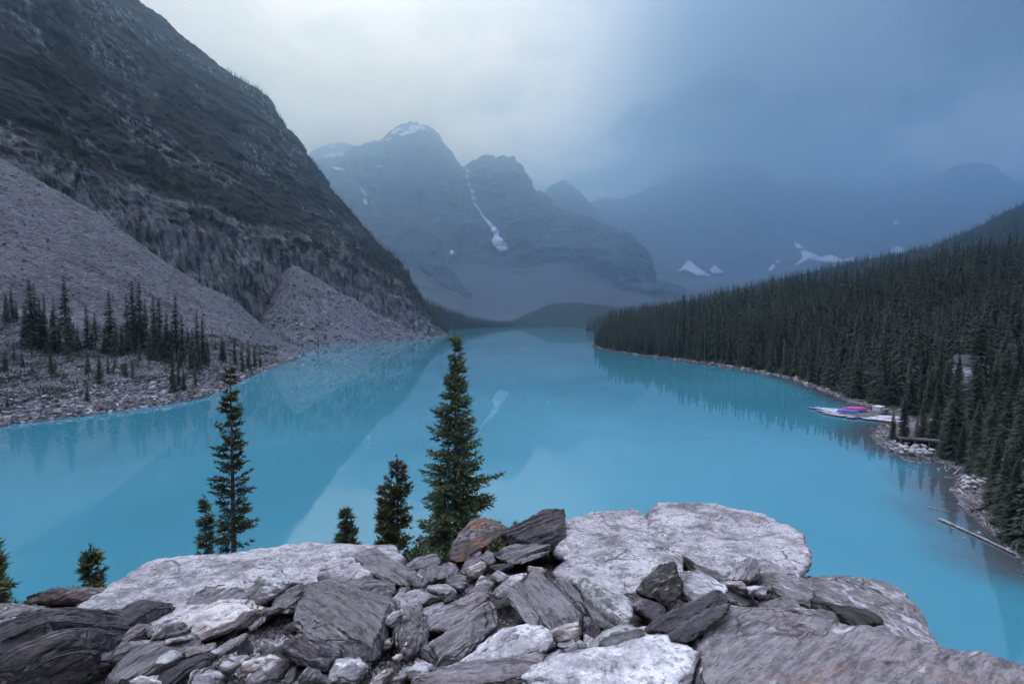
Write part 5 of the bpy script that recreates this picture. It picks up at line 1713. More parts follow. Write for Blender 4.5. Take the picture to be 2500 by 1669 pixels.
hero(1257, 1277, 8.0, 0.05, 44, 'tiny spruce tip peeking between the two dark boulders', whorls=12, droop=0.2, power=0.6)


# low juniper and boughs
def shrub(name, pts, Y, seed, label, n=1500, lift=0.12, mat=None):
    """low bush filling an outline given in photograph pixels"""
    rg = np.random.default_rng(seed)
    A = np.array(pts, float)
    c = A.mean(0)
    PP = []
    while len(PP) < n:
        k = rg.integers(0, len(A))
        a, b = A[k], A[(k + 1) % len(A)]
        u, v = rg.random(), math.sqrt(rg.random())
        p = c * (1 - v) + (a * (1 - u) + b * u) * v
        PP.append(at(p[0], p[1], Y + rg.uniform(-0.25, 0.35)))
    PP = np.array(PP)
    Dd = rg.normal(size=(n, 3)) + np.array([0, -0.2, 0.7])
    Dd /= np.linalg.norm(Dd, axis=1)[:, None]
    org = PP.mean(0)
    org[2] = PP[:, 2].min()
    root = empty(name, org)
    V, Fc = needle_tris(PP - org, Dd, rg.uniform(0.03, 0.08, n), rg.uniform(0.015, 0.03, n), rg)
    me = mesh_np('foliage', V, Fc, smooth=False)
    set_attr(me, 'tone', np.repeat(np.clip(rg.normal(0.45, 0.25, n), 0, 1), 3))
    link('foliage', me, mat or NEEDLE_DRY, root)
    st = []
    for k in range(7):
        e = PP[rg.integers(0, n)] - org
        s0 = np.array([rg.normal(0, 0.05), 0.1, -0.15])
        st.append(tube([s0, (s0 + e) / 2 + np.array([0, 0, 0.03]), e], [0.012, 0.008, 0.004], 5))
    o = 0
    bv, bq = [], []
    for v, q in st:
        bv.append(v)
        bq.append(q + o)
        o += len(v)
    tag(link('stems', mesh_np('stems', np.concatenate(bv), np.concatenate(bq)), BARK, root), kind='stuff')
    tag(root, label, 'shrub')
    return root


shrub('juniper_shrub', [(66, 1475), (95, 1462), (130, 1450), (170, 1446), (205, 1452), (200, 1475), (165, 1498), (120, 1502), (80, 1492)], 3.75, 3, 'low dark juniper shrub between corner boulder and pale left slab', 3600)
shrub('small_bush', [(1192, 1338), (1205, 1322), (1220, 1320), (1224, 1335), (1212, 1345), (1196, 1348)], 4.35, 5, 'tiny olive bush under the rust-stained boulder', 420)
shrub('spruce_boughs', [(975, 1372), (1000, 1350), (1040, 1340), (1075, 1345), (1085, 1368), (1040, 1378), (1000, 1380)], 5.6, 6, 'low spruce boughs at the foot of the tallest spruce', 1300, mat=NEEDLE)

# ================================================================== forests
rgf = np.random.default_rng(77)
# ---- conifers of the left shore, one by one
LEFT = [(165, 530, 210), (345, 560, 200), (290, 540, 300), (235, 400, 265), (60, 380, 230), (455, 540, 340), (495, 540, 365), (575, 550, 270), (665, 550, 280), (700, 540, 225), (735, 540, 225), (762, 548, 300), (805, 560, 290), (835, 570, 300), (925, 600, 300), (1030, 600, 360), (1060, 620, 390), (870, 580, 420), (900, 600, 410), (980, 600, 440), (1005, 640, 450), (1085, 600, 470), (1155, 590, 465), (1170, 600, 500), (1225, 640, 500), (1300, 680, 530), (1330, 650, 530), (1260, 600, 530), (1360, 665, 590), (1120, 560, 500), (925, 800, 590), (945, 790, 640), (965, 780, 660), (1015, 770, 650), (270, 700, 540), (290, 700, 580), (460, 680, 540), (520, 690, 560), (570, 680, 570), (600, 670, 580), (655, 680, 590), (690, 690, 600), (120, 640, 540), (40, 850, 780), (455, 830, 720), (530, 780, 750), (390, 760, 710), (190, 520, 230), (130, 520, 330), (210, 510, 300), (40, 400, 260), (85, 400, 290), (1060, 170, 115), (1095, 195, 155), (1660, 522, 450), (780, 600, 470), (730, 600, 480), (640, 560, 420), (610, 560, 400), (545, 560, 430), (400, 560, 440), (370, 560, 380), (310, 560, 420), (250, 560, 440), (160, 560, 430), (950, 600, 380), (880, 600, 480), (850, 600, 460), (1040, 640, 500), (1075, 640, 520), (20, 650, 560), (75, 620, 500)]
_r0 = np.random.default_rng(5)
LEFT += [(x + _r0.normal(0, 26), yb + _r0.normal(0, 18), yb - (yb - yt) * _r0.uniform(0.35, 0.85)) for (x, yb, yt) in LEFT if 300 < yb < 700 and 30 < x < 1350]
SD = Drape(SCREE_G[:, 16:])


def ordinal(n):
    return '%d%s' % (n, 'th' if 10 <= n % 100 <= 20 else {1: 'st', 2: 'nd', 3: 'rd'}.get(n % 10, 'th'))


def _kind(k, yt):
    return 2 if k >= 72 else (1 if yt >= 500 else 0)


RANK = {}
for kk in (0, 1, 2):
    mem = [k for k, (x, yb, yt) in enumerate(LEFT) if _kind(k, yt) == kk and k not in (0, 1, 7, 52, 53, 54)]
    for r_, k in enumerate(sorted(mem, key=lambda q: LEFT[q][0])):
        RANK[k] = ordinal(r_ + 1)
crowns_l = [3, 5, 1, 3, 5]
REF_CROWNS = {}
order = ['first', 'second', 'third', 'fourth', 'fifth', 'sixth', 'seventh', 'eighth', 'ninth', 'tenth']
for k, (x, yb, yt) in enumerate(LEFT):
    px, pb, pt = x * .4683, 600 + yb * .4683, 600 + yt * .4683
    p = SD(px, pb)
    h = max(2.5, (pb - pt) / F * p[1] * 1.14)
    if k == 0:
        lab = 'broad dark conifer standing leftmost among the tall left-shore trees'
    elif k == 1:
        lab = 'very tall spire-like conifer, left of the dense left-shore clump'
    elif k == 7:
        lab = 'lone tall conifer between two gaps on the left shore'
    elif k == 52:
        lab = 'single conifer high up on the edge of the left scree slope'
    elif k == 53:
        lab = 'smaller conifer just right of the single one on the scree edge'
    elif k == 54:
        lab = 'single conifer at the water edge where scree slope meets fan'
    elif k >= 72:
        lab = 'smaller dark conifer filling the left-shore stand, %s such from the left' % RANK[k]
    elif yt >= 500:
        lab = 'short dark conifer near the left shoreline, %s short one from the left' % RANK[k]
    else:
        lab = 'slender dark conifer in the left-shore stand, %s slender one from the left' % RANK[k]
    o = forest_tree('conifer', NEAR_CROWN[crowns_l[k % 5]], (p[0], p[1], p[2] - 0.4), h, rgf.uniform(0, 6.28), lab, 'conifers on the left shore', wide=float(rgf.uniform(0.85, 1.15)) * (1.6 if h < 8 else 1.35))
    for ch in o.children:
        if ch.name.startswith('crown'):
            REF_CROWNS.setdefault(ch.data.name, ch)

# ---- the right forest
cell = 3.9
cx_, cy_ = np.meshgrid(np.arange(42, 760, cell), np.arange(30, 900, cell), indexing='ij')
fx = cx_.ravel() + rgf.uniform(-1.7, 1.7, cx_.size)
fy = cy_.ravel() + rgf.uniform(-1.7, 1.7, cx_.size)
dd_ = shore_dist(fx, fy)
pxx = 1250 + F * fx / fy
keep = (dd_ > np.interp(fy, [0, 75, 100, 130, 180], [5.5, 5.5, 5.0, 3.2, 2.2])) & (pxx < 2720) & (pxx > 1380) & (dd_ < 520)
# clearings: canoe shore, gravel lot behind it, boulder pile and bridge, the house and a footpath
def near(px, py, r, z=1.0):
    q = at_z(px, py, z)
    return np.hypot(fx - q.x, fy - q.y) < r
HOUSE = Vector((124.6, 131.0, 0.0))
keep &= ~(near(2165, 1075, 11) | near(2225, 1095, 7) | near(2290, 1180, 6.5) | near(2420, 1250, 5.5) | near(2350, 1210, 5.5))
keep &= ~((pxx > 2085) & (pxx < 2300) & (fy > 92) & (fy < 122) & (dd_ < 22))
keep &= ~(np.hypot(fx - HOUSE.x, fy - HOUSE.y) < 10.5)
keep &= rgf.random(fx.size) < np.where(fy > 330, 0.62, 0.86)
fx, fy, dd_, pxx = fx[keep], fy[keep], dd_[keep], pxx[keep]
fz = right_z(fx, fy)
fh = rgf.normal(18.5, 4.2, fx.size).clip(7, 26) * np.clip(0.55 + dd_ / 38, 0.55, 1.0) * np.clip(0.80 + fy / 900, 0.8, 1.15)
fr = rgf.uniform(0, 6.28, fx.size)
fv = rgf.integers(0, 6, fx.size)
# sight lines to the house stay open where the photograph shows it
_, tpy = px_of(np.stack([fx, fy, fz + fh], 1))
blk = (fy < HOUSE.y + 3) & (tpy < 930) & (((pxx > 2349) & (pxx < 2387)) | ((pxx > 2414) & (pxx < 2436)))
blk |= (fy < 135) & (tpy < 985) & (pxx > 2000) & (pxx < 2185)
fx, fy, fz, fh, fr, fv, dd_, pxx = (q[~blk] for q in (fx, fy, fz, fh, fr, fv, dd_, pxx))
# a few trees placed one by one around the landing
extra = [(2206, 1072, 944), (2180, 1062, 985), (2252, 1072, 958), (2282, 1075, 950), (2330, 1105, 915), (2305, 1095, 985), (2238, 1066, 1000), (2420, 1160, 960), (2385, 1140, 950), (2455, 1200, 930), (2490, 1260, 900), (2350, 1120, 1010), (2478, 1300, 1085), (2505, 1318, 1050), (2530, 1340, 1110), (2452, 1262, 1045), (2470, 1235, 1010), (2545, 1330, 1040), (2490, 1265, 985), (2430, 1225, 1030)]
for ex, eb, et in extra:
    q = at_z(ex, eb, 1.2)
    fx, fy = np.append(fx, q.x), np.append(fy, q.y)
    fz = np.append(fz, right_z([q.x], [q.y])[0])
    fh = np.append(fh, (eb - et) / F * q.y)
    fr, fv = np.append(fr, rgf.uniform(0, 6)), np.append(fv, rgf.integers(0, 5))
    dd_, pxx = np.append(dd_, 6.0), np.append(pxx, ex)
# which trees show largest: walk from near to far with a column horizon
pxc, pyb = px_of(np.stack([fx, fy, fz], 1))
_, pyt = px_of(np.stack([fx, fy, fz + fh], 1))
hor = np.full(4000, 1700.0)
show = np.zeros(fx.size)
for i in np.argsort(fy):
    if pxc[i] < 0 or pxc[i] > 2499:
        continue
    w_ = max(2, int(0.07 * (pyb[i] - pyt[i])))
    a, b = int(pxc[i]) - w_, int(pxc[i]) + w_ + 1
    a = max(a, 0)
    vis = np.clip(hor[a:b].mean() - pyt[i], 0, pyb[i] - pyt[i])
    show[i] = vis * w_
    hor[a:b] = np.minimum(hor[a:b], pyt[i] + 0.15 * (pyb[i] - pyt[i]))
pick = np.argsort(-show)[:200]


def zone(i):
    if dd_[i] < 9 and fy[i] < 75:
        return 'large dark conifer at the lower right by the driftwood beach, %s from its left'
    if dd_[i] < 14 and fy[i] < 125:
        return 'conifer near the boulder heaps and canoe dock, %s such from the left'
    if fy[i] < 140:
        return 'big dark conifer on the near right hillside, %s such from the left'
    if dd_[i] < 16:
        return 'dark front-row conifer along the right shoreline, %s counted from the point'
    return 'dark conifer inside the right hillside forest, %s such from the left'


ZR = {}
for i in sorted(pick, key=lambda q: pxx[q]):
    ZR.setdefault(zone(i), []).append(i)
ZLAB = {i: z % ordinal(k + 1) for z, m in ZR.items() for k, i in enumerate(m)}
for i in pick:
    lab = ZLAB[i]
    o = forest_tree('conifer', FINE_CROWN[fv[i] % 3] if fy[i] < 125 else NEAR_CROWN[fv[i]], (fx[i], fy[i], fz[i] - 0.2), fh[i], fr[i], lab, 'conifers of the right forest', wide=float(rgf.uniform(1.0, 1.4)))
    for ch in o.children:
        if ch.name.startswith('crown'):
            REF_CROWNS.setdefault(ch.data.name, ch)
rest = np.ones(fx.size, bool)
rest[pick] = False
src = [REF_CROWNS[m.name] for m in NEAR_CROWN]
scatter('forest', np.stack([fx, fy, fz - 0.2], 1)[rest], fh[rest] * 1.05, fr[rest], fv[rest], src, 'dense dark conifer forest covering the right hillside', 'forest')

# ---- far woods: every lofted slope
far_pts, far_h = [], []


def wood(G, n, h0, h1, ok=None):
    nu, nv = G.shape[:2]
    u = rgf.uniform(0, nu - 1.001, n)
    v = rgf.uniform(0, nv - 1.001, n)
    iu, iv = u.astype(int), v.astype(int)
    p = G[iu, iv] * ((1 - (u - iu)) * (1 - (v - iv)))[:, None] + G[iu + 1, iv] * ((u - iu) * (1 - (v - iv)))[:, None] + G[iu, iv + 1] * ((1 - (u - iu)) * (v - iv))[:, None] + G[iu + 1, iv + 1] * ((u - iu) * (v - iv))[:, None]
    k = p[:, 2] > 1.0
    if ok is not None:
        k &= ok(p, u / nu, v / nv)
    p = p[k]
    far_pts.append(p - np.array([0, 0, 0.5]))
    far_h.append(rgf.uniform(h0, h1, len(p)))


wood(TOE_G, 3000, 9, 17)
wood(MOUND_G, 6500, 9, 16)
wood(RIDGE_G, 9000, 15, 24)
wood(SHOULDER_G, 7000, 15, 24)


def cliff_ok(p, u, v):
    x, y = px_of(p)
    belt = np.exp(-((y - np.interp(x, [0, 250, 434, 520, 600, 700, 860, 960], [330, 420, 455, 500, 530, 575, 640, 690])) / 26) ** 2) * (x > 120)
    nn = fbm(p * 0.012, 3)
    crest = (x > 555) * np.exp(-((v - 0.93) / 0.035) ** 2)
    low = np.exp(-((y - np.interp(x, [900, 1000, 1062], [640, 720, 780])) / 40) ** 2) * (x > 860)
    pr = np.maximum(np.maximum(belt * np.clip(0.5 + 2.2 * nn, 0, 1), crest * 0.8), np.maximum(low * 0.7, 0.25 * np.clip(nn * 3 - 0.6, 0, 1)))
    return rgf.random(len(p)) < pr


wood(CLIFF_G, 34000, 7, 15, cliff_ok)
# young trees in the trough between scree slope and fan
FD = Drape(FAN_G)
tp = []
for k in range(46):
    f = rgf.random()
    q = SD(645 + 120 * f + rgf.normal(0, 4), 778 + 68 * f + rgf.normal(0, 5))
    tp.append(q)
far_pts.append(np.array(tp))
far_h.append(rgf.uniform(3, 7.5, len(tp)))
FP = np.concatenate(far_pts)
FH = np.concatenate(far_h)
ft = []
for k, cm in enumerate(FAR_CROWN):
    q = SD(100 + 60 * k, 905)
    ft.append(forest_tree('conifer_sapling', cm, (q[0], q[1], q[2] - 0.1), 3.2, k, 'conifer sapling on the rocky left bench, %s sapling from the left' % ordinal(k + 1), 'saplings on the left bench', wide=1.4))
srcf = [[c for c in t.children if c.name.startswith('crown')][0] for t in ft]
scatter('distant_forest', FP, FH, rgf.uniform(0, 6.28, len(FP)), rgf.integers(0, 4, len(FP)), srcf, 'distant conifer woods fading into the blue smoke', 'forest')


# ---- bleached dead trees standing in the front rows of the right forest
rgd = np.random.default_rng(91)
cand = np.where((fy > 110) & (fy < 330) & (dd_ > 2.5) & (dd_ < 16) & (pxx > 1500) & (pxx < 2300))[0]
SNAG = None
for r_, i in enumerate(sorted(rgd.choice(cand, 14, replace=False), key=lambda q: pxx[q])):
    t = empty('dead_conifer', (fx[i] - 1.2, fy[i] - 1.6, fz[i] - 0.3), rgd.uniform(0, 6.28))
    h = rgd.uniform(9, 16)
    t.scale = (h / 12, h / 12, h / 12)
    if SNAG is None:
        V, Q = tube([(0, 0, 0), (0.05, 0, 4), (0.0, 0.08, 8), (0.1, 0, 12)], [0.20, 0.15, 0.10, 0.02], 6)
        SNAG = mesh_np('trunk', V, Q)
        SNAG.materials.append(SNAGM)
        parts_ = []
        for k in range(26):
            z = rgd.uniform(2, 11.4)
            a = rgd.uniform(0, 6.28)
            L = rgd.uniform(0.3, 1.3) * (1 - z / 14)
            parts_.append(tube([(0, 0, z), (math.cos(a) * L, math.sin(a) * L, z - 0.15 * L), (math.cos(a) * L * 1.5, math.sin(a) * L * 1.5, z + 0.05)], [0.05, 0.03, 0.01], 4))
        o_, bv_, bq_ = 0, [], []
        for v_, q_ in parts_:
            bv_.append(v_)
            bq_.append(q_ + o_)
            o_ += len(v_)
        SNAGB = mesh_np('branches', np.concatenate(bv_), np.concatenate(bq_))
        SNAGB.materials.append(SNAGM)
    link('trunk', SNAG, None, t)
    tag(link('branches', SNAGB, None, t), kind='stuff')
    tag(t, 'bleached dead conifer on the right shore, %s dead one from the point' % ordinal(r_ + 1), 'tree', 'dead conifers on the right shore')

# ================================================================== the canoe landing
def box(w_, d, h, c=(0, 0, 0), bev=0.0):
    bm = bmesh.new()
    bmesh.ops.create_cube(bm, size=1.0)
    for v in bm.verts:
        v.co = Vector((v.co.x * w_ + c[0], v.co.y * d + c[1], v.co.z * h + c[2]))
    if bev:
        bmesh.ops.bevel(bm, geom=bm.edges[:], offset=bev, segments=2, affect='EDGES')
    me = bpy.data.meshes.new('part')
    bm.to_mesh(me)
    bm.free()
    return me


def join_np(parts):
    V, Q, o = [], [], 0
    for v, q in parts:
        V.append(v)
        Q.append(np.asarray(q) + o)
        o += len(v)
    return np.concatenate(V), np.concatenate(Q)


def canoe_meshes(L=5.3, W=0.50, Dp=0.50):
    ns, nt = 17, 9
    s = np.linspace(-1, 1, ns)
    hw = W * (1 - np.abs(s) ** 2.6) + 0.015
    sheer = 0.10 + 0.14 * np.abs(s) ** 3
    keel = -Dp + 0.08 + 0.44 * np.abs(s) ** 3.2
    th = np.linspace(0, np.pi, nt)

    def skin(k, lift):
        V = []
        for i in range(ns):
            for a in th:
                y = math.cos(a) * hw[i] * k
                f = math.sin(a) ** 0.6
                V.append((s[i] * L / 2 * (0.995 if k < 1 else 1), y, sheer[i] + (keel[i] - sheer[i]) * f + lift * f))
        return np.array(V)
    q = grid_faces(ns, nt)
    hull = mesh_np('hull', skin(1.0, 0.0), q)
    inner = mesh_np('lining', skin(0.93, 0.035), q[:, ::-1].copy())
    rims = []
    for sg in (1, -1):
        rims.append(tube(np.stack([s * L / 2, sg * hw, sheer], 1), 0.03, 5))
    V, Q = join_np(rims)
    rim = mesh_np('gunwale', V, Q)
    seat = box(0.26, 0.66, 0.03)
    return hull, inner, rim, seat


HULL, LINING, RIM, SEAT = canoe_meshes()
CM = {'red': plain('canoe_red', (0.55, 0.03, 0.03), 0.35, 0.12, 3, 0.5), 'blue': plain('canoe_blue', (0.03, 0.06, 0.55), 0.35, 0.12, 3, 0.5),
      'green': plain('canoe_green', (0.03, 0.085, 0.075), 0.35, 0.12, 3, 0.5), 'white': plain('canoe_white', (0.62, 0.63, 0.66), 0.4, 0.08, 3, 0.5),
      'orange': plain('canoe_orange', (0.55, 0.13, 0.035), 0.35, 0.12, 3, 0.5)}
LIN = plain('canoe_lining', (0.84, 0.86, 0.90), 0.5, 0.08, 4)
RIMM = plain('canoe_gunwale', (0.80, 0.82, 0.85), 0.4, 0.1, 4)
HULLS = {}
for c, m in CM.items():
    HULLS[c] = HULL.copy()
    HULLS[c].materials.append(m)
LINING.materials.append(LIN)
RIM.materials.append(RIMM)
SEAT.materials.append(plain('canoe_seat', (0.16, 0.13, 0.11), 0.7, 0.2, 6))


def canoe(loc, rz, colour, label, group, flip=False, tilt=0.0):
    t = empty('canoe', loc, rz)
    t.rotation_euler = ((math.pi if flip else 0) + tilt, 0, rz)
    link('hull', HULLS[colour], None, t)
    link('lining', LINING, None, t)
    link('gunwale', RIM, None, t)
    for x in (-1.25, 1.3):
        s = link('seat', SEAT, None, t)
        s.location = (x, 0, 0.0)
    tag(t, label, 'canoe', group)
    return t


ORD = ['first', 'second', 'third', 'fourth', 'fifth', 'sixth', 'seventh', 'eighth', 'ninth', 'tenth', 'eleventh', 'twelfth', 'thirteenth', 'fourteenth', 'fifteenth', 'sixteenth', 'seventeenth', 'eighteenth', 'nineteenth', 'twentieth',
       'twenty-first', 'twenty-second', 'twenty-third', 'twenty-fourth', 'twenty-fifth', 'twenty-sixth', 'twenty-seventh', 'twenty-eighth', 'twenty-ninth', 'thirtieth', 'thirty-first', 'thirty-second', 'thirty-third', 'thirty-fourth', 'thirty-fifth']
rgc = np.random.default_rng(3)
moored = [(205, 278, 'red', -32), (300, 300, 'blue', -34), (372, 278, 'red', -34), (410, 312, 'green', -34), (478, 296, 'red', -35), (520, 336, 'blue', -32), (592, 322, 'red', -34), (400, 352, 'red', -22), (505, 376, 'green', -20), (640, 362, 'blue', -30),
          (545, 408, 'orange', -12), (715, 392, 'red', -22), (722, 440, 'red', -12), (850, 402, 'blue', 12), (855, 455, 'green', 14), (985, 425, 'blue', 22), (985, 478, 'red', 24), (1085, 440, 'green', 26), (1105, 486, 'blue', 26), (1235, 495, 'green', 82),
          (1325, 478, 'red', 112), (1420, 476, 'blue', 126), (1450, 532, 'blue', 128), (1510, 498, 'green', 134), (1575, 500, 'red', 134), (1620, 534, 'red', 140), (1700, 470, 'blue', 146), (1722, 545, 'red', 146), (1785, 480, 'blue', 150), (1802, 532, 'green', 150),
          (1835, 575, 'red', 156), (1865, 468, 'blue', 152), (1905, 505, 'blue', 154), (1955, 578, 'orange', 158)]
moored.sort()
for k, (x, y, c, a) in enumerate(moored):
    px, py = 1980 + x * .1022, 970 + y * .1022
    p = at_z(px, py, 0.1)
    canoe((p.x, p.y, 0.26), R(a + rgc.normal(0, 4)), c, '%s canoe afloat at the dock, %s of the moored canoes from the left' % (c, ORD[k]), 'canoes moored at the dock')

DOCKW = plain('dock_wood', (0.11, 0.10, 0.10), 0.85, 0.25, 2.0)
# floating dock of boards with a gangway to the shore
dk = empty('floating_dock', (91.8, 125.4, 0.0), R(32))
for j in range(21):
    b = link('board', box(0.52, 6.2, 0.06, (0, 0, 0)), DOCKW, dk) if j == 0 else link('board', bpy.data.meshes[BOARD], None, dk)
    if j == 0:
        BOARD = b.data.name
    b.location = (-5.7 + j * 0.57, 0, 0.52 + 0.004 * (j % 3))
for y in (-2.6, 0, 2.6):
    f = link('float', box(11.8, 0.6, 0.5, (0, y, 0.22)), plain('dock_float', (0.10, 0.10, 0.11), 0.6), dk)
g = link('gangway', box(7.5, 1.5, 0.12, (8.6, -1.2, 0.60)), DOCKW, dk)
tag(dk, 'grey wooden floating dock ringed by canoes on the right shore', 'dock')
stack = [('blue', -1.9, 0.0, 'blue overturned canoe in front on the dock'), ('blue', -0.9, 0.0, 'blue overturned canoe second from the front of the dock row'), ('blue', 0.1, 0.0, 'blue overturned canoe in the middle of the dock row'),
         ('red', 1.1, 0.0, 'red overturned canoe behind the blue ones on the dock'), ('white', 2.1, 0.0, 'white overturned canoe at the back of the dock row'),
         ('red', -0.4, 0.48, 'red overturned canoe lying on top of the blue ones'), ('blue', 0.6, 0.48, 'blue overturned canoe on top beside the red one'), ('red', 1.6, 0.48, 'red overturned canoe on top at the back of the dock row')]
a0 = R(-24)
for c, dy, dz, lab in stack:
    o = Vector((89.9, 126.4, 0)) + Vector((math.cos(a0 + math.pi / 2), math.sin(a0 + math.pi / 2), 0)) * dy * 1.0 + Vector((math.cos(a0), math.sin(a0), 0)) * (dy * 0.75 + rgc.normal(0, 0.15))
    canoe((o.x, o.y, 0.55 + 0.32 + dz), a0 + rgc.normal(0, 0.03), c, lab, 'overturned canoes stacked on the dock', flip=True)

# ticket shed on the dock
WHITE = plain('white_paint', (0.66, 0.67, 0.70), 0.6, 0.06, 2)
DARKROOF = plain('grey_roof', (0.05, 0.05, 0.06), 0.8, 0.15, 2)
sh = empty('boat_shed', (97.4, 127.4, 0.62), R(32))
link('wall', box(2.9, 1.7, 1.15, (0, 0, 0.575)), WHITE, sh)
link('roof', box(3.1, 1.9, 0.10, (0, 0, 1.2), 0.02), plain('pale_roof', (0.50, 0.51, 0.54), 0.6, 0.06, 2), sh)
link('door', box(0.7, 0.06, 0.9, (-0.7, -0.87, 0.50)), plain('shed_door', (0.30, 0.31, 0.34), 0.6), sh)
tag(sh, 'low white shed at the shore end of the dock', 'shed')

# the white lodge among the trees
def solid(verts, faces, name='part'):
    me = bpy.data.meshes.new(name)
    me.from_pydata(verts, [], faces)
    return me


def lit(name, col, e):
    m, t, b = new_mat(name)
    b.inputs['Base Color'].default_value = (*col, 1)
    b.inputs['Emission Color'].default_value = (*col, 1)
    b.inputs['Emission Strength'].default_value = e
    return m


hz = float(right_z([HOUSE.x], [HOUSE.y])[0]) - 0.5
lodge = empty('lodge', (HOUSE.x, HOUSE.y, hz), R(4))
wt_, top_ = 13.0 - hz, 14.9 - hz
link('wall', box(3.6, 7.0, wt_, (0, 0, wt_ / 2)), plain('lodge_white', (0.80, 0.80, 0.82), 0.6, 0.04, 1), lodge)
link('gable', solid([(-1.8, -3.5, wt_), (1.8, -3.5, wt_), (0, -3.5, top_ - 0.15), (-1.8, 3.5, wt_), (1.8, 3.5, wt_), (0, 3.5, top_ - 0.15)], [(0, 1, 2), (5, 4, 3), (0, 3, 4, 1)]), WHITE, lodge)
link('roof', solid([(-2.2, -4.2, wt_ - 0.45), (0, -4.2, top_), (2.2, -4.2, wt_ - 0.45), (-2.2, 4.2, wt_ - 0.45), (0, 4.2, top_), (2.2, 4.2, wt_ - 0.45),
                    (-2.2, -4.2, wt_ - 0.2), (0, -4.2, top_ + 0.25), (2.2, -4.2, wt_ - 0.2), (-2.2, 4.2, wt_ - 0.2), (0, 4.2, top_ + 0.25), (2.2, 4.2, wt_ - 0.2)],
                   [(6, 7, 10, 9), (7, 8, 11, 10), (0, 3, 4, 1), (1, 4, 5, 2), (0, 1, 7, 6), (1, 2, 8, 7), (3, 9, 10, 4), (4, 10, 11, 5), (0, 6, 9, 3), (2, 5, 11, 8)]), DARKROOF, lodge)
GLASS = plain('dark_pane', (0.03, 0.035, 0.045), 0.1, 0.05, 2, 0.6)
for x, z in ((1.2, 1.9), (1.2, 4.9)):
    fr_ = link('window', box(1.3, 0.10, 1.5, (x, -3.53, z)), plain('window_frame', (0.40, 0.40, 0.42), 0.6), lodge)
    link('pane', box(1.1, 0.06, 1.3, (x, -3.57, z)), GLASS, fr_)
link('trim', box(3.7, 0.12, 0.25, (0, -3.54, wt_ * 0.42)), plain('grey_trim', (0.35, 0.36, 0.39), 0.7), lodge)
tag(lodge, 'white gabled lodge half hidden among the right shore trees', 'building')
wing = empty('lodge_annexe', (HOUSE.x + 6.4, HOUSE.y - 0.6, hz), R(2))
link('wall', box(5.2, 5.0, 6.4, (0, 0, 3.2)), plain('brown_boards', (0.16, 0.13, 0.12), 0.8, 0.2, 3), wing)
link('roof', box(6.0, 5.8, 0.25, (0, 0, 6.5), 0.03), DARKROOF, wing)
WARM = lit('lit_pane', (1.0, 0.42, 0.12), 2.2)
for z in (2.0, 4.3):
    f = link('window', box(1.0, 0.10, 1.2, (-1.0, -2.53, z)), plain('brown_frame', (0.12, 0.09, 0.08), 0.7), wing)
    link('pane', box(0.75, 0.06, 0.9, (-1.0, -2.57, z)), WARM, f)
tag(wing, 'dark annexe with warm lit windows right of the white lodge', 'building')

# pale gravel lot behind the landing, draped over the bank
lx, ly = np.meshgrid(np.linspace(97, 121, 40), np.linspace(97, 119, 36), indexing='ij')
keepz = right_z(lx, ly).reshape(lx.shape)
wob = 1.0 + 0.35 * fbm(np.stack([lx.ravel() * 0.2, ly.ravel() * 0.2, 0 * lx.ravel()], 1), 2).reshape(lx.shape)
inl = (((lx - 109) / 11.5) ** 2 + ((ly - 108) / 10.5) ** 2) < wob
Vg = np.stack([lx, ly, keepz + 0.06], -1).reshape(-1, 3)
Fg = grid_faces(40, 36)
Fg = Fg[inl.ravel()[Fg].all(1)]
used_, inv_ = np.unique(Fg, return_inverse=True)
tag(link('gravel_lot', mesh_np('gravel_lot', Vg[used_], inv_.reshape(Fg.shape)), mat_ground('lot_gravel', (0.30, 0.285, 0.30), (0.46, 0.44, 0.455), 0.6)), kind='structure')

# timber footbridge behind the boulders
q = at_z(2258, 1090, 0.6)
fb = empty('footbridge', (q.x, q.y + 1.2, 0.3), R(-24))
for j in range(13):
    b = link('plank', box(0.5, 1.9, 0.07), DOCKW, fb) if j == 0 else link('plank', bpy.data.meshes[PLANK], None, fb)
    if j == 0:
        PLANK = b.data.name
    b.location = (-3.3 + j * 0.55, 0, 1.55 + 0.005 * (j % 2))
for x in (-3.2, -1.0, 1.2, 3.2):
    link('post', box(0.28, 0.28, 1.5, (x, -0.75, 0.72)), DOCKW, fb)
link('beam', box(7.2, 0.22, 0.24, (0, -0.80, 1.38)), DOCKW, fb)
link('back_wall', box(7.0, 0.2, 1.3, (0, 0.7, 0.7)), plain('shaded_timber', (0.05, 0.045, 0.045), 0.9), fb)  # near-black colour stands in for the shade in the openings between the posts
tag(fb, 'short timber footbridge above the white boulders', 'bridge')


# ================================================================== boulders of the shore
def stone_mesh(seed, flat=0.7, sub=2, amp=0.22):
    bm = bmesh.new()
    bmesh.ops.create_icosphere(bm, subdivisions=sub, radius=1.0)
    V = np.array([v.co for v in bm.verts])
    d = fbm(V * 1.1 + seed * 7.3, 3) * amp * 1.6
    rg = np.random.default_rng(seed)
    V = V * (1 + d)[:, None]
    for k in range(7):
        n = rg.normal(size=3)
        n /= np.linalg.norm(n)
        h = V @ n
        lim = rg.uniform(0.55, 0.85)
        V = V - np.outer(np.clip(h - lim, 0, None), n) * 0.9
    V = V * np.array([1.0, rg.uniform(0.65, 0.9), flat])
    for v, c in zip(bm.verts, V):
        v.co = c
    me = bpy.data.meshes.new('stone')
    bm.to_mesh(me)
    bm.free()
    me.polygons.foreach_set('use_smooth', np.ones(len(me.polygons), dtype=bool))
    return me


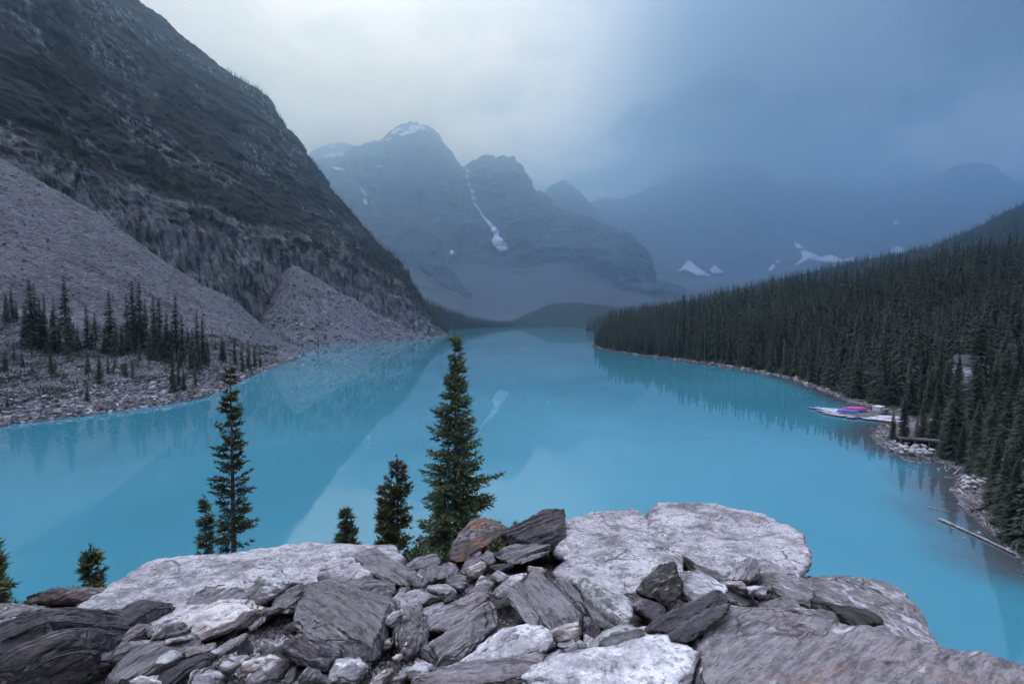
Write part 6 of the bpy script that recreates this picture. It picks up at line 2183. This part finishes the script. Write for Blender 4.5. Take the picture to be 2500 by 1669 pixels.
def mat_stone(name, lo, hi):
    m, t, b = new_mat(name)
    c = t.n('ShaderNodeTexCoord')
    oi = t.n('ShaderNodeObjectInfo')
    n = t.noise(c.outputs['Object'], 2.6, 5, 0.7)
    col = t.mix(t.smooth(n, 0.32, 0.66), lo, hi)
    col = t.mix(t.math('MULTIPLY', oi.outputs['Random'], 0.55), col, tuple(x * 0.4 for x in lo))
    t.link(col, b.inputs['Base Color'])
    b.inputs['Roughness'].default_value = 0.85
    bump(t, b, n, 0.6, 0.12)
    return m


PALE_ST = mat_stone('shore_boulder', (0.28, 0.265, 0.28), (0.62, 0.60, 0.62))
STONES = [stone_mesh(s) for s in range(6)]
for m in STONES:
    m.materials.append(PALE_ST)
rgs = np.random.default_rng(19)


def boulder_pile(cells, rmin, rmax, label, group, zf, n):
    made = []
    tries = 0
    while len(made) < n and tries < 4000:
        tries += 1
        x0, y0, x1, y1, hmax = cells[rgs.integers(0, len(cells))]
        px, py = rgs.uniform(x0, x1), rgs.uniform(y0, y1)
        r = rgs.uniform(rmin, rmax)
        z = rgs.uniform(0, hmax)
        p = at_z(px, py, 0.3 + z)
        if any((p.x - a) ** 2 + (p.y - b) ** 2 + (z - c) ** 2 * 1.6 < (0.72 * (r + d)) ** 2 for a, b, c, d in made):
            continue
        made.append((p.x, p.y, z, r))
        g0 = float(right_z([p.x], [p.y])[0])
        o = link('shore_boulder', STONES[rgs.integers(0, 6)], None)
        o.location = (p.x, p.y, max(g0, 0) + r * 0.38 + z)
        o.scale = (r, r, r)
        o.rotation_euler = (rgs.normal(0, 0.3), rgs.normal(0, 0.3), rgs.uniform(0, 6.28))
        tag(o, label, 'boulder', group)


boulder_pile([(2172, 1074, 2240, 1100, 0.5), (2200, 1072, 2268, 1106, 0.7), (2235, 1082, 2275, 1108, 0.5)], 0.32, 0.75, 'pale rounded boulder in the heap below the timber footbridge', 'boulder heap below the footbridge', 0.3, 52)
boulder_pile([(2345, 1163, 2400, 1192, 0.4), (2352, 1158, 2412, 1180, 0.5)], 0.25, 0.55, 'pale rounded boulder in the heap above the driftwood beach', 'boulder heap above the driftwood beach', 0.3, 42)
boulder_pile([(2320, 1190, 2470, 1330, 0.0), (2140, 1050, 2180, 1090, 0.0), (2290, 1120, 2330, 1145, 0.0)], 0.10, 0.26, 'small grey stone lying loose on the right shore gravel', 'loose stones on the right shore', 0.0, 60)

# ================================================================== driftwood
DRIFT = plain('driftwood_grey', (0.30, 0.275, 0.275), 0.9, 0.35, 3.0)
DRIFT_D = plain('driftwood_brown', (0.115, 0.095, 0.09), 0.9, 0.3, 3.0)
rgl = np.random.default_rng(23)
logs = [(945, 1040, 1720, 1395, 0.20, 'longest grey driftwood log lying along the water edge at lower right'), (840, 930, 1050, 975, 0.09, 'thin log floating just off the driftwood beach'), (1045, 760, 1140, 772, 0.12, 'short pale log poking into the water below the boulder heap'),
        (1138, 755, 1232, 832, 0.13, 'pale log running down from the boulder heap to the tangle'), (1130, 772, 1360, 930, 0.10, 'long thin log slanting through the driftwood tangle'), (1230, 830, 1550, 912, 0.10, 'long straight pole lying across the driftwood tangle'),
        (1220, 852, 1500, 860, 0.09, 'level pole across the top of the driftwood tangle'), (1260, 962, 1620, 908, 0.22, 'thick dark brown log across the middle of the beach'), (1340, 868, 1392, 922, 0.14, 'short stub between the poles of the tangle'),
        (1310, 780, 1500, 872, 0.10, 'pole running from boulder heap towards the trees'), (1280, 1020, 1392, 1132, 0.10, 'curved pole below the thick dark log'), (1330, 990, 1482, 1202, 0.09, 'long pole pointing down the beach to the water'),
        (1352, 1030, 1402, 1122, 0.09, 'short pole beside the one pointing to the water'), (1420, 980, 1622, 1162, 0.10, 'pole lying down the beach right of the middle'), (1440, 962, 1562, 1022, 0.18, 'stout log end on, just below the thick dark log'),
        (1500, 1150, 1760, 1292, 0.09, 'thin pole low on the beach near the right edge'), (1560, 1040, 1742, 1252, 0.10, 'pole beneath the right shore trees at the picture edge'), (1090, 622, 1166, 545, 0.17, 'upturned pale log leaning out over the water'),
        (1105, 637, 1222, 620, 0.13, 'level log left of the upper boulder heap'), (1000, 640, 1090, 650, 0.08, 'thin sunken branch left of the upper boulder heap'), (1040, 478, 1172, 492, 0.09, 'bleached branch on the bank above the upturned log'),
        (360, 164, 500, 170, 0.10, 'rearmost of the parallel poles on the gravel spit'), (360, 190, 500, 196, 0.10, 'middle one of the parallel poles on the gravel spit'), (355, 216, 500, 206, 0.10, 'front one of the parallel poles on the gravel spit'),
        (295, 165, 360, 196, 0.07, 'thin branch sticking out into the water from the gravel spit'), (1130, 890, 1216, 962, 0.07, 'thin branch along the water edge of the driftwood beach')]


def log(P0, P1, r, label, mat, name='driftwood_log', bend=0.03, group='driftwood logs'):
    n = 9
    t = np.linspace(0, 1, n)
    P0, P1 = np.array(P0, float), np.array(P1, float)
    L = np.linalg.norm(P1 - P0)
    pts = P0 + np.outer(t, P1 - P0)
    side = np.array([-(P1 - P0)[1], (P1 - P0)[0], 0]) / max(L, 1e-6)
    pts += np.outer(np.sin(t * np.pi) * rgl.normal(0, bend) * L, side)
    pts += rgl.normal(0, 0.02 * r * 5, pts.shape) * 0.3
    rad = r * (1 - 0.45 * t) * rgl.uniform(0.9, 1.1, n)
    org = pts.mean(0)
    V, Q = tube(pts - org, rad, 8)
    caps = [tuple(range(7, -1, -1)), tuple((n - 1) * 8 + k for k in range(8))]
    me = mesh_np('log', V, [tuple(int(a) for a in q) for q in Q] + caps)
    o = link(name, me, mat)
    o.location = org
    if L > 4:
        for k in range(3):
            i = int(rgl.integers(2, n - 2))
            d = np.array([rgl.normal(), rgl.normal(), abs(rgl.normal()) + 0.3])
            d /= np.linalg.norm(d)
            Vb, Qb = tube([pts[i] - org, pts[i] - org + d * rgl.uniform(0.25, 0.7)], [rad[i] * 0.35, rad[i] * 0.12], 5)
            link('branch_stub', mesh_np('branch_stub', Vb, Qb), mat, o)
    tag(o, label, 'log', group)
    return o


for k, (x0, y0, x1, y1, r, lab) in enumerate(logs):
    E = []
    for x, y in ((x0, y0), (x1, y1)):
        p = at_z(2050 + x * .2551, 1000 + y * .2551, 0.15)
        for _ in range(3):
            zg = max(float(right_z([p.x], [p.y])[0]), 0.0)
            p = at_z(2050 + x * .2551, 1000 + y * .2551, zg + r * 0.7)
        E.append((p.x, p.y, p.z))
    log(E[0], E[1], r, lab, DRIFT_D if 'dark' in lab else DRIFT)
for (x0, y0, x1, y1, lab) in [(2070, 979, 2156, 991, 'long straight log on the bank behind the canoe dock'), (2078, 975, 2140, 981, 'second log above the one behind the canoe dock'), (1995, 944, 2030, 958, 'pale log on the shore beyond the canoe dock')]:
    E = []
    for x, y in ((x0, y0), (x1, y1)):
        p = at_z(x, y, 0.3)
        E.append((p.x, p.y, max(float(right_z([p.x], [p.y])[0]), 0) + 0.15))
    log(E[0], E[1], 0.2, lab, DRIFT)
for (x0, y0, x1, y1, lab) in [(90, 915, 380, 887, 'long bleached log at the water edge of the left shore'), (860, 832, 985, 818, 'bleached log at the left shoreline below the short conifers'), (1215, 748, 1285, 735, 'pale log at the tip of the left shoreline'), (400, 878, 470, 868, 'short pale log near the left end of the left shoreline')]:
    E = []
    for x, y in ((x0, y0), (x1, y1)):
        p = SD(x * .4683, 600 + y * .4683 - 4)
        E.append((p[0], p[1], p[2] + 0.25))
    log(E[0], E[1], 0.28, lab, DRIFT, bend=0.01)

# ================================================================== stones nobody could count
CUBE = np.array([(x, y, z) for x in (-1, 1) for y in (-1, 1) for z in (-1, 1)], float)
CUBE_Q = np.array([(0, 1, 3, 2), (4, 6, 7, 5), (0, 4, 5, 1), (2, 3, 7, 6), (0, 2, 6, 4), (1, 5, 7, 3)])
OCT = np.array([(1, 0, 0), (-1, 0, 0), (0, 1, 0), (0, -1, 0), (0, 0, 1), (0, 0, -1)], float)
OCT_F = np.array([(0, 2, 4), (2, 1, 4), (1, 3, 4), (3, 0, 4), (2, 0, 5), (1, 2, 5), (3, 1, 5), (0, 3, 5)])


def strew(name, P, size, flat, rg, base, faces, mat, label, cat, tone=True):
    n = len(P)
    k = len(base)
    a = rg.uniform(0, 2 * np.pi, n)
    ca, sa = np.cos(a), np.sin(a)
    B = base[None] * (1 + rg.normal(0, 0.22, (n, k, 3)))
    B = B * np.stack([size, size * rg.uniform(0.45, 0.9, n), size * flat], 1)[:, None]
    tl = rg.normal(0, 0.3, n)
    B[..., 2] += B[..., 0] * tl[:, None]
    X = B[..., 0] * ca[:, None] - B[..., 1] * sa[:, None]
    Y = B[..., 0] * sa[:, None] + B[..., 1] * ca[:, None]
    V = np.stack([X, Y, B[..., 2]], -1) + P[:, None]
    Fc = (faces[None] + (np.arange(n) * k)[:, None, None]).reshape(-1, faces.shape[1])
    me = mesh_np(name, V.reshape(-1, 3), Fc, smooth=False)
    set_attr(me, 'tone', np.repeat(rg.random(n), k))
    return tag(link(name, me, mat), label, cat, kind='stuff')


def mat_tone(name, stops, rough=0.9):
    m, t, b = new_mat(name)
    a = t.n('ShaderNodeAttribute', attribute_name='tone')
    g = t.n('ShaderNodeNewGeometry')
    n = t.noise(g.outputs['Position'], 9.0, 3, 0.6)
    c = t.ramp(a.outputs['Fac'], stops)
    t.link(t.mix(t.math('MULTIPLY', n, 0.5), c, (0.08, 0.075, 0.08)), b.inputs['Base Color'])
    b.inputs['Roughness'].default_value = rough
    b.inputs['Specular IOR Level'].default_value = 0.2
    return m


rgt = np.random.default_rng(31)
nu, nv = SCREE_G.shape[:2]
iu = rgt.integers(0, nu, 9000)
vsel = np.where((SCREE_VV > 1.3) & (SCREE_VV < 5.0))[0]
iv = vsel[rgt.integers(0, len(vsel), 9000)]
P = SCREE_G[iu, iv] + rgt.normal(0, 0.5, (9000, 3)) * np.array([1, 1, 0])
sz = np.exp(rgt.normal(-1.30, 0.52, 9000)).clip(0.12, 1.7) * np.interp(SCREE_VV[iv], [2.0, 3.4, 5.0], [1.25, 1.0, 0.7])
strew('scree_stones', P, sz, rgt.uniform(0.25, 0.6, 9000), rgt, CUBE, CUBE_Q, mat_tone('scree_block', [(0.0, (0.06, 0.059, 0.066)), (0.5, (0.15, 0.147, 0.16)), (0.85, (0.28, 0.275, 0.295)), (1.0, (0.52, 0.51, 0.53))]), 'broken grey stones scattered over the left scree slope', 'stones')
# stones on the fan
fu, fv_ = FAN_G.shape[:2]
P = FAN_G[rgt.integers(0, fu, 4200), rgt.integers(8, fv_ - 9, 4200)]
strew('fan_stones', P, np.exp(rgt.normal(-0.55, 0.5, 4200)).clip(0.25, 2.4), rgt.uniform(0.3, 0.6, 4200), rgt, CUBE, CUBE_Q, MATS['scree_block'], 'broken grey stones scattered over the scree fan', 'stones')
# shoreline cobbles of the left bench
iv = np.where((SCREE_VV > 0.95) & (SCREE_VV < 2.25))[0]
iv = iv[rgt.integers(0, len(iv), 5200)]
iu = rgt.integers(int(nu * 0.30), int(nu * 0.96), 5200)
P = SCREE_G[iu, iv] + rgt.normal(0, 0.35, (5200, 3)) * np.array([1, 1, 0])
strew('shore_cobbles', P, np.exp(rgt.normal(-1.15, 0.4, 5200)).clip(0.15, 1.0), rgt.uniform(0.4, 0.8, 5200), rgt, CUBE, CUBE_Q, MATS['scree_block'], 'pale cobbles along the left waterline', 'stones')
# cobbles of the right shoreline
t_ = rgt.random(4200)
seg = rgt.integers(4, len(SH) - 6, 4200)
A_, B_ = SH[seg], SH[seg + 1]
Q2 = A_ + (B_ - A_) * t_[:, None]
nrm = np.stack([(B_ - A_)[:, 1], -(B_ - A_)[:, 0]], 1)
nrm /= np.linalg.norm(nrm, axis=1)[:, None]
Q2 = Q2 + nrm * np.abs(rgt.normal(0, 1.8, 4200))[:, None]
zz = right_z(Q2[:, 0], Q2[:, 1])
strew('beach_cobbles', np.stack([Q2[:, 0], Q2[:, 1], zz], 1), np.exp(rgt.normal(-1.9, 0.45, 4200)).clip(0.06, 0.6) * np.clip(Q2[:, 1] / 110, 0.6, 2.2), rgt.uniform(0.4, 0.8, 4200), rgt, CUBE, CUBE_Q, mat_tone('beach_cobble', [(0.0, (0.07, 0.063, 0.066)), (0.75, (0.18, 0.165, 0.17)), (1.0, (0.46, 0.44, 0.45))]), 'small cobbles along the right waterline', 'stones')

# gravel and chips between the foreground boulders
ng_ = 15000
gpx = rgt.uniform(-50, 2100, ng_)
gpy = 1330 + 360 * np.sqrt(rgt.random(ng_))
heavy = rgt.random(ng_) < 0.45
gpx[heavy] = rgt.normal(610, 110, heavy.sum())
gpy[heavy] = rgt.normal(1585, 48, heavy.sum()).clip(1480, 1690)
s_ = (gpy - 778) / F
gY = (1.12) / np.maximum(s_ - 0.26, 0.1)
gX = (gpx - 1250) / F * gY
yc_ = np.interp(gpx, [c[0] for c in CREST], [c[1] for c in CREST])
ok = gY < yc_ - 0.1
gX, gY = gX[ok], gY[ok]
base_z = CAM_H + pile_rel(1250 + F * gX / gY, gY) - 0.12
nz = np.stack([gX, gY, 0 * gX], 1)
base_z = base_z + fbm(nz * 1.3 + 3, 4) * 0.055 + fbm(nz * 9, 3) * 0.012
strew('gravel', np.stack([gX, gY, base_z + 0.004], 1), np.exp(rgt.normal(-4.75, 0.45, len(gX))).clip(0.0035, 0.03), rgt.uniform(0.5, 0.9, len(gX)), rgt, OCT, OCT_F, mat_tone('gravel_chip', [(0.0, (0.13, 0.12, 0.125)), (0.5, (0.30, 0.28, 0.285)), (1.0, (0.66, 0.63, 0.64))]), 'fine pale gravel between the boulders', 'gravel')

# loose fist-sized stones, each its own thing
for m in range(6):
    pass
SMALL = [stone_mesh(40 + s, 0.6, 2, 0.25) for s in range(6)]
for i, m in enumerate(SMALL):
    set_attr(m, 'bed', np.full(len(m.vertices), 0.75))
    m.materials.append(ROCK[['pale', 'slate', 'tan', 'white', 'slate', 'pink'][i]])
rgp = np.random.default_rng(51)
spots = [(rgp.uniform(420, 700), rgp.uniform(1500, 1668)) for _ in range(26)] + [(rgp.uniform(880, 1180), rgp.uniform(1385, 1660)) for _ in range(34)] + [(rgp.uniform(1060, 1420), rgp.uniform(1370, 1560)) for _ in range(30)] + [(rgp.uniform(1600, 1860), rgp.uniform(1400, 1500)) for _ in range(14)] + [(rgp.uniform(20, 330), rgp.uniform(1455, 1560)) for _ in range(16)]
for px, py in spots:
    s0 = (py - 778) / F
    Y = 1.10 / (s0 - 0.26)
    x = (px - 1250) / F * Y
    r = math.exp(rgp.normal(-3.5, 0.40))
    o = link('stone', SMALL[rgp.integers(0, 6)], None)
    o.location = (x, Y, CAM_H + float(pile_rel(px, Y)) - 0.12 + r * 0.45)
    o.scale = (r, r, r)
    o.rotation_euler = (rgp.normal(0, 0.4), rgp.normal(0, 0.4), rgp.uniform(0, 6.28))
    where = 'on the gravel patch at lower left' if px < 720 and px > 400 else ('beside the dark corner boulder' if px <= 400 else ('near the right-hand boulders' if px > 1590 else 'between the slabs in the middle of the pile'))
    tag(o, 'fist-sized loose stone lying ' + where, 'stone', 'loose stones among the boulders')

# low growth on the left bench
rgv = np.random.default_rng(61)
nC = 900
vsel = np.where((SCREE_VV > 2.1) & (SCREE_VV < 3.7))[0]
ci = SCREE_G[rgv.integers(int(nu * 0.28), int(nu * 0.9), nC), vsel[rgv.integers(0, len(vsel), nC)]]
PP = np.repeat(ci, 46, 0) + rgv.normal(0, 1, (nC * 46, 3)) * np.array([1.3, 1.3, 0.45]) + np.array([0, 0, 0.35])
DD = rgv.normal(size=PP.shape) + np.array([0, 0, 0.8])
DD /= np.linalg.norm(DD, axis=1)[:, None]
V, Fc = needle_tris(PP, DD, rgv.uniform(0.3, 0.8, len(PP)), rgv.uniform(0.2, 0.5, len(PP)), rgv)
me = mesh_np('bench_scrub', V, Fc, smooth=False)
set_attr(me, 'tone', np.repeat(rgv.random(len(PP)), 3))
tag(link('bench_scrub', me, FOREST), 'low dark scrub among the rocks of the left bench', 'scrub', kind='stuff')

# ================================================================== the smoky air
def haze(density, col, aniso=0.0):
    x0, x1, y0, y1, z0, z1 = -9500, 18500, -400, 13500, -9, 3200
    v = [(x, y, z) for x in (x0, x1) for y in (y0, y1) for z in (z0, z1)]
    f = [(0, 1, 3, 2), (4, 6, 7, 5), (0, 4, 5, 1), (2, 3, 7, 6), (0, 2, 6, 4), (1, 5, 7, 3)]
    me = bpy.data.meshes.new('haze')
    me.from_pydata(v, [], f)
    m = bpy.data.materials.new('haze_air')
    m.use_nodes = True
    nt = m.node_tree
    nt.nodes.clear()
    o = nt.nodes.new('ShaderNodeOutputMaterial')
    p = nt.nodes.new('ShaderNodeVolumePrincipled')
    p.inputs['Color'].default_value = (*col, 1)
    p.inputs['Density'].default_value = density
    p.inputs['Anisotropy'].default_value = aniso
    for nm in ('Density Attribute', 'Color Attribute', 'Temperature Attribute'):
        if nm in p.inputs:
            p.inputs[nm].default_value = ''
    nt.links.new(p.outputs[0], o.inputs['Volume'])
    ob = link('haze', me, m)
    tag(ob, 'pale blue smoke haze filling the valley air', 'haze', kind='stuff')
    return ob


haze(2.1e-4, (0.56, 0.79, 0.98), 0.90)
